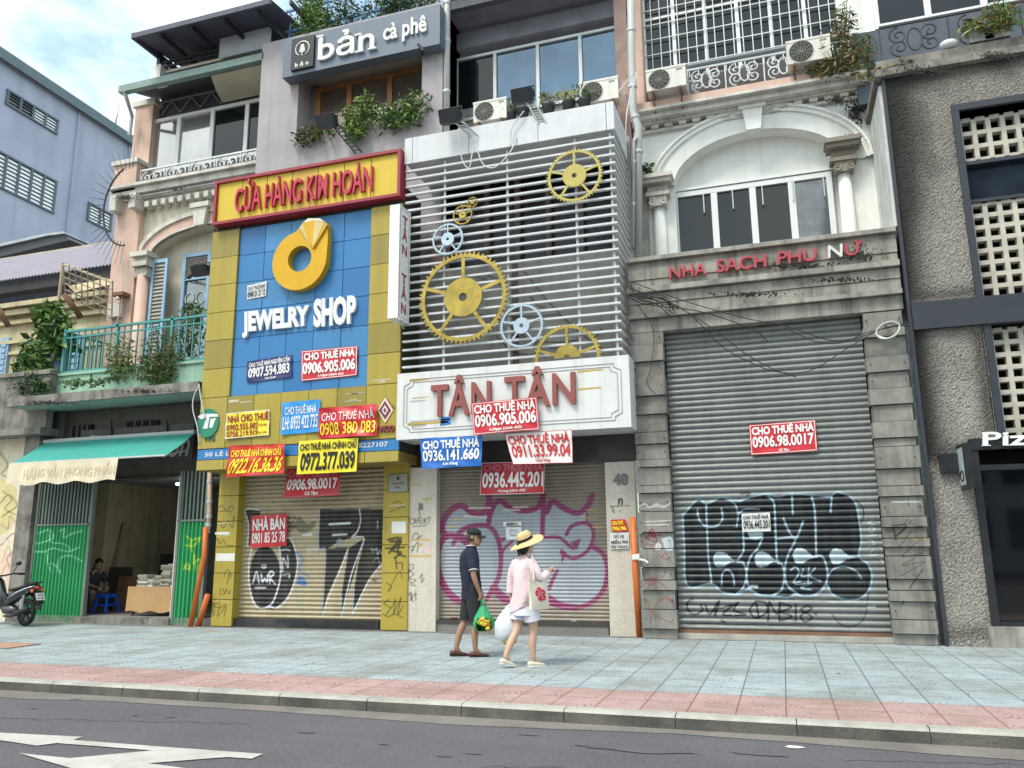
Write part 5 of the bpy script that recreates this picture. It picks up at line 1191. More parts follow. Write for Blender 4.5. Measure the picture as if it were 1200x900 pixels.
g = MB(); zw0 = Z(868, 86, yu + .25); g.box(E3 + .2, E4 - .35, yu + .2, yu + .4, zl1, zw0 + .1, 1); g.box(E3 - .02, E3 + .26, yu - .1, yu + .5, zl1, zw0 + 4.5); g.build('upper_wall', [M_peach, mat('dim sill wall', '#4a4b4c', var=.2, dirt=.4)], tW)
g = MB(); g.box(E4 - .36, E4 + .1, yu + .1, yu + .5, zl1, zw0 + 4.5); g.build('pale_pier', M_white, tW)
# left side panel, flaking
g = MB(); g.box(E3 - .02, E3 + .22, yu - .06, yu + .02, zct, zsp + .2); g.build('corner_strip', mat('flaking corner plaster', '#b4b0a6', var=.2, dirt=.7, streak=.5, ds=2, dcol=(.07, .065, .06)), tW)

# ---- stucco building at the right
tS = thing('stucco_building', 'grey roughcast building with dark steel frames and concrete breeze blocks', 'building', (E4 + 2.2, 13.5, 0))
M_stucco = mat('roughcast stucco', '#88847d', rough=1, var=.25, vs=1.1, grain=.6, gs=38, dirt=.4, ds=.9, dcol=(.05, .05, .048), bump=.6, bs=60, paint=True)
M_steel = mat('blue black steel', '#2b3038', rough=.5, var=.1)
ys = 13.5; sxl = E4 + .02; fxl = X(1143, 345, ys - .02)
zst = Z(1110, 80, ys); zb1, zb0 = Z(1130, 351, ys), Z(1130, 383, ys)
fx1 = sxl + 4.2; xr_end = sxl + 4.4
zft = Z(1160, 125, ys)
# stucco pier, top spandrel with vertical bevels left to light
def rough(mb, xa, xb, za, zb, y):
    nx_, nz_ = max(2, int((xb - xa) / .022)), max(2, int((zb - za) / .022)); r_ = np.random.default_rng(int(abs(xa * 100 + za * 10)))
    H_ = r_.normal(0, .004, (nz_ + 1, nx_ + 1)); H_ = np.clip(H_, -.01, .01)
    mb.grid(lambda u, v: (xa + (xb - xa) * u, y + H_[int(round(v * nz_)), int(round(u * nx_))], za + (zb - za) * v), nx_, nz_)
gx0 = X(1150, 640, ys); zs0 = Z(1165, 527, ys)
g = MB(); rough(g, sxl + .06, gx0 + .02, 0, zs0 + .1, ys); rough(g, sxl + .06, fxl + .02, zs0 + .1, zb0, ys); rough(g, sxl + .06, fxl, zb1, zst, ys); rough(g, fxl, xr_end, zft, zst, ys)
g.box(sxl + .02, gx0 - .01, ys + .02, 14.6, 0, zst); g.box(fxl - .01, xr_end, ys + .02, 14.6, zft, zst)
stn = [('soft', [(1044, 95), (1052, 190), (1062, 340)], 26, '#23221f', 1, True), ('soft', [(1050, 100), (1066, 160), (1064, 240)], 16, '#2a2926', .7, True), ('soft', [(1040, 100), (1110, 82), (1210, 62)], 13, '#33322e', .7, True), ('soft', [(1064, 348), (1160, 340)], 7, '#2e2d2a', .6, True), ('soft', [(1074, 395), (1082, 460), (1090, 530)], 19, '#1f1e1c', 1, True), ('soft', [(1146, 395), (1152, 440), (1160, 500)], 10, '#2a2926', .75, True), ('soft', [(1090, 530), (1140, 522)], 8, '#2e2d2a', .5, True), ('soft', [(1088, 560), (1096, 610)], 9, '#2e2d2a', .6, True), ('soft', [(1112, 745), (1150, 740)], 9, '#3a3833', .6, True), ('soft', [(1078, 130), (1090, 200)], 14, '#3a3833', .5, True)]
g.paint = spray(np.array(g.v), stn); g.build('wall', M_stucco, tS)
g = MB(); g.box(sxl - .04, sxl + .02, ys + .02, 15.5, zct + .05, zst - .1); g.build('side_wall', mat('stained white side wall', '#cfd3d0', var=.06, streak=.55, dirt=.3, ds=1.2, dcol=(.12, .12, .11)), tS)
g = MB(); g.box(sxl + .005, sxl + .055, ys - .05, ys + .3, 0, zst); g.build('steel_edge', M_steel, tS)
g = MB(); g.box(sxl + .06, xr_end, ys - .09, ys + .05, zb0, zb1); g.build('steel_beam', M_steel, tS)
# upper bay
fz1 = zft - .0
g = MB(); g.box(fxl, fxl + .1, ys - .05, ys + .35, zb1, fz1); g.box(fxl, xr_end, ys - .052, ys + .35, fz1, fz1 + .11); g.box(fx1, fx1 + .1, ys - .05, ys + .35, zb1, fz1)
zg1, zg0 = Z(1165, 188, ys + .2), Z(1165, 237, ys + .2)
g.box(fxl + .1, fx1, ys + .1, ys + .3, zg1 - .06, zg1 - .0); g.box(fxl + .1, fx1, ys + .1, ys + .3, zg0, zg0 + .05)
g.build('bay_frame', M_steel, tS)
M_breeze = mat('breeze block concrete', '#b9b4a8', rough=.9, var=.12, vs=4, dirt=.35, ds=3, dcol=lin('#6c665a'), grain=.1)
def breeze(xa, xb, za, zb, y, cell_):
    m_ = MB(); nx_ = max(1, round((xb - xa) / cell_)); nz_ = max(1, round((zb - za) / cell_)); w_, h_ = (xb - xa) / nx_, (zb - za) / nz_; t_ = .035
    for i in range(nx_ + 1): m_.box(xa + i * w_ - t_, xa + i * w_ + t_, y, y + .14, za, zb)
    for j in range(nz_ + 1):
        for i in range(nx_): m_.box(xa + i * w_ + t_, xa + (i + 1) * w_ - t_, y + .004, y + .136, za + j * h_ - t_, za + j * h_ + t_)
    m_.build('breeze_block_screen', M_breeze, tS)
breeze(fxl + .12, fx1 - .02, zg1 + .03, Z(1165, 138, ys + .2), ys + .14, .205)
breeze(fxl + .12, fx1 - .02, zb1 + .02, zg0 - .02, ys + .14, .205)
g = MB(); g.add([(fxl + .1, ys + .22, zg0 + .05), (fx1, ys + .22, zg0 + .05), (fx1, ys + .23, zg1 - .06), (fxl + .1, ys + .23, zg1 - .06)], [(0, 1, 2, 3)]); g.build('strip_window', mat('dim bluish glass', '#2b3440', rough=.06, metal=.3, var=.3, vs=1.5), tS)
g = MB(); g.box(gx0 + .02, xr_end, ys + .42, ys + .5, .2, fz1); g.build('dark_backing', M_dark, tS)
# middle bay below the beam
zs0 = Z(1165, 527, ys)
fxm = X(1163, 400, ys)
g = MB(); g.box(fxm - .1, fxm, ys - .05, ys + .35, zs0, zb0); g.build('bay_frame', M_steel, tS)
g = MB(); rough(g, fxl + .03, fxm - .1, zs0 + .1, zb0, ys); g.paint = spray(np.array(g.v), stn); g.build('wall', M_stucco, tS)
breeze(fxm + .02, fx1 - .02, zs0 + .1, zb0 - .06, ys + .14, .205)
# shop glazing
gx0 = X(1150, 640, ys); zdr = Z(1170, 733, ys + .1)
g = MB(); g.box(gx0 - .0, gx0 + .1, ys - .06, ys + .4, zdr, zs0); g.box(gx0, xr_end, ys - .08, ys + .4, zs0, zs0 + .17); g.box(gx0 + .1, xr_end, ys - .02, ys + .3, zs0 - .3, zs0 - .22); g.box(gx0 + .1, xr_end, ys - .02, ys + .3, zdr, zdr + .06)
g.box(gx0 + 1.6, gx0 + 1.66, ys, ys + .2, zdr, zs0)
g.build('shop_frame', mat('black shop frame', '#1d2026', rough=.4), tS)
g = MB(); yy = ys + .12; g.add([(gx0 + .1, yy, zdr + .06), (gx0 + 1.6, yy, zdr + .06), (gx0 + 1.6, yy, zs0 - .3), (gx0 + .1, yy, zs0 - .3)], [(0, 1, 2, 3)]); g.add([(gx0 + 1.66, yy, zdr + .06), (xr_end, yy, zdr + .06), (xr_end, yy, zs0 - .3), (gx0 + 1.66, yy, zs0 - .3)], [(0, 1, 2, 3)])
g.build('shop_window', mat('black shop glass', '#0d0e10', rough=.04, ior=1.7, var=.1), tS)
g = MB(); g.box(gx0 - .05, xr_end, ys - .06, ys + .6, 0, zdr); g.build('plinth', M_conc, tS)
g = MB(); g.box(xr_end, xr_end + 14, ys, ys + 1, 0, zst); g.paint = np.zeros((8, 4)); g.build('far_wall', M_stucco, tS)
# ledge, railing and windows at the top
g = MB(); g.box(sxl - .1, xr_end + 6, ys - .12, 15.4, zst, zst + .12); g.box(sxl - .05, xr_end + 6, ys - .04, 15.3, zst + .12, zst + .32)
g.build('ledge', M_concd, tS)
scroll_railing(tS, sxl + .08, xr_end + 3, zst + .36, zst + 1.05, ys + .12, M_iron, pitch=1.05, r=.014)
window(tS, 1018, -78, 1290, 10, 14.8, 4, M_whitefr, M_glass, .09, .1)
g = MB(); zz = Z(1100, 22, 14.8); g.box(sxl - .2, xr_end + 6, 14.78, 15.0, zst + .3, zz); g.build('upper_wall', mat('dim blue grey wall', '#4d5560', var=.15), tS)

# black mould crusts on the damp corners
M_mould = mat('black mould crust', '#2b2a26', rough=1, var=.4, vs=12, grain=.4, gs=60)
def mould(parent, px, py, rx, ry, n, y, seed, name='mould_stain'):
    g = MB(); r_ = random.Random(seed)
    for i in range(n * 2):
        a, q = r_.uniform(0, 6.283), r_.random() ** .8; cx, cy = px + rx * q * math.cos(a), py + ry * q * math.sin(a); c = W(cx, cy, y); k = r_.randint(6, 10); rr = r_.uniform(.006, .034) * (1.2 - q)
        g.add([(c.x + rr * r_.uniform(.4, 1.3) * math.cos(2 * math.pi * j / k), y - .0002 * i, c.z + rr * r_.uniform(.5, 1.5) * math.sin(2 * math.pi * j / k)) for j in range(k)][::-1], [tuple(range(k))])
    g.build(name, M_mould, parent)['kind'] = 'stuff'
mould(tW, 1003, 132, 18, 24, 150, yu - .02, 1); mould(tW, 985, 118, 26, 9, 70, yu - .36, 2); mould(tW, 1000, 164, 18, 9, 60, yu - .27, 3); mould(tW, 800, 120, 40, 4, 40, yu - .36, 4)
mould(tW, 940, 312, 90, 7, 110, YG - .06, 5); mould(tW, 1005, 300, 38, 16, 90, YG - .06, 6); mould(tW, 880, 345, 70, 6, 70, YG - .12, 7); mould(tW, 985, 328, 60, 5, 60, YG - .14, 8)
mould(tC, 150, 232, 22, 6, 60, YU - .46, 9); mould(tC, 205, 222, 40, 3, 40, YU - .46, 10); mould(tC, 60, 472, 60, 4, 90, 13.09, 11); mould(tC, 170, 458, 60, 3, 70, 13.09, 12); mould(tC, 130, 444, 30, 8, 60, 13.81, 14)
mould(tB, 25, 455, 34, 14, 120, 13.56, 13); mould(tS, 1090, 84, 60, 8, 120, ys - .13, 15); mould(tS, 1170, 66, 40, 7, 90, ys - .13, 16)

# ================================================================== signs and banners
INK = {k: mat('ink ' + k, v, rough=.55, var=.04) for k, v in dict(white='#e2e2e0', yellow='#ecd62e', red='#b81f2c', navy='#1f2452', black='#1a1a1a', darkred='#8e1f22', blue='#1f63ad', pink='#c06a78', teal='#16705c').items()}  # pink: white print with the shade of the overhang put into the ink
VIN = {k: mat('vinyl ' + k, v, rough=.42, var=.05, vs=2, streak=.08, dcol=(.15, .13, .12)) for k, v in dict(red='#c22431', red_shaded='#b72230', orange='#c8371f', yellow='#e8d62c', blue='#1c66b8', sky='#2c8fd2', navy='#262c62', white='#dcdcd8', paper='#d5d6d4').items()}  # second red: same vinyl, darkened for the two banners hanging in shade
def banner(name, label, pp, y, vin, lines, border=None, wave=.01, seed=0, curl=None, cat='rental banner', group='rental banners on the shop fronts', w2=None, nu=26, nv=16):
    c = [W(px, py, y) for px, py in pp]; base = sum(c, Vector()) / 4
    Pq = quad(c); r_ = random.Random(seed); ph = [r_.uniform(0, 6) for _ in range(4)]
    def D(u, v):
        d = (wave * 1.5 + .002) * (math.sin(u * 7 + ph[0] + v * 3) + .6 * math.sin(v * 9 + ph[1] - u * 4) + .5 * math.sin((u + v) * 13 + ph[2]))
        if curl: d += curl(u, v)
        return d
    def P(u, v): p = Pq(u, v); p.y -= D(u, v) + wave * 3 + .004; return p
    g = MB(); g.grid(P, nu, nv, 0)
    m_ = [VIN[vin]]
    def slot(k):
        q = INK[k]
        if q not in m_: m_.append(q)
        return m_.index(q)
    if border:
        col, ins, wd = border; ar = (c[1] - c[0]).length / max((c[0] - c[3]).length, .01)
        for (u0, v0, u1, v1) in ((ins, ins * ar, 1 - ins, ins * ar + wd * ar), (ins, 1 - ins * ar - wd * ar, 1 - ins, 1 - ins * ar), (ins, ins * ar + wd * ar, ins + wd, 1 - ins * ar - wd * ar), (1 - ins - wd, ins * ar + wd * ar, 1 - ins, 1 - ins * ar - wd * ar)):
            kk = 12
            g.grid(lambda a, b: P(u0 + (u1 - u0) * a, v0 + (v1 - v0) * b) + Vector((0, -.003, 0)), kk if u1 - u0 > .3 else 1, kk if v1 - v0 > .3 else 1, slot(col))
    for ln in lines:
        s, box, col = ln[:3]; wt = ln[3] if len(ln) > 3 else .035
        lettering(g, s, P, box, slot(col), wt, 0, .013, shear=ln[4] if len(ln) > 4 else 0)
    o = g.build(name, m_, None, loc=base)
    tag(o, label, cat, group); return o
CT = 'CHO THUÊ NHÀ'
def R4(l, t, r, b, sl=0.0): return [(l, t + sl), (r, t - sl), (r, b - sl), (l, b + sl)]
YB = YJ - .02
banner('rental_notice', 'small white notice reading CHO THUÊ NHÀ 0948 21 21 12 on blue cladding', [(290, 335), (313, 329.5), (312, 347), (289.5, 351)], YJ + .035, 'paper', [(CT, (.06, .58, .94, .93), 'black', .02), ('0948 21 21 12', (.05, .08, .95, .52), 'black', .03)], wave=.001)
banner('rental_banner', 'dark navy banner reading 0907.594.883 on the blue cladding', [(290, 424), (342.5, 415.5), (342, 442), (290, 449)], YJ + .03, 'navy', [('CHO THUÊ NHÀ NGUYÊN CĂN', (.05, .70, .96, .97), 'white', .03), ('0907.594.883', (.04, .2, .96, .66), 'white', .03), ('Chú Quân', (.4, .04, .66, .15), 'white')], wave=.003, seed=1)
banner('rental_banner', 'red banner reading 0906.905.006 on blue cladding below the JEWELRY SHOP letters', [(354, 411.5), (419.5, 405.5), (419, 440), (353.5, 447)], YJ + .03, 'red', [(CT, (.05, .66, .96, .97), 'white', .045), ('0906.905.006', (.03, .2, .97, .6), 'white', .04), ('A.Ngọc (chính chủ)', (.3, .06, .76, .17), 'white')], ('white', .012, .01), wave=.003, seed=2)
banner('rental_banner', 'yellow banner with red letters NHÀ CHO THUÊ beside the green round logo', [(266, 484.5), (316, 480), (315.5, 510), (264.5, 514.5)], YB, 'yellow', [('NHÀ CHO THUÊ', (.04, .6, .99, .97), 'darkred', .03), ('0902.555.882', (.03, .3, .76, .54), 'darkred', .025), ('0758.219.919', (.03, .04, .76, .27), 'darkred', .025), ('(CĐ, MG)', (.78, .36, .96, .47), 'darkred'), ('MIỄN MG', (.78, .1, .96, .2), 'darkred')], ('white', .0, .012), wave=.003, seed=3)
banner('rental_banner', 'sky blue banner with white letters reading LH: 0933 422 735', [(331, 472), (376, 468), (374.5, 506), (329.5, 510)], YB, 'sky', [(CT, (.09, .6, .91, .9), 'white', .015), ('LH: 0933 422 735', (.05, .14, .96, .55), 'white', .015)], wave=.004, seed=4)
def serif_banner():
    return banner('rental_banner', 'red banner with serif letters reading 0908 380 083 beside the diamond logo', [(375, 479), (443, 473.5), (443, 510.5), (374, 514.5)], YB - .01, 'red', [(CT, (.06, .56, .95, .9), 'white', .0), ('0908 380 083', (.03, .1, .97, .5), 'yellow', .012)], wave=.012, seed=5, nu=22)
serif_banner()
banner('rental_banner', 'orange red banner with yellow letters reading 0922.16.36.36 hanging over the address strip', [(271, 522.5), (335, 520), (334, 555), (264.5, 559.5)], YB - .03, 'orange', [('CHO THUÊ NHÀ CHÍNH CHỦ', (.05, .62, .95, .92), 'yellow', .03), ('0922.16.36.36', (.05, .08, .96, .58), 'yellow', .025, .1)], ('red', .0, .015), wave=.008, seed=6)
banner('rental_banner', 'bright yellow banner with black numerals reading 0972.377.039 above the beige shutter', [(351, 517), (420, 513), (418, 552.5), (348.5, 556)], YB - .03, 'yellow', [('CHO THUÊ NHÀ CHÍNH CHỦ', (.03, .7, .98, .97), 'black', .035), ('0972.377.039', (.05, .08, .97, .63), 'black', .035)], wave=.004, seed=7)
banner('rental_banner', 'red banner reading 0906.98.0017 hanging in shade before the beige shutter', [(337, 548), (400, 546), (398.5, 580.5), (332.5, 584)], 13.5, 'red_shaded', [(CT, (.05, .66, .96, .95), 'pink', .035), ('0906.98.0017', (.05, .24, .96, .62), 'white', .03), ('Cô Tâm', (.38, .06, .62, .18), 'white')], ('pink', .014, .01), wave=.004, seed=8)
banner('sale_banner', 'red NHÀ BÁN banner with white letters stuck on the beige shutter', [(294.5, 604.5), (337, 602), (336, 639.5), (294, 642)], 13.9, 'red', [('NHÀ BÁN', (.06, .52, .95, .97), 'white', .03), ('0901 85 25 78', (.04, .12, .96, .46), 'white', .02)], wave=.002, seed=9)
banner('rental_banner', 'red banner reading 0906.905.006 covering part of the TÂN TÂN letters', [(553, 472.5), (629.5, 465.5), (632, 503.5), (555, 510)], YT - .085, 'red', [(CT, (.04, .64, .97, .98), 'white', .035), ('0906.905.006', (.04, .22, .97, .62), 'white', .03), ('A.Ngọc (chính chủ)', (.25, .06, .75, .18), 'white')], ('white', .012, .008), wave=.004, seed=10)
banner('rental_banner', 'blue banner with white numerals reading 0936.141.660', [(492.5, 514), (565.5, 510), (564.5, 546), (495, 549.5)], YT + .02, 'blue', [(CT, (.04, .62, .96, .97), 'white', .035), ('0936.141.660', (.03, .22, .96, .6), 'white', .03), ('Anh Hùng', (.35, .05, .62, .18), 'white')], wave=.005, seed=11)
banner('rental_banner', 'white banner with red letters and a peeling lower corner reading 33.99.04', [(591, 508), (670.5, 503.5), (671.5, 542.5), (603, 544.5)], YT + .0, 'white', [(CT, (.03, .62, .96, .97), 'red', .035), ('0911.33.99.04', (.04, .2, .97, .6), 'red', .03), ('Chú Huy', (.38, .04, .64, .16), 'red')], ('red', .0, .006), wave=.004, seed=12, curl=lambda u, v: .16 * max(0, .42 - u - v * .45))
banner('rental_banner', 'red banner reading 0936.445.201 hanging in shade before the taupe shutter', [(565, 542.5), (638.5, 541), (638, 578), (563, 580)], 13.5, 'red_shaded', [(CT, (.04, .72, .97, 1.0), 'pink', .035), ('0936.445.201', (.03, .2, .99, .7), 'white', .03), ('A.Long (chính chủ)', (.28, .05, .72, .16), 'white')], ('white', .0, .006), wave=.006, seed=13)
banner('rental_banner', 'red banner reading 0906.98.0017 stuck high on the wide grey shutter', [(877.5, 498), (955.5, 492), (958, 528.5), (880, 533.5)], 13.665, 'red', [(CT, (.04, .64, .97, .97), 'white', .04), ('0906.98.0017', (.04, .22, .96, .6), 'white', .03), ('Cô Tâm', (.43, .06, .58, .15), 'white')], ('white', .012, .01), wave=.003, seed=14)
banner('rental_notice', 'white paper reading 0936.445.201 stuck over the black graffiti', [(869, 602), (902, 600.5), (903.5, 622.5), (870, 623.5)], 13.665, 'paper', [(CT, (.05, .68, .95, .93), 'black', .03), ('0936.445.201', (.05, .15, .97, .62), 'black', .02)], wave=.001, seed=15)
banner('paper_notice', 'torn paper strip reading ANH stuck above a pale sheet on the pink graffiti', [(590, 611.5), (611, 611), (612, 616), (590, 617)], 13.905, 'paper', [('ANH L', (.15, .1, .8, .85), 'black', .03)], wave=.001, cat='notice', group=None)
banner('paper_notice', 'pale bluish sheet of small print stuck on the pink graffiti below a torn strip', [(592.5, 618), (611.5, 617.5), (612, 632), (593, 632.5)], 13.905, 'paper', [('BÁN NHÀ', (.25, .7, .75, .82), 'navy', .02), ('LIÊN HỆ CHỦ NHÀ', (.15, .5, .85, .58), 'navy'), ('090 338', (.3, .3, .7, .38), 'navy')], wave=.001, cat='notice', group=None)
banner('paper_notice', 'orange and yellow CHO THUÊ sticker on the granite pillar below the number 48', [(716, 609), (733, 608.5), (737, 622.5), (717, 623.5)], 13.73, 'orange', [('CHO THUÊ', (.05, .55, .8, .95), 'yellow', .05), ('0906 980', (.06, .1, .9, .45), 'yellow', .04)], wave=.002, cat='notice', group=None)
banner('parking_notice', 'small white GIỮ XE MIỄN PHÍ free parking notice on the granite pillar', [(714.5, 624.5), (737, 624), (737.5, 643), (715, 643.5)], 13.73, 'paper', [('GIỮ XE', (.2, .68, .75, .93), 'black', .02), ('MIỄN PHÍ', (.08, .32, .95, .62), 'black', .02), ('FREE PARKING', (.06, .06, .95, .22), 'black', .02)], wave=.001, cat='notice', group=None)
banner('wall_plaque', 'small grey metal plaque on the mustard pillar', [(455.5, 556.5), (478, 554.5), (478, 576), (455, 577)], 13.7, 'paper', [('VĂN PHÒNG', (.2, .42, .8, .54), 'black', .01), ('TẦNG 1', (.35, .22, .65, .34), 'black', .01), ('o', (.44, .66, .56, .86), 'black', .05)], ('black', .0, .01), wave=0, cat='plaque', group=None)
bpy.data.objects['wall_plaque'].data.materials[0] = mat('dull plaque metal', '#8d8f86', rough=.4, metal=.3)

# header sign
YH = 12.93
hx0, hx1 = X(251.5, 238, YH), X(470, 203, YH); hz1, hz0 = Z(361, 194, YH), Z(361, 247, YH)
tH = thing('header_sign', 'yellow sign in a red frame with raised letters CỬA HÀNG KIM HOÀN', 'shop sign', ((hx0 + hx1) / 2, YH, hz0))
g = MB(); fr_ = .06
g.box(hx0, hx1, YH - .04, 13.15, hz0, hz0 + fr_); g.box(hx0, hx1, YH - .04, 13.15, hz1 - fr_, hz1); g.box(hx0, hx0 + fr_, YH - .038, 13.15, hz0 + fr_, hz1 - fr_); g.box(hx1 - fr_, hx1, YH - .038, 13.15, hz0 + fr_, hz1 - fr_)
g.build('frame', mat('crimson frame', '#932a3a', rough=.5, streak=.15), tH)
g = MB(); n = 7
for i in range(n): g.box(hx0 + fr_ + (hx1 - hx0 - 2 * fr_) * i / n + .008, hx0 + fr_ + (hx1 - hx0 - 2 * fr_) * (i + 1) / n - .008, YH + .02, YH + .06, hz0 + fr_, hz1 - fr_, 1 if i == 3 else 0)
g.box(hx0 + .05, hx1 - .05, YH + .062, 13.14, hz0 + .05, hz1 - .05, 2)
g.build('panel', [mat('bright yellow panel', '#cdb02c', rough=.45, var=.06, streak=.1, dcol=lin('#8d7a2c')), mat('faded yellow panel', '#c19a35', rough=.45), mat('dark joint', '#3a3526')], tH)
PH = quad([(hx0, YH + .02, hz1), (hx1, YH + .02, hz1), (hx1, YH + .02, hz0), (hx0, YH + .02, hz0)])
raised_letters(tH, 'CỬA HÀNG KIM HOÀN', PH, (.125, .20, .86, .92), mat('red raised letter', '#b52a45', rough=.45, var=.05), .01, .07)
# ring emblem
def Zr(pts): return [(W(230 + a / 4, 200 + b / 4, YJ).x, W(230 + a / 4, 200 + b / 4, YJ).z) for a, b in pts]
emb = thing('ring_emblem', 'large golden ring with a faceted diamond mounted on blue cladding', 'emblem', W(355, 300, YJ))
M_gold = mat('golden emblem', '#c99b14', rough=.4, var=.08, metal=.25)
c0 = W(354.5, 305.5, YJ); ro = abs(X(323.5, 307, YJ) - c0.x); ri = abs(X(341, 305, YJ) - c0.x)
oc = c0 + Vector((.0, 0, -.03))
outl = [(oc.x + ro * math.cos(a), oc.z + ro * math.sin(a)) for a in [math.radians(q) for q in range(100, 366, 7)]]
tr_ = Zr([(632, 330), (630, 262), (620, 250), (575, 238), (548, 237), (528, 248), (515, 268), (500, 278)])
outl = outl + tr_
# keyhole-free ring: build as strip between outline and hole
hole = [(c0.x + .01 + ri * math.cos(a), c0.z + ri * math.sin(a)) for a in np.linspace(0, 2 * math.pi, 49)[:-1]]
def ring_strip(mb, outer, hole, yf, yb, ctr, m=0):
    def ang(p): return math.atan2(p[1] - ctr[1], p[0] - ctr[0])
    def at(poly, a):
        best = None
        for i in range(len(poly)):
            (x1, z1), (x2, z2) = poly[i], poly[(i + 1) % len(poly)]
            d = (math.cos(a), math.sin(a)); ex, ez = x2 - x1, z2 - z1; den = d[0] * ez - d[1] * ex
            if abs(den) < 1e-9: continue
            t = ((x1 - ctr[0]) * ez - (z1 - ctr[1]) * ex) / den; s_ = ((x1 - ctr[0]) * d[1] - (z1 - ctr[1]) * d[0]) / den
            if t > 0 and -1e-6 <= s_ <= 1 + 1e-6: best = t if best is None else max(best, t)
        return (ctr[0] + math.cos(a) * best, ctr[1] + math.sin(a) * best)
    A = sorted(set([ang(p) for p in outer] + list(np.linspace(-math.pi, math.pi, 60)[:-1])))
    O = [at(outer, a) for a in A]; I = [at(hole, a) for a in A]; n = len(A)
    V = [(x, yf, z) for x, z in O] + [(x, yf, z) for x, z in I] + [(x, yb, z) for x, z in O] + [(x, yb, z) for x, z in I]
    Fs = []
    for i in range(n):
        j = (i + 1) % n; Fs += [(i, i + n, j + n, j), (i, j, j + 2 * n, i + 2 * n), (i + n, i + 3 * n, j + 3 * n, j + n)]
    mb.add(V, Fs, m)
g = MB(); ring_strip(g, outl, hole, YJ - .12, YJ + .04, (c0.x, c0.z)); g.build('ring', M_gold, emb)
g = MB(); g.prism(Zr([(503, 282), (520, 258), (620, 258), (633, 268), (566, 378)]), YJ - .16, YJ - .12, 0)
k0 = W(0, 0, YJ)
def face(pts, m): g.add([(x, YJ - .165, z) for x, z in Zr(pts)], [tuple(range(len(pts)))], m)
face([(505, 280), (522, 260), (532, 300), (556, 366)], 1); face([(522, 262), (574, 248), (566, 374), (540, 310)], 0); face([(574, 248), (622, 258), (566, 374)], 1); face([(522, 258), (545, 238), (600, 238), (622, 254), (574, 247)], 2)
g.build('diamond', [M_gold, mat('pale gold facet', '#c4b178', rough=.3, metal=.3), mat('bright facet', '#ded9bd', rough=.3)], emb)
# JEWELRY SHOP
tL = thing('shop_name_letters', 'raised white letters JEWELRY SHOP mounted on blue cladding', 'lettering', W(352, 372, YJ))
M_wl = mat('white raised letter', '#d8dbdc', rough=.4, var=.04)
PJ = pquad([(286, 359), (419, 345), (418.5, 384), (286, 397)], YJ + .045)
raised_letters(tL, 'JEWELRY', PJ, (0, 0, .60, .80), M_wl, .05, .06); raised_letters(tL, 'SHOP', PJ, (.64, .10, 1.0, .97), M_wl, .05, .06)
# round logo and diamond logo
M_lg = [mat('logo green', '#1f7a5f', rough=.5), mat('logo white', '#d5d8d5', rough=.5)]
tG = thing('round_logo', 'round green logo with a white T above the letters TTC', 'logo', W(244, 500, YJ))
g = MB(); cc = W(244.5, 496, YJ); rr = abs(X(232, 496, YJ) - cc.x)
g.prism([(cc.x + rr * math.cos(a), cc.z + rr * 1.12 * math.sin(a)) for a in np.linspace(0, 2 * math.pi, 33)[:-1]], YJ - .03, YJ - .002, 0)
zz_ = lambda pts: [(W(220 + a / 4.615, 430 + b / 4.615, YJ).x, W(220 + a / 4.615, 430 + b / 4.615, YJ).z) for a, b in pts]
g.prism(zz_([(85, 255), (165, 255), (172, 270), (125, 272), (112, 335), (88, 335), (108, 275), (80, 285), (60, 270)]), YJ - .036, YJ - .03, 1); g.prism(zz_([(130, 282), (160, 278), (150, 300), (140, 330), (122, 330)]), YJ - .036, YJ - .03, 1)
g.build('disc', M_lg, tG)
raised_letters(tG, 'TTC', pquad([(239.5, 511), (252, 510), (252, 516.5), (239.5, 517.5)], YJ), (0, 0, 1, 1), mat('dark green letter', '#1c5a46'), .05, .02)
tV = thing('diamond_logo', 'dark red and white diamond logo on mustard cladding beside the serif banner', 'logo', W(451, 490, YJ))
g = MB(); m2 = [mat('logo maroon', '#7c2b33', rough=.5), mat('logo white', '#d5d8d5'), mat('logo amber', '#c98a2a')]
for k, (s_, m_) in enumerate(((1, 2), (.93, 1), (.72, 0), (.38, 1), (.2, 0))):
    o = (1070, 235); q = [(0, -72), (45, 0), (0, 72), (-45, 0)]
    g.prism(zz_([(o[0] + a * s_, o[1] + b * s_) for a, b in q]), YJ - .012 - .006 * k, YJ - .002, m_)
g.build('diamond', m2, tV)
raised_letters(tV, 'VICO', pquad([(443, 500), (463, 498), (463, 505.5), (443, 507)], YJ), (0.05, 0, 1, 1), m2[0], .05, .03)
g = MB(); lettering(g, 'THI LỘC', quad([W(454, 466, YJ), W(464, 478, YJ), W(462, 481, YJ), W(452, 469, YJ)]), (0, 0, 1, 1), 0, .03, .0, .01); g.build('motto', m2[0], tV)
# vertical projecting lightbox
xl1 = X(480, 300, 13.0); ylf = 12.55
zt_, zb_ = Z(466, 240, ylf), Z(466, 372, ylf)
tK = thing('projecting_sign', 'tall narrow white projecting lightbox with letters TÂN TÂN one below another', 'projecting sign', (xl1 - .1, 12.8, zb_))
g = MB(); g.box(xl1 - .2, xl1, ylf, 13.02, zb_, zt_); g.build('lightbox', mat('white acrylic box', '#e4e5e4', rough=.3, var=.03), tK)
g = MB(); n_ = Vector((1, 0, 0)); PK = quad([(xl1, ylf, zt_), (xl1, 13.0, zt_), (xl1, 13.0, zb_), (xl1, ylf, zb_)])
for i, ch in enumerate('TÂN TÂN'):
    if ch == ' ': continue
    v1 = .93 - i * .13 + (0.03 if ch == 'Â' else 0); lettering(g, ch, PK, (.28, .93 - i * .13 - .095, .74, v1), 0, .03, 0, .004, n_)
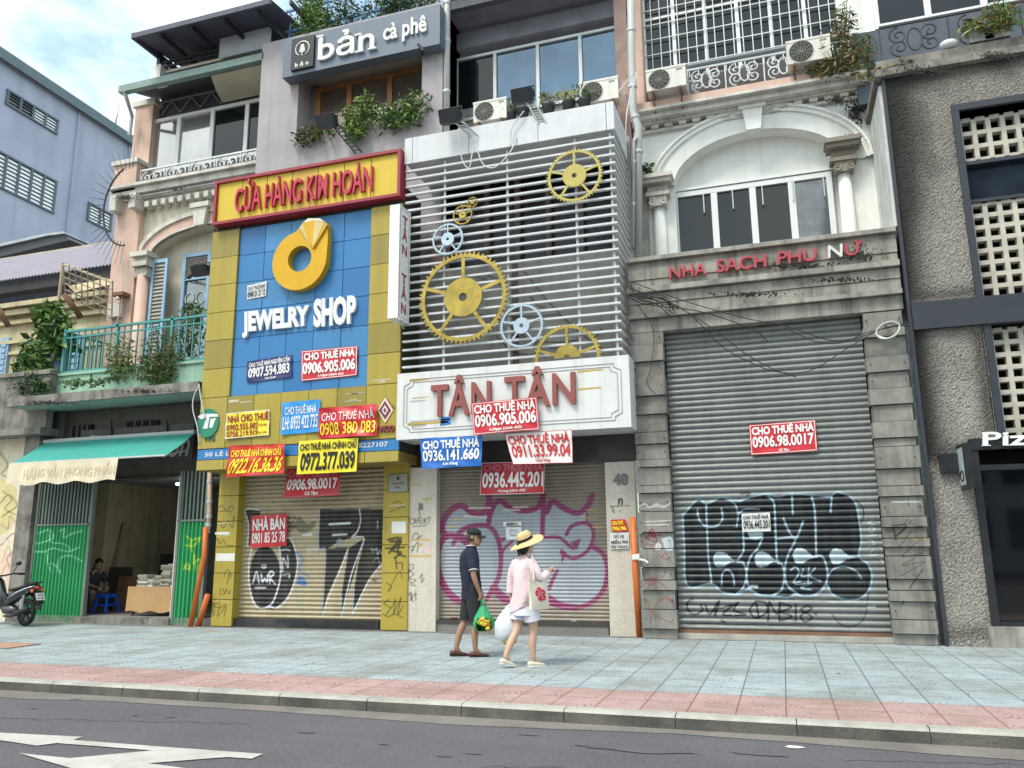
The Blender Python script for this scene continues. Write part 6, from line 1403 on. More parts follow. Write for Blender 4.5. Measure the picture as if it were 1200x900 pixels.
for (u0, v0, u1, v1) in ((.07, .02, .93, .024), (.07, .976, .93, .98), (.07, .02, .1, .98), (.9, .02, .93, .98)):
    g.add([PK(u0, v0) + n_ * .003, PK(u1, v0) + n_ * .003, PK(u1, v1) + n_ * .003, PK(u0, v1) + n_ * .003], [(0, 1, 2, 3)], 1)
g.build('lettering', [mat('lightbox letter', '#96343c'), mat('lightbox border', '#8c8f90')], tK)
g = MB(); g.tube([(xl1 + .02, ylf + .02, zb_ - .02), (xl1 - .1, 13.0, zb_ - .08)], .015, 6); g.box(xl1 - .21, xl1 + .006, ylf + .01, 13.04, zt_, zt_ + .02); g.build('bracket', M_alu, tK)

# café signboard
YCs = 13.9
sx0_, sx1_ = X(332, 65, YCs), X(515.5, 28, YCs); sz1, sz0 = Z(424, 26, YCs), Z(424, 71, YCs)
tP = thing('cafe_signboard', 'slate grey signboard with white letters bản cà phê and a black tree badge', 'signboard', ((sx0_ + sx1_) / 2, YCs, sz0))
g = MB(); g.box(sx0_, sx1_, YCs, 14.18, sz0, sz1); g.build('panel', mat('slate sign panel', '#5f6b7a', rough=.45, var=.06, streak=.12, dcol=lin('#454e5a')), tP)
PP = quad([(sx0_, YCs, sz1), (sx1_, YCs, sz1), (sx1_, YCs, sz0), (sx0_, YCs, sz0)])
M_wl2 = mat('ivory raised letter', '#dcdcd9', rough=.4)
def slab(parent, s, box, serifs):
    raised_letters(parent, s, PP, box, M_wl2, .03, .05)
raised_letters(tP, 'bản', PP, (.245, .20, .605, .86), M_wl2, .01, .06)
raised_letters(tP, 'cà phê', PP, (.66, .22, .925, .78), M_wl2, .02, .05)
# slab serifs that the typeface carries
g = MB()
for (u, v, w_) in ((.245, .845, .05), (.495, .655, .05), (.505, .215, .06), (.585, .215, .06), (.66, .0, 0)):
    if w_: 
        a, b = PP(u - w_ * .3, v - .02), PP(u + w_ * .55, v + .02); g.box(a.x, b.x, YCs - .062, YCs - .004, a.z, b.z)
g.build('letter_serifs', M_wl2, tP)
g = MB(); a, b = PP(.065, .10), PP(.215, .92); g.box(a.x, b.x, YCs - .06, YCs, a.z, b.z, 0)
cc = (a + b) / 2; rr = (b.x - a.x) * .3; cz = cc.z + .1
g.tube([(cc.x + rr * math.cos(t_), YCs - .066, cz + rr * math.sin(t_)) for t_ in np.linspace(-1.1, 4.24, 30)], .014, 5, 1)
g.box(cc.x - .008, cc.x + .008, YCs - .072, YCs - .06, cz - rr * 1.05, cz + rr * .4, 1)
for k in range(5):
    zz = cz - rr * .55 + k * rr * .25; h_ = rr * (.42 - .05 * k)
    for s_ in (-1, 1): g.bar((cc.x, YCs - .068, zz), (cc.x + s_ * h_, YCs - .068, zz + h_ * .55), .03, .012, 1, (0, 1, 0))
PB = quad([(a.x, YCs - .06, b.z), (b.x, YCs - .06, b.z), (b.x, YCs - .06, a.z), (a.x, YCs - .06, a.z)])
lettering(g, 'b ả n', PB, (.2, .07, .8, .22), 1, .02, .0, .006)
g.build('badge', [mat('black badge', '#16171a', rough=.4), M_wl2], tP)
g = MB(); g.tube([W(490, 52, 13.85), W(495, 58, 13.85), W(495, 64, 14.1)], .03, 8); g.build('spotlight', M_black, tP)

# NHA SACH PHU NU
YN = YG - .10
tN = thing('bookshop_letters', 'red raised letters NHA SACH PHU NU on the grey stone band, one faded white', 'lettering', W(895, 305, YN))
M_nr = mat('faded red channel letter', '#a93a48', rough=.5, var=.1)
M_nw = mat('bleached channel letter', '#cfc9c9', rough=.5)
PN2 = pquad([(784, 312), (1007, 284), (1007, 302), (784, 329)], YG - .02)
L1 = 223.0
for s, px0, px1, vb, vt, rc in (('NHA', 785, 831, .0, .86, None), ('SACH', 843, 902, .02, .95, {0: M_nw} if False else None), ('PHU', 915, 959, .03, .95, None), ('NU', 972, 1006, .08, .95, {0: M_nw})):
    raised_letters(tN, s, PN2, ((px0 - 784) / L1, vb + .04, (px1 - 784) / L1, vt), M_nr, .012, .06, .02, recolor=rc)
g = MB(); g.add([PN2(.735, .01) + Vector((0, -.05, 0)), PN2(.745, .01) + Vector((0, -.05, 0)), PN2(.745, .09) + Vector((0, -.05, 0)), PN2(.735, .09) + Vector((0, -.05, 0))], [(0, 1, 2, 3)])
a, b = PN2(.973, 1.0), PN2(.987, 1.12); g.box(a.x, b.x, YG - .06, YG - .02, a.z, b.z); g.bar((PN2(.995, .85).x, YG - .05, PN2(.995, .85).z), (PN2(1.012, 1.02).x, YG - .05, PN2(1.012, 1.02).z), .04, .03); g.build('accent', M_nr, tN)
# pizza shop letters and small lightbox
tZ = thing('pizza_shop_letters', 'white serif letters reading Pizza on the black shop lintel', 'lettering', W(1175, 515, ys - .08))
PZ = pquad([(1149, 507), (1246, 503), (1246, 521.5), (1149, 523)], ys - .09)
M_pz = mat('white serif letter', '#e0e0de', rough=.4)
raised_letters(tZ, 'Pizza', PZ, (.02, .0, .98, 1), M_pz, .02, .04)
g = MB()
for u, v, w_ in ((.02, .03, .10), (.02, .96, .06), (.30, .03, .09), (.295, .68, .045)):
    a, b = PZ(u - .012, v - .035), PZ(u + w_, v + .035); g.box(a.x, b.x, ys - .132, ys - .095, a.z, b.z)
g.build('letter_serifs', M_pz, tZ)
tQ = thing('small_lightbox', 'small black projecting lightbox with a pale face beside the pizza shop frame', 'projecting sign', W(1117, 550, 13.3))
ql, qr = X(1124, 545, 13.4), X(1124, 545, 13.4) + .1; zt_, zb_ = Z(1110, 520, 13.0), Z(1110, 572, 13.0)
g = MB(); g.box(ql, qr, 13.0, 13.48, zb_, zt_); g.box(ql + .02, sxl + .2, 13.4, 13.49, zb_ + .25, zt_ - .1); g.build('case', mat('black lightbox case', '#1c1e23', rough=.4), tQ)
g = MB(); g.add([(ql - .004, 13.44, zb_ + .05), (ql - .004, 13.05, zb_ + .05), (ql - .004, 13.05, zt_ - .05), (ql - .004, 13.44, zt_ - .05)], [(0, 1, 2, 3)], 0)
PQ = quad([(ql - .006, 13.44, zt_ - .05), (ql - .006, 13.05, zt_ - .05), (ql - .006, 13.05, zb_ + .05), (ql - .006, 13.44, zb_ + .05)])
g.tube([PQ(.5 + .3 * math.cos(a), .25 + .13 * math.sin(a)) for a in np.linspace(0, 6.28, 12)], .012, 5, 1)
g.build('face', [mat('pale lightbox face', '#aebdb8', rough=.3), M_black], tQ)

# ================================================================== gears
M_brass = mat('brushed brass', '#a48d47', rough=.3, metal=.8, var=.35, vs=3.5)
M_brass2 = mat('yellow painted gear', '#b3a552', rough=.4, var=.08)
M_stl = mat('silver gear', '#a9b6c0', rough=.3, metal=.6, var=.12, vs=3)
def gear(px, py, rpx, teeth, m_, label, hub=.42, spokes=5, rot_=90, half=False, th=.03, tooth=.06, rim=.865, name='clock_gear'):
    yg = 12.96; c = W(px, py, yg); r = rpx * c.y / FPX * 1.08
    r = abs(X(px + rpx, py, yg) - X(px - rpx, py, yg)) / 2
    t = thing(name, label, 'gear', c, 'clock gears mounted on the white slats')
    g = MB(); a0, a1 = (0, 2 * math.pi) if not half else (math.radians(-6), math.radians(186))
    n = teeth if not half else teeth // 2; outer = []; inner = []
    for i in range(n):
        for k, rr in ((.0, 1 - tooth), (.28, 1 - tooth), (.4, 1), (.62, 1), (.78, 1 - tooth)):
            a = a0 + (a1 - a0) * (i + k) / n; outer.append((c.x + r * rr * math.cos(a), c.z + r * rr * math.sin(a))); inner.append((c.x + r * rim * math.cos(a), c.z + r * rim * math.sin(a)))
    N_ = len(outer); V = [(x, yg, z) for x, z in outer] + [(x, yg, z) for x, z in inner] + [(x, yg + th, z) for x, z in outer] + [(x, yg + th, z) for x, z in inner]; Fs = []
    for i in range(N_ if not half else N_ - 1):
        j = (i + 1) % N_; Fs += [(i, i + N_, j + N_, j), (i, j, j + 2 * N_, i + 2 * N_), (i + N_, i + 3 * N_, j + 3 * N_, j + N_)]
    g.add(V, Fs); g.build('toothed_rim', m_, t)
    h = MB(); n = 40 if not half else 24; b0, b1 = (0, 2 * math.pi) if not half else (0, math.pi)
    A = [b0 + (b1 - b0) * i / n for i in range(n + (1 if half else 0))]; k = len(A)
    V = [(c.x + r * hub * math.cos(a), yg - .004, c.z + r * hub * math.sin(a)) for a in A] + [(c.x + r * .09 * math.cos(a), yg - .004, c.z + r * .09 * math.sin(a)) for a in A]
    V += [(x, yg + th, z) for x, y, z in V]; Fs = []
    for i in range(k if not half else k - 1):
        j = (i + 1) % k; Fs += [(i, i + k, j + k, j), (i, j, j + 2 * k, i + 2 * k), (i + k, i + 3 * k, j + 3 * k, j + k)]
    h.add(V, Fs); h.build('hub', m_, t)
    for q in range(spokes):
        a = math.radians(rot_ + q * 360 / spokes)
        if half and math.sin(a) < -.1: continue
        s = MB(); s.bar((c.x + r * hub * .95 * math.cos(a), yg + .014, c.z + r * hub * .95 * math.sin(a)), (c.x + r * (rim + .03) * math.cos(a), yg + .014, c.z + r * (rim + .03) * math.sin(a)), r * .075, .024, 0, (0, 1, 0)); s.build('spoke', m_, t)
    b = MB(); b.tube([(c.x, yg + th, c.z + r * .25), (c.x, 13.06, c.z + r * .25)], .012, 6); b.build('fixing', M_alu, t)
gear(673, 205.5, 33, 52, M_brass2, 'matt yellow gear high on the white slats')
gear(542.5, 348, 52.5, 60, M_brass, 'largest brass gear with a wide polished hub', hub=.42)
gear(524.5, 280, 18.5, 44, M_stl, 'small silver gear beside the projecting sign', hub=.4)
gear(542, 251.5, 11.5, 30, M_brass, 'small brass gear just above the small silver gear', hub=.36)
gear(553.5, 236.5, 6, 18, M_brass, 'tiniest brass gear at the top of the gear chain', hub=.35)
gear(611, 381.5, 26, 54, M_stl, 'mid sized silver gear between the largest brass gear and the half gear', hub=.36)
gear(664.5, 419, 40, 60, M_brass, 'brass half gear rising behind the top of the TÂN TÂN signboard', hub=.38, half=True)

# ================================================================== fittings: air conditioners, lamps, pipes, cables
M_ac = mat('off white casing', '#cfcdc4', rough=.45, var=.05, streak=.25, dirt=.12, dcol=lin('#7d786c'))
M_acg = mat('grey fan grille', '#7e7d78', rough=.5)
def ac_unit(base, rz, label, w_=.8, h_=.58):
    t = thing('air_conditioner', label, 'air conditioner', base, 'outdoor air conditioner units'); t.rotation_euler.z = rz
    bx_, by_, bz_ = base
    g = MB(); g.box(bx_ - w_ / 2, bx_ + w_ / 2, by_, by_ + .3, bz_ + .05, bz_ + h_); g.box(bx_ - w_ / 2 - .008, bx_ + w_ / 2 + .008, by_ - .008, by_ + .308, bz_ + h_ - .04, bz_ + h_ + .006); g.build('casing', M_ac, t)
    cx, cz, r = bx_ - w_ * .17, bz_ + h_ * .52, h_ * .4
    f = MB(); f.prism([(cx + r * math.cos(a), cz + r * math.sin(a)) for a in np.linspace(0, 2 * math.pi, 33)[:-1]], by_ - .004, by_, 0); fo = f.build('fan_opening', mat('fan well', '#3c3c3b', rough=.7), t)
    q = MB()
    for k in range(1, 6): q.tube([(cx + r * k / 5 * math.cos(a), by_ - .02, cz + r * k / 5 * math.sin(a)) for a in np.linspace(0, 2 * math.pi, 25)], .006, 4)
    for k in range(12): a = k * math.pi / 6; q.bar((cx, by_ - .016, cz), (cx + r * math.cos(a), by_ - .016, cz + r * math.sin(a)), .008)
    q.build('grille', M_acg, fo)
    s = MB()
    for sx in (-1, 1): s.box(bx_ + sx * w_ * .35 - .02, bx_ + sx * w_ * .35 + .02, by_ - .02, by_ + .45, bz_, bz_ + .05); s.bar((bx_ + sx * w_ * .35, by_ - .0, bz_ + .02), (bx_ + sx * w_ * .35, by_ + .42, bz_ - .35), .03)
    s.box(bx_ - w_ * .35, bx_ + w_ * .35, by_ + .42, by_ + .448, bz_ + .005, bz_ + .045); s.build('bracket', M_rust, t)
    b = MB(); b.box(bx_ + w_ * .27, bx_ + w_ * .42, by_ - .006, by_, bz_ + h_ * .8, bz_ + h_ * .86); b.build('badge', M_acg, t)
    p = MB(); p.tube([(bx_ + w_ / 2, by_ + .15, bz_ + .2), (bx_ + w_ / 2 + .12, by_ + .15, bz_ + .18), (bx_ + w_ / 2 + .16, by_ + .3, bz_ - .1)], .022, 6); p.build('pipe', M_pipe, t)
def at_base(px, py, y): v = W(px, py, y); return (v.x, v.y, v.z)
ac_unit(at_base(574, 143, 14.2), .0, 'off white air conditioner behind the left end of the white fascia', .72, .5)
ac_unit(at_base(702, 121, 14.3), .0, 'off white air conditioner with a beige fan grille below the blue tinted windows', .78, .52)
ac_unit(at_base(781, 106, 14.35), .0, 'white air conditioner at the left end of the white scroll balcony', .76, .5)
ac_unit(at_base(949, 74, 14.4), .0, 'white air conditioner beside the dry weeds on the balcony', .76, .52)
def floodlight(px, py, y, label, arm):
    c = W(px, py, y); t = thing('floodlight', label, 'floodlight', c)
    g = MB(); g.hexa([c + Vector(q) for q in [(-.2, 0, -.13), (.2, 0, -.13), (.2, .14, -.1), (-.2, .14, -.1), (-.2, -.1, .1), (.2, -.1, .1), (.2, .1, .13), (-.2, .1, .13)]]); g.build('housing', mat('black lamp housing', '#22262e', rough=.45), t)
    g = MB(); g.tube([c + Vector((-.22, .05, -.02)), c + Vector((-.22, .05, .19)), c + Vector((.22, .05, .19)), c + Vector((.22, .05, -.02))], .016, 6); g.build('yoke', M_black, t)
    g = MB(); g.add([c + Vector(q) for q in [(-.17, -.004, -.13), (.17, -.004, -.13), (.17, -.096, .08), (-.17, -.096, .08)]], [(0, 1, 2, 3)]); g.build('lens', mat('dark lens', '#23272e', rough=.5), t)
    g = MB(); a, b = Vector(arm[0]) , Vector(arm[1]); s_ = Vector((.07, 0, 0))
    g.tube([c + Vector((-.07, .1, 0)), a - s_, b - s_], .014, 6); g.tube([c + Vector((.07, .1, 0)), a + s_, b + s_], .014, 6)
    for k in range(1, 8): p = a.lerp(b, k / 8); g.tube([p - s_, p + s_], .01, 5)
    g.build('ladder_arm', M_iron if px < 600 and px < 500 else M_alu, t)
floodlight(382, 142, 12.6, 'black floodlight on a black ladder arm above the yellow header sign', (W(393, 146, 12.65), W(421, 180, 12.95)))
floodlight(527, 136, 12.7, 'large black floodlight on a pale arm above the left end of the slats', (W(540, 145, 12.75), W(556, 160, 13.0)))
floodlight(612, 112, 12.9, 'small black floodlight on a pale ladder arm beside the potted plants', (W(622, 120, 12.95), W(636, 145, 13.02)))
floodlight(234, 317, 14.6, 'small black lamp mounted on the pale blue french window', (W(226, 322, 14.7), W(219, 327, 15.2)))
def pipe(name, label, pts, r, m_, cat='drainpipe', clips=True, group=None):
    pts = [Vector(p) for p in pts]; t = thing(name, label, cat, pts[-1], group)
    g = MB(); g.tube(pts, r, 10); g.build('tube', m_, t, smooth=True)
    if clips:
        for k in range(1, 5):
            g = MB(); L_ = (len(pts) - 1) * k / 5; i = int(L_); p = pts[i].lerp(pts[i + 1], L_ - i); g.tube([p - Vector((0, 0, .03)), p + Vector((0, 0, .03))], r * 1.22, 10); g.build('clip', M_alu, t)
    return t
pipe('drainpipe', 'white drainpipe beside the grey café wall', [W(524, -60, 14.25), W(524, 20, 14.25), W(523, 168, 14.25)], .07, M_pipe)
pipe('drainpipe', 'pale grey drainpipe with an elbow between the slats and the white arch', [W(738, -60, 14.4), W(740, 60, 14.4), W(742, 130, 14.4), W(748, 148, 14.4), W(748, 302, 14.4)], .075, M_pipe)
pipe('drainpipe', 'thinner grey pipe with a blue joint at the slatted corner', [W(746, 160, 14.3), W(743, 165, 14.3), W(742, 290, 14.3)], .03, M_pipe)
M_or = mat('orange plastic conduit', '#c8672a', rough=.5, var=.08, dirt=.15)
pipe('conduit', 'taller orange conduit leaning by the green folding door', [W(241, 618, 13.62), W(239.5, 650, 13.58), G(233, 733) + Vector((0, -.25, 0))], .05, M_or, 'conduit', False)
pipe('conduit', 'shorter orange conduit behind the taller orange conduit', [W(243.5, 697, 13.6), G(240, 733) + Vector((0, -.2, 0))], .055, M_or, 'conduit', False)
pipe('conduit', 'orange conduit leaning beside the granite pillar with number 48', [W(741, 606, 13.5), W(745, 680, 13.42), G(750.5, 746) + Vector((0, -.1, 0))], .05, M_or, 'conduit', False)
pipe('riser_pipe', 'beige riser pipe above the orange conduits', [W(246, 540, 13.7), W(245.5, 600, 13.68), W(243.5, 625, 13.66)], .045, mat('beige pipe', '#b39c86', rough=.6), 'pipe', True)
# tape knots on the right conduit
g = MB(); p = W(745.5, 655, 13.4)
for k in range(3): g.tube([p + Vector((-.06, 0, .02 * k)), p + Vector((.06, -.02, .02 * k + .02))], .025, 6)
g.tube([p, p + Vector((.14, -.05, -.02)), p + Vector((.2, -.05, -.06))], .018, 5)
tag(g.build('tape_knot', mat('white tape', '#d5d5d0'), None, loc=p), 'white tape knotted round the orange conduit', 'tape')
def cable(label, pts, r=.008, name='cable', m_=None, seed=0, k=10):
    """sagging run through the points"""
    P_ = [np.array(W(*p)) for p in pts]; s = spline(P_, k)
    g = MB(); g.tube([Vector(q) for q in s], r, 5)
    o = g.build(name, m_ or M_cable, None, smooth=True, loc=P_[0]); tag(o, label, 'cable', None if name != 'cable' else 'black cables'); return o
yq = 13.3
cable('black cable sagging lowest across the wide grey shutter', [(738, 338, yq), (800, 362, yq), (845, 405, yq), (880, 425, yq), (912, 436, yq), (950, 434, yq), (990, 410, yq), (1030, 386, yq)])
cable('black cable forking down from the dark cable bundle to the middle of the shutter', [(738, 345, yq), (790, 358, yq), (835, 385, yq), (870, 412, yq), (905, 432, yq), (933, 442, yq)])
cable('black cable running shallow under the stone entablature', [(739, 330, yq), (800, 352, yq), (870, 372, yq), (920, 382, yq), (970, 398, yq), (1000, 397, yq), (1040, 383, yq)])
cable('thin black cable looping from the shutter top to the white coil', [(920, 384, yq), (955, 400, yq), (985, 402, yq), (1015, 390, yq), (1042, 384, yq)], .007)
cable('black cable dropping steeply beside the left stone pilaster', [(739, 350, yq), (760, 357, yq), (820, 365, yq), (880, 385, yq), (900, 400, yq)], .009)
cable('thin black wire hanging down the left stone pilaster', [(745, 355, 13.4), (765, 385, 13.4), (763, 430, 13.4), (758, 448, 13.4), (768, 462, 13.4)], .006)
for i in range(7):
    r_ = random.Random(60 + i)
    cable('tangled black wires bunched at the corner below the white slats', [(738, 330 + i * 3, 13.25), (745 + r_.uniform(0, 6), 340 + r_.uniform(0, 16), 13.22), (760 + r_.uniform(0, 20), 345 + r_.uniform(0, 12), 13.25), (785 + r_.uniform(0, 15), 352 + r_.uniform(0, 18), 13.3)], .009)
cable('black cable running right along the steel beam', [(1040, 384, yq), (1055, 381, yq), (1066, 383, yq)], .014)
for n_, pts in (('white cable looping below the large black floodlight', [(538, 150, 12.75), (541, 185, 12.85), (550, 196, 12.85), (556, 170, 12.9), (566, 192, 12.85), (580, 196, 12.85), (598, 178, 12.9), (605, 160, 13.0)]), ('white cable drooping along the fascia below the potted plants', [(614, 130, 12.95), (600, 150, 12.95), (598, 170, 12.95)]), ('white cable hanging beside the green round logo', [(233, 452, 12.98), (227, 465, 12.98), (226, 480, 12.98), (231, 500, 12.98), (233, 520, 13.0)]), ('pale cable by the slab end', [(233, 450, 12.97), (236, 470, 12.97), (240, 490, 12.97)]), ('white cable from the air conditioner to the drainpipe', [(725, 108, 14.0), (735, 95, 14.1), (744, 85, 14.2)]), ('white cable hanging down the slatted corner', [(746, 85, 14.2), (735, 130, 13.6), (733, 170, 13.5)]), ('white cable running up the peach pilaster', [(144, 285, 14.7), (144, 330, 14.7), (141, 365, 14.7), (133, 384, 14.7)])):
    cable(n_, pts, .012, 'white_cable', mat('white cable', '#c2c2be', rough=.5))
t = thing('cable_coil', 'coil of white cable hung on the right stone pilaster', 'cable coil', W(1040, 388, 13.35))
g = MB(); c = W(1040, 388, 13.35)
for k in range(4): g.tube([c + Vector((.145 * math.cos(a) * (1 + .06 * k), -.02 * k, .115 * math.sin(a + .1 * k) * (1 + .05 * k))) for a in np.linspace(0, 6.4, 26)], .012, 5)
g.build('loops', mat('white cable', '#c2c2be'), t)
g = MB(); g.tube([c + Vector((0, 0, .12)), c + Vector((0, .15, .14))], .014, 6); g.build('hook', M_iron, t)
# meter box on the peach pilaster
b_ = W(132, 363, 14.78); t = thing('meter_box', 'white meter box with a lamp on the peach pilaster', 'meter box', b_)
g = MB(); g.bx(126, 355, 139, 371, 14.7, .14); g.build('box', M_ac, t); g = MB(); g.bx(131, 342, 144, 346, 14.6, .24); g.build('hood', M_rust, t)
g = MB(); q = W(138, 349.5, 14.65); g.ball(q, .05); g.build('bulb', mat('white bulb', '#dcdcd8', rough=.3), t, smooth=True)
# fan of spikes between the houses
cS = W(151, 240, 14.35); t = thing('spike_fan', 'rusty half ring of radiating spikes guarding the corner of the peach building', 'spike barrier', cS)
g = MB(); r_ = abs(X(151, 240, 14.35) - X(122, 240, 14.35))
g.tube([cS + Vector((r_ * math.cos(a), 0, r_ * 1.35 * math.sin(a))) for a in np.linspace(1.9, 4.7, 24)], .022, 6); g.build('ring', M_iron, t)
g = MB()
for k in range(24):
    a = 1.55 + k * .135; l0, l1 = r_ * .95, r_ * random.uniform(1.5, 1.75)
    g.tube([cS + Vector((l0 * math.cos(a), 0, l0 * 1.3 * math.sin(a))), cS + Vector((l1 * math.cos(a), -.02, l1 * 1.25 * math.sin(a)))], [.01, .004], 4)
g.build('spikes', M_iron, t)
# iron cage in front of the low house
t = thing('window_cage', 'rusty white iron cage leaning out over the old low house', 'window cage', W(68, 388, 14.2))
g = MB(); Pc = quad([W(74, 310, 14.0), W(132, 331, 14.0), W(131, 372, 14.6), W(76, 346, 14.6)]); nu, nv = 8, 5
for i in range(nu + 1): g.tube([Pc(i / nu, 0), Pc(i / nu, 1.0 + .06)], .016, 5)
for j in range(nv + 1): g.tube([Pc(0, j / nv), Pc(1, j / nv)], .016 if j < nv else .03, 5)
g.build('grid', mat('rusty white iron', '#b3a48f', rough=.8, var=.2, dirt=.5, dcol=lin('#6e4a34')), t)
g = MB(); g.tube([W(74, 308, 14.0), W(69, 350, 14.1), W(66, 395, 14.2)], .04, 7); g.build('post', mat('rusty white iron', '#b3a48f'), t)
g = MB(); Pt = quad([W(80, 335, 14.3), W(132, 325, 15.1), W(132, 333, 14.9), W(88, 343, 14.2)])
g.grid(Pt, 4, 2); g.build('sheet', M_oldcream, t)
pipe('support_pole', 'brown rusty pole slanting below the iron cage', [W(75, 345, 14.4), W(95, 372, 14.7)], .07, M_rust, 'pole', False)
pipe('support_pole', 'brown rusty pole at the left frame edge under the cornice', [W(-8, 352, 14.5), W(10, 382, 14.7)], .07, M_rust, 'pole', False)
pipe('antenna_mast', 'thin antenna mast on the roof of the blue grey block', [onA(140, 120) + Vector((0, 0, .0)), onA(135, 147) + Vector((0, 0, .0))], .05, M_alu, 'antenna', False)
# blue water barrel
c = W(70, 405, 14.2); t = thing('water_barrel', 'blue grey plastic barrel standing behind the teal balcony railing', 'barrel', (c.x, c.y, zSlab + .1))
z0 = zSlab + .1; z1 = Z(70, 392, 14.2)
g = MB(); g.loft([(c.x, c.y, z0, .24, .24), (c.x, c.y, z0 + .25, .27, .27), (c.x, c.y, z0 + .3, .28, .28), (c.x, c.y, z0 + .35, .27, .27), (c.x, c.y, z1 - .2, .27, .27), (c.x, c.y, z1, .23, .23)], 18); g.build('drum', mat('blue grey plastic', '#6a7f9a', rough=.5), t, smooth=True)
g = MB(); g.loft([(c.x, c.y, z1, .235, .235), (c.x, c.y, z1 + .04, .22, .22)], 18); g.build('lid', mat('blue grey lid', '#5b6e88'), t)

# ================================================================== plants
def pb(px, py, y): return tuple(W(px, py, y))
plant('potted_tree', 'leafy green young tree growing from the mossy parapet of the low house', 'tree', pb(52, 450, 14.0), [(-.15, 0, .75, .5, .35, .5), (-.35, -.1, .35, .45, .3, .4), (.15, 0, 1.35, .42, .3, .42), (.3, 0, 1.0, .4, .3, .35), (.05, -.1, .2, .4, .25, .25), (-.1, 0, 1.7, .25, .2, .3)], 150, .17, 4, (0, 1, 1, 2), 1)
plant('parapet_weed', 'dark green weed trailing over the mossy parapet', 'plant', pb(38, 452, 13.55), [(0, 0, .05, .5, .15, .25), (.25, 0, -.1, .25, .12, .2)], 60, .11, 2, (0, 0, 1), 2)
plant('balcony_plant', 'thin grey green plant in the middle of the teal railing', 'plant', pb(138, 436, 13.75), [(0, 0, .4, .4, .2, .45), (.1, 0, .05, .35, .2, .3)], 170, .09, 9, (1, 1, 2, 3), 3, asp=.25)
plant('balcony_plant', 'dense grey green shrub on the balcony next to the yellow cladding', 'plant', pb(186, 430, 13.72), [(0, 0, .4, .45, .25, .5), (-.3, 0, .0, .4, .2, .3), (.25, 0, .1, .35, .2, .35), (.1, 0, -.25, .4, .15, .2)], 200, .085, 9, (0, 1, 1, 3), 4, asp=.25)
plant('balcony_plant', 'tall plant behind the right end of the teal railing', 'plant', pb(222, 418, 14.3), [(0, 0, .5, .4, .3, .55), (0, 0, 1.0, .3, .2, .3)], 140, .1, 6, (0, 1, 2), 5, asp=.3)
plant('slab_moss_plant', 'small creeping weeds on the mossy slab edge', 'plant', pb(85, 452, 13.3), [(0, 0, .05, .35, .15, .12), (.6, 0, .03, .4, .15, .1)], 60, .07, 2, (0, 1), 6)
# café planter
plant('planter_shrub', 'bushy green shrub filling the right of the grey planter under the timber windows', 'plant', pb(470, 142, 14.15), [(0, 0, .2, .42, .3, .38), (.35, 0, .3, .38, .3, .32), (-.45, 0, .18, .4, .3, .34), (.1, -.1, .0, .55, .2, .25)], 150, .1, 5, (0, 1, 1, 2), 7, asp=.35)
plant('planter_shrub', 'yellow green shrub with upright shoots in the middle of the planter', 'plant', pb(417, 152, 14.15), [(0, 0, .25, .38, .3, .42), (.2, 0, .45, .2, .2, .4), (0, -.12, -.05, .3, .15, .3)], 150, .1, 6, (1, 2, 2), 8, asp=.35)
plant('planter_shrub', 'low creeping plant with dry stems at the left of the planter', 'plant', pb(363, 160, 14.12), [(0, 0, .1, .42, .2, .2), (.4, -.05, 0, .4, .15, .2), (-.1, -.05, -.05, .3, .12, .15)], 80, .08, 5, (0, 1, 3), 9, asp=.35)
for i, (px, py, cl, mt, lb) in enumerate([(360, 42, [(0, 0, .4, .4, .3, .55), (.1, 0, .8, .3, .2, .5), (.3, 0, .3, .35, .3, .4)], (1, 2, 2), 'pale bamboo like clump on the roof above the café signboard'), (402, 32, [(0, 0, .3, .5, .3, .4)], (0, 0, 1), 'dark green clump on the café roof beside the pale bamboo clump'), (450, 22, [(0, 0, .3, .6, .3, .35), (.4, 0, .3, .4, .3, .3)], (0, 1), 'mid green rooftop hedge clump above the letters bản'), (500, 11, [(0, 0, .3, .5, .3, .35)], (0, 1, 3), 'rooftop shrub at the right end of the café roof')]):
    plant('roof_plant', lb, 'plant', pb(px, py, 14.4), cl, 190, .12, 6, mt, 20 + i, asp=.22)
# pots on the slatted shop's ledge
def pot(px, py, y, label, mats, seed, h=.22, top=None):
    c = Vector(pb(px, py, y)); t = thing('potted_plant', label, 'potted plant', c, 'pots on the ledge below the blue windows')
    g = MB(); g.loft([(c.x, c.y, c.z, .09, .09), (c.x, c.y, c.z + h, .13, .13), (c.x, c.y, c.z + h + .03, .14, .14), (c.x, c.y, c.z + h + .03, .11, .11)], 14); g.build('pot', mat('dark plastic pot', '#2a2a2c', rough=.6), t, smooth=True)
    f = MB(); leaves(f, c + Vector((0, 0, h + .14)), (.2, .2, .18), 90, .12, mats, -.2, seed, .1, .3); f.build('foliage', M_leaf, t)
pot(613, 141, 14.35, 'potted plant with yellowish leaves beside the small floodlight', (2, 3), 1); pot(643, 137, 14.35, 'potted plant with reddish dry leaves in the middle of the ledge', (3, 3, 1), 2); pot(667, 133, 14.35, 'potted plant with dry leaves next to the air conditioner', (3, 2), 3)
pot(598, 146, 14.35, 'half hidden dark potted plant left of the yellowish one', (0, 1), 4); pot(685, 131, 14.3, 'dark green potted plant under the air conditioner', (0, 1), 6)
plant('wall_weed', 'small weed sprouting from the capital beside the drainpipe', 'plant', pb(757, 204, 14.75), [(0, 0, .08, .14, .12, .14)], 50, .09, 4, (0, 1), 30)
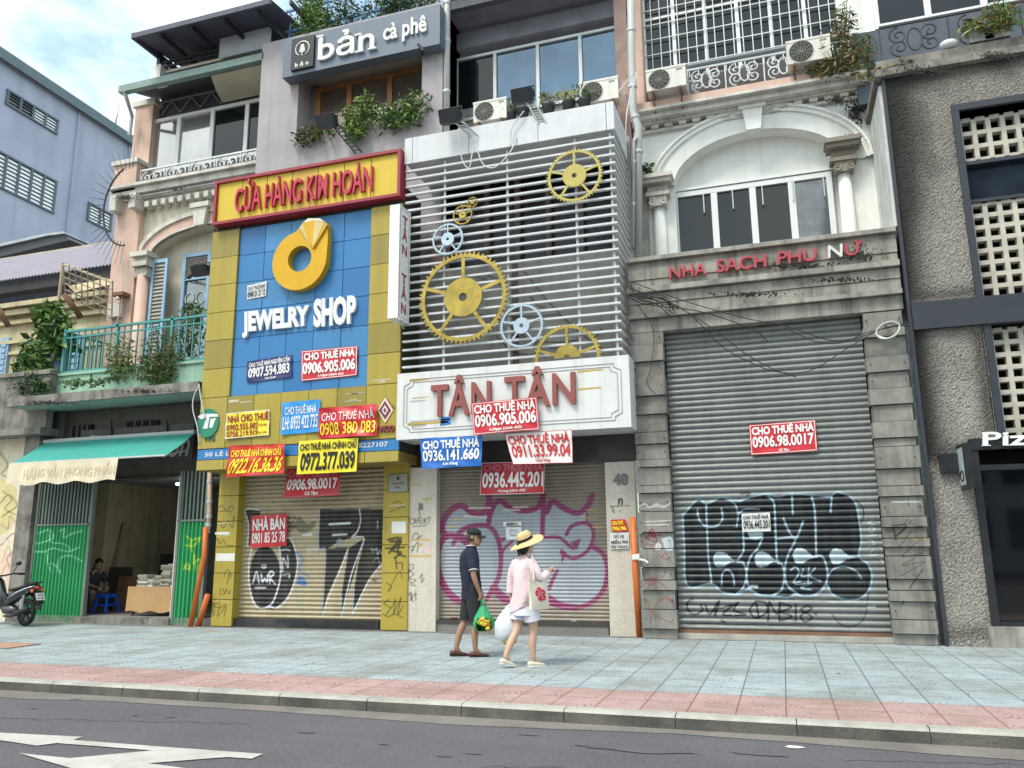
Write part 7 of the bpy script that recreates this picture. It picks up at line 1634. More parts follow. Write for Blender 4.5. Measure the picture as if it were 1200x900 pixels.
plant('dry_weeds', 'tall dry weeds growing from the mossy balcony corner beside the air conditioner', 'weeds', pb(985, 84, 14.55), [(0, 0, .45, .4, .3, .5), (.1, 0, .1, .5, .3, .25), (.15, 0, .95, .2, .15, .45), (-.3, 0, .1, .3, .2, .2), (.35, 0, .35, .3, .2, .3)], 130, .1, 14, (0, 1, 3, 3), 31, asp=.2)
plant('ledge_weed', 'yellowish grass tuft on the mossy ledge of the stucco building', 'weeds', pb(1160, 36, 13.4), [(0, 0, .12, .45, .15, .16), (.2, 0, .25, .2, .12, .25)], 120, .13, 8, (2, 3, 1), 32, asp=.12)
plant('ledge_weed', 'moss and small weeds at the corner where the stucco building meets the arch', 'weeds', pb(1030, 90, 13.5), [(0, 0, .05, .4, .15, .15), (.4, 0, .1, .4, .12, .1)], 90, .07, 3, (0, 3, 3), 33, asp=.3)
plant('pavement_weed', 'tiny green weed at the foot of the pizza shop plinth', 'weeds', tuple(G(1196, 756)), [(0, 0, .05, .12, .06, .06)], 40, .06, 2, (0, 1), 34)
# stones left on the ledge
for i, (px, py, col, lb) in enumerate([(1112, 52, '#cfd2d0', 'round white stone on the ledge of the stucco building'), (1151, 44, '#8d9090', 'grey concrete block on the ledge before the grass tuft'), (1170, 40, '#9b9b96', 'pale concrete block on the ledge at the right frame edge')]):
    c = W(px, py, 13.5); g = MB()
    if i == 0: g.ball(c, (.14, .1, .08))
    else: g.box(c.x - .2, c.x + .16, c.y - .05, c.y + .15, c.z - .08, c.z + .1)
    tag(g.build('ledge_stone', mat('stone ' + col, col, var=.2, dirt=.3), None, smooth=i == 0, loc=c), lb, 'stone')

# ================================================================== awning, shop contents
t = thing('awning', 'turquoise striped awning with a cream fabric valance over the open shop', 'awning', W(110, 530, 13.4))
ax0, ax1 = X(52, 520, 13.84), X(228, 510, 13.84); az1 = Z(140, 513, 13.84); az0 = Z(95, 539, 13.05)
M_aw = [mat('turquoise canvas', '#16857a', rough=.7, var=.08, dirt=.15), mat('pale turquoise stripe', '#5db4a9', rough=.7, var=.08)]
g = MB(); n = 56
for i in range(n):
    ua, ub = i / n, (i + .72) / n; uc = (i + 1) / n
    for (p, q, m_) in ((ua, ub, 0), (ub, uc, 1)):
        xa, xb = ax0 + (ax1 - ax0) * p, ax0 + (ax1 - ax0) * q
        cut = lambda u: min(1.0, max(.0, 1.0))
        g.add([(xa, 13.05, az0), (xb, 13.05, az0), (xb, 13.45, (az0 + az1) / 2 - .02), (xb, 13.84, az1), (xa, 13.84, az1), (xa, 13.45, (az0 + az1) / 2 - .02)], [(0, 1, 2, 5), (5, 2, 3, 4)], m_)
g.build('canopy', M_aw, t)
vx1 = X(138, 545, 13.02); zv0 = Z(70, 566, 13.02)
Pv = lambda u, v: Vector((ax0 + (vx1 - ax0) * u, 13.02 - .02 * math.sin(u * 40) * (1 - v) - .03 * (1 - v), zv0 + .03 * math.sin(u * 22) * (1 - v) + (az0 - zv0) * v))
g = MB(); g.grid(Pv, 60, 8, 0); lettering(g, 'HÀNG VĂN PHÒNG PHẨM', Pv, (.16, .25, .99, .9), 1, .02, 0, .006)
g.build('valance', [mat('cream valance', '#cfc5ad', rough=.85, var=.1, dirt=.25, dcol=lin('#8a7d64')), mat('faded valance letter', '#c2b292', rough=.9)], t)
g = MB()
for xx in (ax0 + .15, ax1 - .15): g.tube([(xx, 13.86, az1 - .35), (xx, 13.08, az0)], .02, 6); 
g.tube([(ax0, 13.05, az0), (ax1, 13.05, az0)], .022, 6); g.tube([(ax0, 13.84, az1 + .02), (ax1, 13.84, az1 + .02)], .05, 8); g.build('arm', M_alu, t)
tS2 = thing('shop_script_sign', 'dark sign with white script letters half hidden behind the awning', 'shop sign', W(150, 520, 13.93))
g = MB(); g.bx(95, 500, 226, 541, 13.93, .06); g.build('board', mat('dim sign board', '#4c4a46', var=.2, dirt=.4), tS2)
g = MB(); PSs = pquad([(100, 511), (226, 502), (226, 534), (100, 543)], 13.93)
lettering(g, 'Ch', PSs, (.02, .55, .15, 1.0), 0, .0, .02, .004, shear=.25); lettering(g, 'Co', PSs, (.33, .52, .47, .95), 0, .0, .02, .004, shear=.25); lettering(g, 'lon', PSs, (.76, .0, .98, .9), 0, .0, .02, .004, shear=.25); g.build('lettering', mat('dull white letter', '#b9bab6'), tS2)
# stool
c = G(124, 722, .14); c.y = 14.6; c.x = X(124, 715, 14.6); zf = .14
t = thing('plastic_stool', 'blue plastic stool standing inside the open shop', 'stool', (c.x, c.y, zf)); M_st = mat('blue plastic', '#2050b4', rough=.35)
hS = Z(124, 696, 14.6) - zf
g = MB(); g.box(c.x - .14, c.x + .14, c.y - .14, c.y + .14, zf + hS - .03, zf + hS); g.box(c.x - .15, c.x + .15, c.y - .15, c.y + .15, zf + hS - .07, zf + hS - .031); g.build('seat', M_st, t)
for sx in (-1, 1):
    for sy in (-1, 1): g = MB(); g.bar((c.x + sx * .13, c.y + sy * .13, zf + hS - .06), (c.x + sx * .19, c.y + sy * .19, zf), .05, .035); g.build('leg', M_st, t)
g = MB(); k = .16
for s_ in (-1, 1): g.box(c.x - k, c.x + k, c.y + s_ * k - .01, c.y + s_ * k + .01, zf + .16, zf + .2); g.box(c.x + s_ * k - .01, c.x + s_ * k + .01, c.y - k, c.y + k, zf + .161, zf + .199)
g.build('rung', M_st, t)
# folding table with a cardboard front
yt = 14.1; xa, xb = X(151, 705, yt), X(203, 705, yt); zt_ = Z(177, 688, yt); zc0 = Z(175, 717, yt)
t = thing('display_table', 'low wooden table fronted with a worn cardboard sheet at the shop door', 'table', ((xa + xb) / 2, yt + .3, .14)); M_tw = mat('grey table timber', '#7a6452', var=.2)
g = MB(); g.box(xa, xb, yt + .02, yt + .75, zt_ - .04, zt_); g.build('tabletop', M_tw, t)
for sx in (xa + .05, xb - .05):
    for sy in (yt + .08, yt + .7): g = MB(); g.box(sx - .025, sx + .025, sy - .025, sy + .025, .14, zt_ - .04); g.build('leg', M_tw, t)
g = MB(); g.grid(lambda u, v: (xa - .04 + (xb - xa + .02) * u, yt - .01 - .03 * (1 - v) + .01 * math.sin(u * 9), zc0 + (zt_ + .01 - zc0) * v + .02 * math.sin(u * 14) * (1 - v)), 20, 6); g.build('cardboard_sheet', mat('brown cardboard', '#b08d63', rough=.9, var=.08, dirt=.2, dcol=lin('#7d6040')), t)
g = MB(); g.box(xb - .06, xb + .1, yt - .02, yt + .2, zc0 + .05, zt_ - .02); g.build('red_cloth', mat('red cloth', '#a5202c', rough=.9), t)
r_ = random.Random(9); cols = ['#d8d5ca', '#c9c4b4', '#b9b3a2', '#dedbd2', '#8f8878']
stk = [(172, 7), (181, 5), (190, 6), (199, 12), (207, 14)]
names = ['leftmost low stack of pale books on the display table', 'second low stack of pale books from the left on the table', 'middle stack of books on the display table', 'tall stack of books on the table near the green door', 'tallest stack of books leaning at the right end of the table']
for (px, k), lb in zip(stk, names):
    xx = X(px, 690, yt + .35); t = thing('book_stack', lb, 'books', (xx, yt + .35, zt_), 'stacks of books on the display table'); z = zt_
    for i in range(k):
        h_ = r_.uniform(.025, .05); g = MB(); dx, dy = r_.uniform(-.03, .03), r_.uniform(-.03, .03); g.box(xx - .12 + dx, xx + .12 + dx, yt + .2 + dy, yt + .5 + dy, z, z + h_ - .003, 0); g.build('book', mat('book ' + cols[r_.randrange(5)], cols[r_.randrange(5)], rough=.8), t); z += h_
def board(label, l, r, t_, b, y, lean, m_, skew=0):
    p = [W(l + skew, t_, y), W(r + skew, t_, y), W(r, b, y), W(l, b, y)]; g = MB()
    q = [p[3], p[2], p[2] + Vector((0, .03, 0)), p[3] + Vector((0, .03, 0)), p[0] + Vector((0, lean, 0)), p[1] + Vector((0, lean, 0)), p[1] + Vector((0, lean + .03, 0)), p[0] + Vector((0, lean + .03, 0))]
    tag(g.hexa(q).build('leaning_board', m_, None, loc=p[3]), label, 'board')
board('dark board leaning inside the open shop', 119, 146, 665, 722, 15.3, .3, mat('dark hardboard', '#3d352e'), -2)
board('brown board leaning before the dark board', 130, 150, 676, 720, 15.1, .25, mat('brown hardboard', '#6b4d38'), 0)
board('narrow pale plank leaning on the interior pier', 126, 129, 610, 690, 15.6, .4, mat('pale plank', '#9d958a'), 4)
board('narrow red brown plank leaning on the interior pier', 130, 133, 612, 680, 15.7, .3, mat('red plank', '#7d4034'), 1)
pipe('leaning_rod', 'thin black rod leaning inside the shop', [W(124, 636, 15.8), W(98, 690, 15.2)], .02, M_black, 'rod', False)
g = MB(); pz = W(168, 664, 17.5)
for i in range(6): g.box(pz.x - .9 + i * .3, pz.x - .65 + i * .3, 17.4, 17.8, .14, .9 + .25 * (i % 3))
tag(g.build('shop_shelf', mat('dim shelf goods', '#55524d', var=.3, vs=6), None, loc=(pz.x, 17.5, .14)), 'dim shelf of goods at the back of the open shop', 'shelf')
g = MB(); cl = W(212, 567, 14.3); g.tube([cl + Vector((-.12, 0, 0)), cl + Vector((.12, 0, 0))], .03, 8)
o = g.build('shop_lamp', mat('lit tube', '#f4f4ee', emit=2.0, var=0), None, loc=cl); tag(o, 'small lit white lamp at the top right of the open shop', 'lamp')
pl = bpy.data.lights.new('shop_lamp_light', 'POINT'); pl.energy = 5; pl.shadow_soft_size = .12; po = bpy.data.objects.new('shop_lamp_light', pl); COL.objects.link(po); po.location = cl + Vector((-.3, .6, -.1))

# ================================================================== people
def skin_mesh(verts, edges, root=0, sub=2):
    """one continuous body grown round a skeleton: verts (x, y, z, rx[, ry])"""
    me = bpy.data.meshes.new('sk'); me.from_pydata([v[:3] for v in verts], edges, [])
    ob = bpy.data.objects.new('sk', me); COL.objects.link(ob)
    ob.modifiers.new('s', 'SKIN'); sk = me.skin_vertices[0].data
    for i, v in enumerate(verts): sk[i].radius = (v[3], v[4] if len(v) > 4 else v[3]); sk[i].use_root = (i == root)
    sb = ob.modifiers.new('u', 'SUBSURF'); sb.levels = sub
    dg = bpy.context.evaluated_depsgraph_get(); dg.update()
    m2 = bpy.data.meshes.new_from_object(ob.evaluated_get(dg))
    V = [tuple(v.co) for v in m2.vertices]; Fs = [tuple(p.vertices) for p in m2.polygons]
    bpy.data.objects.remove(ob); bpy.data.meshes.remove(me); bpy.data.meshes.remove(m2)
    return V, Fs
class Fig:
    def __init__(s, base, heading):
        s.b = Vector(base); c, n = math.cos(heading), math.sin(heading); s.f = Vector((c, n, 0)); s.l = Vector((-n, c, 0))
    def __call__(s, p): return s.b + s.f * p[0] + s.l * p[1] + Vector((0, 0, p[2]))
def hand_chain(V, E, wi, wrist, dirv, palm_n, side, curl=.6, s=1.0):
    """palm, four unequal bent fingers and a thumb from wrist index wi; dirv along the hand, palm_n palm normal, side towards the thumb"""
    d, pn, sd = Vector(dirv).normalized(), Vector(palm_n).normalized(), Vector(side).normalized(); w = Vector(wrist)
    pc = w + d * .045 * s; V.append((*pc, .030 * s, .018 * s)); E.append((wi, len(V) - 1)); k0 = len(V) - 1
    kn = w + d * .085 * s; V.append((*kn, .034 * s, .014 * s)); E.append((k0, len(V) - 1)); k1 = len(V) - 1
    for i, (off, L_) in enumerate(((.03, .068), (.010, .078), (-.011, .072), (-.031, .056))):
        a = kn + sd * off * s + d * .014 * s; V.append((*a, .0095 * s)); E.append((k1, len(V) - 1))
        c1 = a + (d * math.cos(curl * .6) + pn * math.sin(curl * .6)) * L_ * .5 * s; V.append((*c1, .009 * s)); E.append((len(V) - 2, len(V) - 1))
        c2 = c1 + (d * math.cos(curl * 1.8) + pn * math.sin(curl * 1.8)) * L_ * .5 * s; V.append((*c2, .0075 * s)); E.append((len(V) - 2, len(V) - 1))
    t0 = pc + sd * .036 * s; V.append((*t0, .012 * s)); E.append((k0, len(V) - 1))
    t1 = t0 + (d * .7 + sd * .35 + pn * .5).normalized() * .04 * s; V.append((*t1, .010 * s)); E.append((len(V) - 2, len(V) - 1))
    t2 = t1 + (d * .8 + pn * .7).normalized() * .03 * s; V.append((*t2, .008 * s)); E.append((len(V) - 2, len(V) - 1))
def head_geo(mb, c, yaw, pitch, s=1.0, m=0, m_eye=1, m_lip=2):
    """head with jaw, nose, brow, eyes, lips and ears about centre c (local frame, +x is the face)"""
    cy, sy, cp, sp = math.cos(yaw), math.sin(yaw), math.cos(pitch), math.sin(pitch)
    def fr(p):
        x, y, z = p[0] * s, p[1] * s, p[2] * s
        x, z = x * cp - z * sp, x * sp + z * cp
        return (c[0] + x * cy - y * sy, c[1] + x * sy + y * cy, c[2] + z)
    rings = [(.035, 0, -.118, .035, .03), (.03, 0, -.108, .062, .05), (.018, 0, -.075, .082, .064), (.006, 0, -.04, .093, .071), (0, 0, 0, .098, .075), (-.004, 0, .045, .098, .076), (-.008, 0, .08, .088, .07), (-.01, 0, .108, .06, .05), (-.01, 0, .12, .02, .018)]
    mb.loft(rings, 20, m, frame=fr)
    mb.tube([fr((.088, 0, .02)), fr((.104, 0, -.012)), fr((.116, 0, -.03)), fr((.096, 0, -.042))], [.008, .011, .015, .008], 8, m)
    for q in (-1, 1):
        mb.ball((.083, q * .031, .008), (.012, .014, .009), m_eye, 8, 6, fr); mb.tube([fr((.09, q * .012, .026)), fr((.09, q * .034, .03)), fr((.078, q * .05, .024))], .006, 5, m)
        mb.loft([(-.005, q * .078, -.035, .012, .006), (-.008, q * .083, -.01, .02, .009), (-.008, q * .084, .012, .02, .009), (-.006, q * .08, .026, .01, .006)], 10, m, frame=fr)
    mb.tube([fr((.092, -.022, -.066)), fr((.1, 0, -.063)), fr((.092, .022, -.066))], [.004, .008, .004], 6, m_lip)
    return fr
M_skinm = mat('tanned skin', '#9c7560', rough=.5, var=.06, vs=6); M_skinw = mat('fair skin', '#bf9a85', rough=.5, var=.05, vs=6)
M_eye = mat('dark eye', '#1b1512', rough=.2); M_lip = mat('lip', '#8d4d44', rough=.5)
M_hair = mat('black hair', '#15120f', rough=.5, var=.2, vs=20); M_hairg = mat('greying hair', '#3b3734', rough=.6)
def sub_smooth(o, lv=1): 
    md = o.modifiers.new('smooth', 'SUBSURF'); md.levels = lv; md.render_levels = lv
def cloth_rings(mb, F_, rings, n=28, m=0, caps=(False, False), fold=.006, seed=0):
    """garment loft in the figure's frame with soft folds; ring = (x, y, z, rx, ry)"""
    V = []; r_ = random.Random(seed); ph = [r_.uniform(0, 6) for _ in range(6)]
    for i, (cx, cy, z, rx, ry) in enumerate(rings):
        for j in range(n):
            a = 2 * math.pi * j / n
            k = 1 + fold / max(rx, .03) * (math.sin(3 * a + ph[0] + z * 9) + .7 * math.sin(5 * a + ph[1] - z * 14) + .4 * math.sin(8 * a + ph[2] + z * 22))
            V.append(F_((cx + rx * k * math.cos(a), cy + ry * k * math.sin(a), z)))
    q = len(rings); Fs = [(i * n + j, i * n + (j + 1) % n, (i + 1) * n + (j + 1) % n, (i + 1) * n + j) for i in range(q - 1) for j in range(n)]
    if caps[0]: Fs.append(tuple(range(n - 1, -1, -1)))
    if caps[1]: Fs.append(tuple(range((q - 1) * n, q * n)))
    mb.add(V, Fs, m)
def shoe(mb, F_, ank, yaw, L_=.26, w_=.05, m=0, m_sole=1, pitch=0.0, low=True):
    c, s_ = math.cos(yaw), math.sin(yaw); cp, sp = math.cos(pitch), math.sin(pitch)
    def fr(p):
        x, z = p[0], p[2]; x, z = x * cp - z * sp, x * sp + z * cp
        return F_((ank[0] + x * c - p[1] * s_, ank[1] + x * s_ + p[1] * c, ank[2] + z))
    # lengthwise loft along x
    prof = [(-.075, .028, .012, .055), (-.06, .038, .006, .07), (-.02, .04, .006, .068), (.03, .041, .006, .06), (.075, .047, .006, .05), (.12, .047, .006, .042), (.155, .038, .008, .032), (.178, .018, .012, .022)]
    k = L_ / .26; V = []; n = 12
    for (x, hw, zb, zt) in prof:
        for j in range(n):
            a = 2 * math.pi * j / n; yy = hw * math.cos(a); zz = (zb + zt) / 2 + (zt - zb) / 2 * math.sin(a) * (1 if math.sin(a) < 0 else 1)
            V.append(fr((x * k, yy * w_ / .047, zz - .07)))
    q = len(prof); Fs = [(i * n + j, i * n + (j + 1) % n, (i + 1) * n + (j + 1) % n, (i + 1) * n + j) for i in range(q - 1) for j in range(n)] + [tuple(range(n - 1, -1, -1)), tuple(range((q - 1) * n, q * n))]
    mb.add(V, Fs, m)
    V = []; 
    for (x, hw, zb, zt) in prof:
        for yy, zz in ((-hw * 1.06, 0), (hw * 1.06, 0), (hw * 1.06, .014), (-hw * 1.06, .014)): V.append(fr((x * k, yy * w_ / .047, zz - .07)))
    Fs = [(i * 4 + j, i * 4 + (j + 1) % 4, i * 4 + 4 + (j + 1) % 4, i * 4 + 4 + j) for i in range(q - 1) for j in range(4)] + [(3, 2, 1, 0), tuple(range((q - 1) * 4, q * 4))]
    mb.add(V, Fs, m_sole)

# ---- man in navy polo shirt
pm = G(552, 769); hm = R(38); Fm = Fig((pm.x, pm.y, 0), hm)
tm = thing('person', 'person in a navy polo shirt, dark shorts and black cap walking with a green bag', 'person', (pm.x, pm.y, 0))
V = [(0, 0, .90, .12, .10)]; E_ = []
def joint(p, r, par): V.append((*p, *(r if isinstance(r, tuple) else (r,)))); E_.append((par, len(V) - 1)); return len(V) - 1
s1 = joint((-.01, 0, 1.12), (.12, .10), 0); s2 = joint((-.02, 0, 1.30), (.12, .09), s1); nk = joint((-.005, 0, 1.43), .052, s2); nk2 = joint((.025, 0, 1.50), .05, nk)
hd0 = joint((.03, 0, 1.55), .05, nk2)
for sd_, kn_, an_, tt in ((-1, (.05, -.10, .48), (.03, -.10, .09), .16), (1, (-.05, .09, .48), (-.19, .09, .10), .12)):
    h_ = joint((0, sd_ * .095, .84), .085, 0); th = joint((.02 if sd_ < 0 else -.02, sd_ * .098, .66), .076, h_); k_ = joint(kn_, .053, th); cf = joint(((kn_[0] + an_[0]) / 2 - .02, kn_[1], .31), .054, k_); a_ = joint(an_, .036, cf); joint((an_[0] + .07, an_[1], .045), .03, a_)
sh = joint((-.015, -.16, 1.36), .05, s2); el = joint((-.04, -.235, 1.11), .042, sh); fa = joint((-.01, -.245, 1.0), .039, el); wr = joint((.045, -.235, .87), .026, fa); hand_chain(V, E_, wr, (.045, -.235, .87), (.25, .02, -1), (0, 1, 0), (1, 0, .2), 1.1)
sh = joint((-.015, .16, 1.36), .05, s2); el = joint((.02, .23, 1.11), .042, sh); fa = joint((.08, .22, 1.0), .039, el); wr = joint((.15, .19, .9), .026, fa); hand_chain(V, E_, wr, (.15, .19, .9), (.4, -.05, -1), (0, -1, 0), (1, 0, .2), .7)
bv, bf = skin_mesh(V, E_); g = MB(); g.add([Fm(p) for p in bv], bf, 0)
head = MB(); hc = (.045, 0, 1.60); fr = head_geo(head, hc, R(-32), R(-4), 1.0, 0, 1, 2); g.add([Fm(p) for p in head.v], head.f); g.m[-len(head.m):] = head.m
g.build('body', [M_skinm, M_eye, M_lip], tm, smooth=True)
hr = MB(); hr.loft([(-.022, 0, -.05, .088, .078), (-.02, 0, 0, .094, .081), (-.02, 0, .05, .094, .082), (-.02, 0, .06, .09, .08)], 18, frame=lambda p: Fm(fr(p))); hr.build('hair', M_hairg, tm, smooth=True)
cp = MB(); cp.loft([(-.008, 0, .035, .105, .084), (-.008, 0, .07, .106, .085), (-.01, 0, .10, .092, .076), (-.012, 0, .125, .06, .05), (-.012, 0, .133, .012, .012)], 22, frame=lambda p: Fm(fr(p)))
cp.grid(lambda u, v: Fm(fr((.055 + .125 * v * (1 - (2 * u - 1) ** 2 * .55), (u - .5) * .15, .05 - .03 * v - .02 * (2 * u - 1) ** 2))), 12, 5); cp.grid(lambda u, v: Fm(fr((.055 + .125 * v * (1 - (2 * u - 1) ** 2 * .55), (.5 - u) * .15, .043 - .03 * v - .02 * (2 * u - 1) ** 2))), 12, 5)
cp.build('cap', mat('black cap cloth', '#16171a', rough=.8), tm, smooth=True)
g = MB(); g.tube([Fm(fr((-.09, -.06, .04))), Fm(fr((-.118, 0, .04))), Fm(fr((-.09, .06, .04)))], .006, 6); g.build('cap_strap', mat('grey strap', '#8a8a8a'), tm)
M_navy = mat('navy knit', '#171d33', rough=.9, var=.2, vs=6, bump=.5, bs=14); M_wtr = mat('white trim', '#cfcfd2')
sh_ = MB()
cloth_rings(sh_, Fm, [(-.0, 0, .80, .128, .178), (0, 0, .84, .13, .18), (.0, 0, .95, .132, .18), (-.005, 0, 1.06, .132, .178), (-.015, 0, 1.18, .135, .185), (-.025, 0, 1.29, .132, .195), (-.025, 0, 1.36, .118, .19), (-.02, 0, 1.405, .095, .15), (-.012, 0, 1.435, .078, .10), (-.0, 0, 1.46, .066, .074)], 32, 0, fold=.007, seed=3)
for sd_, el_ in ((-1, (-.035, -.232, 1.15)), (1, (.01, .228, 1.15))):
    a, b = Vector((-.018, sd_ * .135, 1.385)), Vector(el_); pts = [a.lerp(b, k) for k in (0, .25, .5, .75, 1.0)]
    sh_.tube([Fm(p) for p in pts], [.078, .08, .076, .07, .066], 14, 0, caps=False)
    sh_.tube([Fm(a.lerp(b, .985)), Fm(a.lerp(b, 1.03))], [.0672, .0672], 14, 1, caps=False)
cloth_rings(sh_, Fm, [(0, 0, 1.452, .072, .078), (.004, 0, 1.485, .07, .072)], 24, 0, fold=0); cloth_rings(sh_, Fm, [(.004, 0, 1.485, .0705, .0725), (.006, 0, 1.495, .0695, .0715)], 24, 1, fold=0)
sh_.build('polo_shirt', [M_navy, M_wtr], tm, smooth=True)
st_ = MB(); cloth_rings(st_, Fm, [(0, 0, .96, .12, .165), (0, 0, .88, .13, .175), (0, 0, .80, .132, .18), (0, 0, .76, .12, .175)], 30, 0, fold=.003)
for sd_, k_ in ((-1, (.05, -.105, .48)), (1, (-.04, .095, .49))):
    a, b = Vector((0, sd_ * .085, .82)), Vector(k_); st_.tube([Fm(a.lerp(b, t)) for t in (0, .3, .6, .85, 1.05)], [.1, .105, .1, .097, .098], 18, 0, caps=False)
st_.build('shorts', mat('charcoal shorts', '#26272b', rough=.9, var=.1), tm, smooth=True)
M_brn = mat('brown leather', '#4f2d22', rough=.45, var=.1); M_sole = mat('dark sole', '#221a16', rough=.8)
for an_, y_, pt in (((.03, -.10, .072), R(-14), 0), ((-.19, .09, .078), R(-6), R(-3))): s_ = MB(); shoe(s_, Fm, an_, y_, .28, .05, 0, 1, pt); s_.build('shoe', [M_brn, M_sole], tm, smooth=True)

# green carrier bag of fruit
hp = Fm((.075, -.235, .775)); tb = thing('carrier_bag', 'green plastic carrier bag of yellow fruit hanging from the hand of the person in navy', 'bag', (hp.x, hp.y, hp.z))
M_gbag = mat('green plastic film', '#2f9a62', rough=.3, var=.15, vs=6); M_fruit = [mat('yellow fruit', '#d7b52c', rough=.45), mat('green fruit', '#8aa83a', rough=.45), mat('orange fruit', '#c8872c', rough=.45)]
bc = hp + Vector((.03, 0, -.30)); g = MB(); n = 22; V = []; rings = [(-.13, .05), (-.12, .10), (-.08, .145), (-.02, .15), (.05, .125), (.12, .085), (.2, .045)]
for (z, r) in rings:
    for j in range(n): a = 2 * math.pi * j / n; k = 1 + .09 * math.sin(5 * a + z * 20) + .05 * math.sin(9 * a); V.append(bc + Vector((r * k * math.cos(a), r * k * .72 * math.sin(a), z)))
# the film is torn open low on the street side, where the fruit shows
Fs = [(i * n + j, i * n + (j + 1) % n, (i + 1) * n + (j + 1) % n, (i + 1) * n + j) for i in range(len(rings) - 1) for j in range(n) if not (1 <= i <= 3 and 15 <= j <= 20)] + [tuple(range(n - 1, -1, -1))]
g.add(V, Fs); g.build('film', M_gbag, tb, smooth=True)
for s_ in (-1, 1):
    g = MB(); g.tube([bc + Vector((s_ * .035, 0, .19)), bc + Vector((s_ * .02, 0, .26)), hp + Vector((s_ * .008, 0, -.01)), hp + Vector((0, 0, .012))], [.016, .012, .01, .008], 7); g.build('handle', M_gbag, tb, smooth=True)
r_ = random.Random(3)
for i in range(16):
    g = MB(); a = r_.uniform(0, 6.28); z = r_.uniform(-.09, .04); rr = .095 * (1 - max(0, z) * 4)
    if i < 9: a = r_.uniform(-2.1, -.5); rr = .105
    g.ball(bc + Vector((rr * math.cos(a), rr * .7 * math.sin(a), z)), (.036, .03, .03), 0, 10, 7); g.build('fruit', M_fruit[i % 3 if i % 4 else 0], tb, smooth=True)

# ---- woman in pale pink shirt
pw = G(616, 781); hw = R(60); Fw = Fig((pw.x, pw.y, 0), hw)
tw = thing('person', 'person in a pale pink shirt, white shorts and straw sun hat walking', 'person', (pw.x, pw.y, 0))
V = [(0, 0, .86, .115, .1)]; E_ = []
s1 = joint((-.01, 0, 1.05), (.1, .085), 0); s2 = joint((-.015, 0, 1.24), (.11, .085), s1); nk = joint((0, 0, 1.34), .045, s2); nk2 = joint((.02, 0, 1.40), .042, nk); joint((.025, 0, 1.45), .045, nk2)
for sd_, kn_, an_ in ((-1, (.07, -.085, .45), (.05, -.085, .085)), (1, (-.06, .075, .45), (-.27, .075, .13))):
    h_ = joint((0, sd_ * .09, .80), .09, 0); th = joint(((kn_[0]) * .45, sd_ * .09, .62), .078, h_); k_ = joint(kn_, .052, th); cf = joint(((kn_[0] + an_[0]) / 2 - .02, kn_[1], .29), .053, k_); a_ = joint(an_, .032, cf); joint((an_[0] + .07, an_[1], an_[2] - .045), .026, a_)
sh = joint((-.01, -.145, 1.285), .052, s2); el = joint((.02, -.225, 1.06), .038, sh); fa = joint((.13, -.22, 1.09), .034, el); wr = joint((.235, -.20, 1.15), .023, fa); hand_chain(V, E_, wr, (.235, -.20, 1.15), (1, .15, .45), (-.2, .6, -1), (.2, .5, .8), 1.1, .95)
sh = joint((-.01, .145, 1.285), .052, s2); el = joint((-.03, .215, 1.05), .038, sh); fa = joint((-.03, .235, .94), .034, el); wr = joint((-.02, .24, .83), .023, fa); hand_chain(V, E_, wr, (-.02, .24, .83), (.15, .02, -1), (0, -1, 0), (1, 0, .2), 1.15, .95)
bv, bf = skin_mesh(V, E_); g = MB(); g.add([Fw(p) for p in bv], bf, 0)
head = MB(); hcw = (.035, 0, 1.50); frw = head_geo(head, hcw, R(-8), R(-2), .95); g.add([Fw(p) for p in head.v], head.f); g.m[-len(head.m):] = head.m
g.build('body', [M_skinw, M_eye, M_lip], tw, smooth=True)
hr = MB(); hr.loft([(-.05, 0, -.15, .03, .04), (-.045, 0, -.12, .05, .055), (-.035, 0, -.06, .078, .08), (-.022, 0, 0, .098, .086), (-.018, 0, .06, .1, .088), (-.018, 0, .1, .08, .07)], 18, frame=lambda p: Fw(frw(p))); hr.build('hair', M_hair, tw, smooth=True)
# straw hat: crown, brim, ribbon
M_straw = mat('straw', '#cbb384', rough=.85, var=.18, vs=30, bump=.4, bs=120)
HT = R(27)
def hatf(p):
    x, z = p[0] + .0, p[2]; x, z = x * math.cos(HT) - z * math.sin(HT), x * math.sin(HT) + z * math.cos(HT)
    return Fw(frw((x - .012, p[1], z + .045)))
ht = MB(); ht.loft([(0, 0, 0, .112, .1), (0, 0, .05, .108, .097), (0, 0, .09, .1, .09), (0, 0, .115, .075, .068), (0, 0, .122, .02, .02)], 28, frame=hatf)
def brim(u, v):
    a = u * 2 * math.pi; r = .105 + .145 * v; return hatf((r * math.cos(a), r * .93 * math.sin(a), .004 - .03 * v + .014 * v * math.sin(2 * a + .6) - .01 * v * v))
ht.grid(brim, 40, 5); ht.grid(lambda u, v: Vector(brim(1 - u, v)) - Vector((0, 0, .006)), 40, 5); ht.build('straw_hat', M_straw, tw, smooth=True)
rb = MB(); rb.loft([(0, 0, .006, .1145, .1025), (0, 0, .042, .112, .1)], 28, caps=(False, False), frame=hatf)
rb.grid(lambda u, v: hatf((-.12 - .075 * math.sin(v * 1.5) - .01 * math.sin(v * 6), -.03 + .06 * u * (1 - .2 * v), .03 - .17 * v)), 4, 10); rb.build('hat_ribbon', mat('black ribbon', '#141416', rough=.7), tw, smooth=True)
M_pink = mat('pale pink linen', '#dcc6c9', rough=.9, var=.08, vs=5, bump=.6, bs=13)
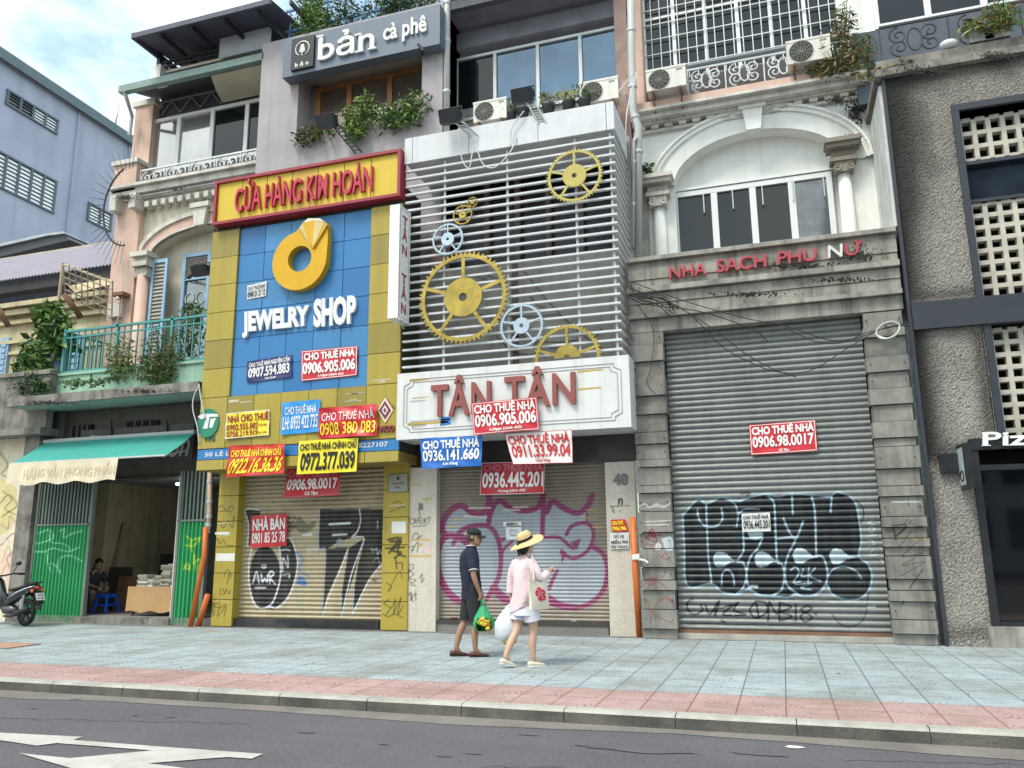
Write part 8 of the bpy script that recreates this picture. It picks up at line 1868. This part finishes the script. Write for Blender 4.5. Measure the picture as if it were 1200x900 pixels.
sh_ = MB(); cloth_rings(sh_, Fw, [(-.01, .02, .66, .15, .178), (-.01, .015, .70, .152, .18), (-.005, .01, .80, .15, .182), (-.005, 0, .92, .14, .172), (-.01, 0, 1.05, .128, .16), (-.015, 0, 1.17, .122, .168), (-.02, 0, 1.26, .11, .165), (-.015, 0, 1.31, .09, .13), (-.008, 0, 1.338, .07, .085), (0, 0, 1.36, .055, .06)], 34, 0, fold=.011, seed=8)
# uneven hem: the right side rides up
for i in range(34 * 2):
    p = sh_.v[i]; q = Vector(p) - Fw.b; yy = q.dot(Fw.l); sh_.v[i] = (p[0], p[1], p[2] + max(0, -yy + .05) * .45)
a = [Vector((-.012, -.12, 1.29)), Vector((.0, -.19, 1.18)), Vector((.02, -.228, 1.07)), Vector((.06, -.228, 1.065)), Vector((.125, -.222, 1.085)), Vector((.165, -.215, 1.11))]
sh_.tube([Fw(p) for p in a], [.064, .068, .066, .064, .06, .055], 16, 0, caps=False); sh_.tube([Fw(a[-1]), Fw(a[-1] + Vector((.022, .003, .012)))], [.058, .056], 16, 0, caps=False)
a = [Vector((-.012, .12, 1.29)), Vector((-.025, .185, 1.16)), Vector((-.03, .218, 1.05)), Vector((-.03, .232, .95)), Vector((-.028, .236, .89))]
sh_.tube([Fw(p) for p in a], [.064, .066, .06, .056, .055], 16, 0, caps=False)
sh_.build('shirt', M_pink, tw, smooth=True)
st_ = MB(); cloth_rings(st_, Fw, [(-.0, 0, .92, .1, .13), (-.005, 0, .80, .118, .15), (0, 0, .70, .138, .17), (0, 0, .62, .145, .18)], 30, 0, fold=.004)
for sd_, k_ in ((-1, (.04, -.095, .555)), (1, (-.03, .088, .555))): a, b = Vector((0, sd_ * .085, .75)), Vector(k_); st_.tube([Fw(a.lerp(b, t)) for t in (0, .5, 1)], [.1, .103, .104], 18, 0, caps=False)
st_.build('shorts', mat('white shorts', '#d2d6e2', rough=.85, var=.05), tw, smooth=True)
M_cshoe = mat('cream canvas shoe', '#cfc8b6', rough=.8); M_csole = mat('white sole', '#d3d1ca', rough=.7)
for an_, y_, pt in (((.05, -.085, .07), R(-16), 0), ((-.26, .075, .105), R(-8), R(-14))): s_ = MB(); shoe(s_, Fw, an_, y_, .25, .045, 0, 1, pt); s_.build('shoe', [M_cshoe, M_csole], tw, smooth=True)
# tote bag on the right shoulder
M_tote = mat('unbleached cotton', '#cfc6b8', rough=.9, var=.05)
tt_ = thing('tote_bag', 'cream cotton tote bag printed with a red rose, worn over pink shirt', 'bag', Fw((-.02, -.22, .85)))
def tote(u, v, o): return Fw((-.165 + .29 * u + .01 * math.sin(v * 5), -.262 - .018 * math.sin(math.pi * u) * math.sin(math.pi * min(1, v * 1.1)) + o - .02 * (1 - v), .70 + .34 * v + .012 * math.sin(u * 7) * v))
g = MB(); g.grid(lambda u, v: tote(u, v, -.02), 14, 14); g.grid(lambda u, v: tote(1 - u, v, .03), 14, 14)
for e in (0, 1): g.grid(lambda u, v: tote(e, v, -.02 + .05 * (u if e else 1 - u)), 2, 10)
g.grid(lambda u, v: tote(u, 0, .03 - .05 * v), 10, 2)
# printed rose: petals as arcs
rose = []
for k, (r, w_, n_) in enumerate(((.082, .026, 5), (.06, .02, 4), (.038, .017, 3), (.016, .016, 2))):
    for j in range(n_):
        a0_ = j * 6.283 / n_ + k * .7; pts = [(.52 + (r + .01 * math.sin(3 * t)) / .29 * math.cos(a0_ + t), .54 + (r * 1.05) / .34 * math.sin(a0_ + t)) for t in np.linspace(0, 6.283 / n_ * .82, 7)]
        for (u0, v0), (u1, v1) in zip(pts[:-1], pts[1:]):
            cu, cv = .52, .54; f_ = 1 - w_ / r
            q = [(u0, v0), (u1, v1), (cu + (u1 - cu) * f_, cv + (v1 - cv) * f_), (cu + (u0 - cu) * f_, cv + (v0 - cv) * f_)]
            g.add([tote(a, b, -.024) for a, b in q], [(0, 1, 2, 3)], 1)
g.build('bag', [M_tote, mat('rose print', '#c2274f', rough=.8)], tt_, smooth=True)
for o_ in (-.03, .03):
    g = MB(); pts = [Vector((-.10, -.275 + o_ * .5, 1.03)), Vector((-.06, -.235, 1.17)), Vector((-.02 + o_ * .2, -.165, 1.345)), Vector((.0 + o_ * .2, -.12, 1.352)), Vector((.03, -.2, 1.19)), Vector((.07, -.262 + o_ * .3, 1.04))]
    s_ = spline(pts, 5); g.tube([Fw(p) for p in s_], .011, 6, ell=.4); g.build('strap', M_tote, tt_, smooth=True)
# white carrier bag in the left hand
hp = Fw((.0, .243, .745)); tb = thing('carrier_bag', 'white plastic carrier bag with a tan bottom, held by the person in pink', 'bag', (hp.x, hp.y, hp.z))
bc = hp + Fw.f * -.06 + Vector((-.03, 0, -.27)); n = 22; V = []
M_wbag = mat('white plastic film', '#cdd2da', rough=.35, var=.08, vs=6, trans=0)
for (z, r) in [(-.17, .06), (-.16, .11), (-.1, .15), (-.02, .165), (.06, .155), (.13, .11), (.19, .06), (.22, .04)]:
    for j in range(n): a = 2 * math.pi * j / n; k = 1 + .06 * math.sin(5 * a + z * 22) + .05 * math.sin(9 * a - z * 15); V.append(bc + Vector((r * k * math.cos(a), r * k * .6 * math.sin(a), z + .02 * math.cos(a))))
g = MB(); g.add(V, [(i * n + j, i * n + (j + 1) % n, (i + 1) * n + (j + 1) % n, (i + 1) * n + j) for i in range(7) for j in range(n)] + [tuple(range(n - 1, -1, -1))]); g.build('film', M_wbag, tb, smooth=True)
PBg = quad([bc + Vector((-.04, -.118, .05)), bc + Vector((.1, -.108, .055)), bc + Vector((.1, -.112, .01)), bc + Vector((-.04, -.122, .005))])
g = MB(); lettering(g, 'SHOP', PBg, (0, 0, 1, 1), 0, .02, 0, .004)
g = MB(); g.ball(bc + Vector((.035, 0, -.185)), (.1, .07, .05), 0); g.build('box_base', mat('tan basket', '#a08a5c', rough=.9), tb, smooth=True)
g = MB(); g.tube([bc + Vector((0, 0, .21)), hp + Vector((0, 0, .0)), hp + Vector((.01, 0, .03))], [.035, .016, .012], 8); g.build('handle', M_wbag, tb, smooth=True)

# ---- seated person inside the shop
c = W(104, 712, 14.75); Fs_ = Fig((c.x, c.y, .14), R(-15)); ts = thing('person', 'person in dark clothes seated in the dim shop behind the green folding door', 'person', (c.x, c.y, .14))
V = [(0, 0, .42, .12, .1)]; E_ = []
s1 = joint((.06, 0, .62), (.11, .1), 0); s2 = joint((.14, 0, .82), (.12, .1), s1); nk = joint((.18, 0, .91), .05, s2); joint((.21, 0, .97), .05, nk)
for sd_ in (-1, 1):
    k_ = joint((.38, sd_ * .15, .47), .06, joint((.1, sd_ * .1, .43), .085, 0)); a_ = joint((.34, sd_ * .14, .1), .04, k_); joint((.43, sd_ * .14, .05), .035, a_)
    sh = joint((.14, sd_ * .17, .84), .06, s2); el = joint((.26, sd_ * .22, .62), .042, sh); wr = joint((.42, sd_ * .12, .56), .028, el); hand_chain(V, E_, wr, (.42, sd_ * .12, .56), (1, -sd_ * .3, -.2), (0, 0, -1), (0, -sd_, 0), .8)
bv, bf = skin_mesh(V, E_); g = MB(); g.add([Fs_(p) for p in bv], bf, 0); head = MB(); fr2 = head_geo(head, (.24, 0, 1.05), R(0), R(-25)); g.add([Fs_(p) for p in head.v], head.f); g.m[-len(head.m):] = head.m
g.build('body', [M_skinm, M_eye, M_lip], ts, smooth=True)
hr = MB(); hr.loft([(-.03, 0, -.05, .085, .08), (-.02, 0, .02, .1, .084), (-.015, 0, .08, .098, .08), (-.012, 0, .12, .06, .05), (-.012, 0, .13, .01, .01)], 16, frame=lambda p: Fs_(fr2(p))); hr.build('hair', M_hair, ts, smooth=True)
g = MB(); M_dsh = mat('dark shirt', '#2b2d33', rough=.9)
g.tube([Fs_((0, 0, .40)), Fs_((.06, 0, .62)), Fs_((.13, 0, .80)), Fs_((.165, 0, .9))], [.15, .145, .15, .075], 18)
for sd_ in (-1, 1): g.tube([Fs_((.14, sd_ * .14, .85)), Fs_((.25, sd_ * .21, .65))], [.075, .06], 12)
g.build('shirt', M_dsh, ts, smooth=True)
g = MB()
for sd_ in (-1, 1): g.tube([Fs_((.02, sd_ * .09, .43)), Fs_((.36, sd_ * .15, .48)), Fs_((.38, sd_ * .15, .44)), Fs_((.35, sd_ * .14, .14))], [.1, .08, .075, .065], 14)
g.build('trousers', mat('grey checked trousers', '#56534e', rough=.9, var=.3, vs=14), ts, smooth=True)
t = thing('seat_block', 'low dark wooden seat under the seated person in the shop', 'stool', (c.x, c.y, .14)); g = MB(); g.bar(Fs_((-.17, 0, .29)), Fs_((.2, 0, .29)), .36, .05); g.build('seat', M_tw, t)
for sx in (-.14, .16):
    for sy in (-.14, .14): g = MB(); g.bar(Fs_((sx, sy, 0)), Fs_((sx, sy, .27)), .04); g.build('leg', M_tw, t)

# ================================================================== motorbike (its tail shows at the left edge)
bm_ = G(29, 734); tM = thing('motorbike', 'dark motorbike parked on the pavement before the green folding door, its tail inside the frame', 'motorbike', (bm_.x, bm_.y, 0))
Fb = Fig((bm_.x, bm_.y, 0), R(172))          # faces left
M_bk = mat('black motorbike plastic', '#17181b', rough=.3, coat=.3); M_bk2 = mat('matt black plastic', '#1d1d1f', rough=.6); M_rub = mat('tyre rubber', '#161616', rough=.9); M_slv = mat('silver trim', '#b8bcc0', rough=.3, metal=.6); M_eng = mat('engine grey', '#55565a', rough=.4, metal=.7)
def torus(mb, c, r, rr, n=28, k=10, m=0, fr=Fb):
    V = []; Fs = []
    for i in range(n):
        a = 2 * math.pi * i / n
        for j in range(k): b = 2 * math.pi * j / k; V.append(fr((c[0] + (r + rr * math.cos(b)) * math.cos(a), c[1] + rr * .9 * math.sin(b), c[2] + (r + rr * math.cos(b)) * math.sin(a))))
    for i in range(n):
        for j in range(k): Fs.append((i * k + j, ((i + 1) % n) * k + j, ((i + 1) % n) * k + (j + 1) % k, i * k + (j + 1) % k))
    mb.add(V, Fs, m)
for wx_ in (0, 1.24):
    g = MB(); torus(g, (wx_, 0, .275), .23, .045); w_ = g.build('wheel', M_rub, tM, smooth=True)
    g = MB(); torus(g, (wx_, 0, .275), .188, .016)
    for k in range(5):
        a = k * 1.2566 + .3; g.bar(Fb((wx_, 0, .275)), Fb((wx_ + .18 * math.cos(a), 0, .275 + .18 * math.sin(a))), .03, .03)
    g.tube([Fb((wx_, -.06, .275)), Fb((wx_, .06, .275))], .045, 12); g.build('rim', mat('alloy rim', '#3a3b3f', rough=.4, metal=.6), w_)
def bodyloft(mb, secs, m=0, n=14):
    """cross-sections along x: (x, zc, half width, half height)"""
    V = []
    for (x, zc, hw_, hh_) in secs:
        for j in range(n): a = 2 * math.pi * j / n; V.append(Fb((x, hw_ * math.cos(a), zc + hh_ * math.sin(a))))
    q = len(secs); mb.add(V, [(i * n + j, i * n + (j + 1) % n, (i + 1) * n + (j + 1) % n, (i + 1) * n + j) for i in range(q - 1) for j in range(n)] + [tuple(range(n - 1, -1, -1)), tuple(range((q - 1) * n, q * n))], m)
g = MB(); bodyloft(g, [(-.33, .80, .03, .02), (-.24, .76, .075, .05), (-.05, .70, .11, .09), (.2, .63, .13, .11), (.45, .55, .12, .12), (.6, .45, .1, .13)]); g.build('side_panel', M_bk, tM, smooth=True)
g = MB()
for s_ in (-1, 1): g.tube([Fb((-.28, s_ * .075, .80)), Fb((-.05, s_ * .118, .745)), Fb((.2, s_ * .14, .66)), Fb((.42, s_ * .13, .56))], [.008, .018, .02, .008], 7)
g.build('silver_stripe', M_slv, tM, smooth=True)
g = MB(); bodyloft(g, [(-.22, .83, .06, .02), (-.1, .815, .11, .035), (.1, .77, .13, .045), (.3, .735, .12, .045), (.5, .71, .09, .04), (.62, .71, .04, .02)]); g.build('seat', mat('black seat vinyl', '#141415', rough=.5), tM, smooth=True)
g = MB()
for s_ in (-1, 1): g.tube([Fb((-.02, s_ * .1, .84)), Fb((-.22, s_ * .1, .87)), Fb((-.34, s_ * .04, .87))], .014, 8)
g.tube([Fb((-.34, -.04, .87)), Fb((-.34, .04, .87))], .014, 8); g.build('grab_rail', M_bk2, tM, smooth=True)
g = MB(); bodyloft(g, [(-.37, .76, .03, .012), (-.33, .76, .07, .035), (-.26, .75, .075, .04)]); g.build('tail_light', mat('red lens', '#8f1d16', rough=.2), tM, smooth=True)
for s_ in (-1, 1): g = MB(); g.ball(Fb((-.28, s_ * .11, .70)), .035); g.build('indicator', mat('amber lens', '#c06a20', rough=.2), tM, smooth=True)
g = MB(); g.grid(lambda u, v: Fb((-.02 + .36 * math.cos(1.5 + 1.25 * u), (v - .5) * .13, .28 + .36 * math.sin(1.5 + 1.25 * u))), 14, 2); g.bar(Fb((-.27, 0, .7)), Fb((-.42, 0, .45)), .14, .02); g.bar(Fb((-.40, 0, .47)), Fb((-.38, 0, .33)), .12, .02); g.build('rear_fender', M_bk2, tM)
g = MB(); Pn = quad([Fb((-.335, .09, .66)), Fb((-.335, -.09, .66)), Fb((-.405, -.09, .52)), Fb((-.405, .09, .52))]); nn = Fb.f * -1
g.add([Pn(0, 0) + nn * .02, Pn(1, 0) + nn * .02, Pn(1, 1) + nn * .02, Pn(0, 1) + nn * .02], [(0, 1, 2, 3)]); g.add([Pn(0, 0) + nn * .012, Pn(0, 1) + nn * .012, Pn(1, 1) + nn * .012, Pn(1, 0) + nn * .012], [(0, 1, 2, 3)]); lettering(g, '59-X2', Pn, (.2, .56, .8, .88), 1, .02, 0, .024, nn); lettering(g, '417.83', Pn, (.1, .12, .9, .46), 1, .02, 0, .024, nn); g.build('number_plate', [mat('plate white', '#c9ccc8', rough=.4), M_black], tM)
g = MB(); bodyloft(g, [(.3, .3, .06, .06), (.45, .32, .11, .1), (.65, .32, .11, .1), (.75, .33, .06, .06)]); g.tube([Fb((.4, -.13, .3)), Fb((0, -.13, .29))], .055, 12); g.build('engine', M_eng, tM, smooth=True)
g = MB(); g.tube([Fb((.5, .14, .2)), Fb((.25, .15, .2)), Fb((.1, .16, .26)), Fb((-.28, .17, .36))], [.02, .03, .05, .045], 12); g.build('exhaust', M_bk2, tM, smooth=True)
for s_ in (-1, 1): g = MB(); g.tube([Fb((-.0, s_ * .13, .28)), Fb((-.06, s_ * .13, .62))], .022, 8); g.tube([Fb((-.02, s_ * .13, .36 + .03 * k)) + Vector((0, 0, .0)) for k in range(7)], .038, 8); g.build('shock_absorber', M_slv, tM)
g = MB(); bodyloft(g, [(.6, .42, .06, .14), (.8, .5, .09, .2), (.95, .72, .12, .22), (1.02, .85, .1, .12), (1.06, .95, .06, .04)]); g.build('front_fairing', M_bk, tM, smooth=True)
g = MB()
for s_ in (-1, 1): g.tube([Fb((1.0, s_ * .08, .7)), Fb((1.24, s_ * .08, .275))], .025, 8)
g.build('fork', M_slv, tM); g = MB(); g.grid(lambda u, v: Fb((1.24 + .32 * math.cos(.6 + 1.9 * u), (v - .5) * .12, .275 + .32 * math.sin(.6 + 1.9 * u))), 12, 2); g.build('front_fender', M_bk, tM)
g = MB(); g.tube([Fb((.78, -.34, 1.02)), Fb((.86, -.2, 1.03)), Fb((.95, -.05, .99)), Fb((.95, .05, .99)), Fb((.86, .2, 1.03)), Fb((.78, .34, 1.02))], .017, 8); g.build('handlebar', M_bk2, tM, smooth=True)
for s_ in (-1, 1):
    g = MB(); g.tube([Fb((.80, s_ * .26, 1.025)), Fb((.76, s_ * .38, 1.02))], .024, 8); g.build('grip', M_rub, tM)
    g = MB(); g.tube([Fb((.88, s_ * .2, 1.03)), Fb((.86, s_ * .26, 1.2))], .008, 6); g.ball(Fb((.85, s_ * .28, 1.24)), (.06, .06, .045)); g.build('mirror', M_bk2, tM, smooth=True)
g = MB(); g.ball(Fb((1.05, 0, .93)), (.07, .08, .08)); g.build('headlight', mat('clear lens', '#c9cdd0', rough=.1), tM, smooth=True)
g = MB(); g.bar(Fb((.4, -.1, .22)), Fb((.3, -.26, .01)), .025); g.build('side_stand', M_eng, tM)
# bracelet of tape on the wheel seen in blue
# ================================================================== across the street (seen in the window reflections)
M_op = mat('opposite facade', '#a8a6a0', rough=.9, var=.15, vs=.3, streak=.2); M_opw = mat('opposite windows', '#2c333b', rough=.1)
def opposite(x0, x1, h, label, col, nfl, nw):
    t = thing('office_building', label, 'building', ((x0 + x1) / 2, -20, 0))
    g = MB(); g.box(x0, x1, -34, -20, 0, h); g.build('wall', mat('facade ' + col, col, rough=.9, var=.12, vs=.3, streak=.2), t)
    g = MB()
    for j in range(nfl):
        for i in range(nw): a = x0 + (x1 - x0) * (i + .2) / nw; g.box(a, a + (x1 - x0) / nw * .62, -20.02, -19.98, 1.2 + (h - 1.5) * j / nfl, 1.2 + (h - 1.5) * (j + .62) / nfl)
    g.build('windows', M_opw, t)
opposite(4, 17, 24, 'tall grey office block across the street seen in window reflections', '#8f9396', 7, 6)
opposite(-26, -12, 13, 'low cream building across the street seen in window reflections', '#b9b09c', 4, 7)
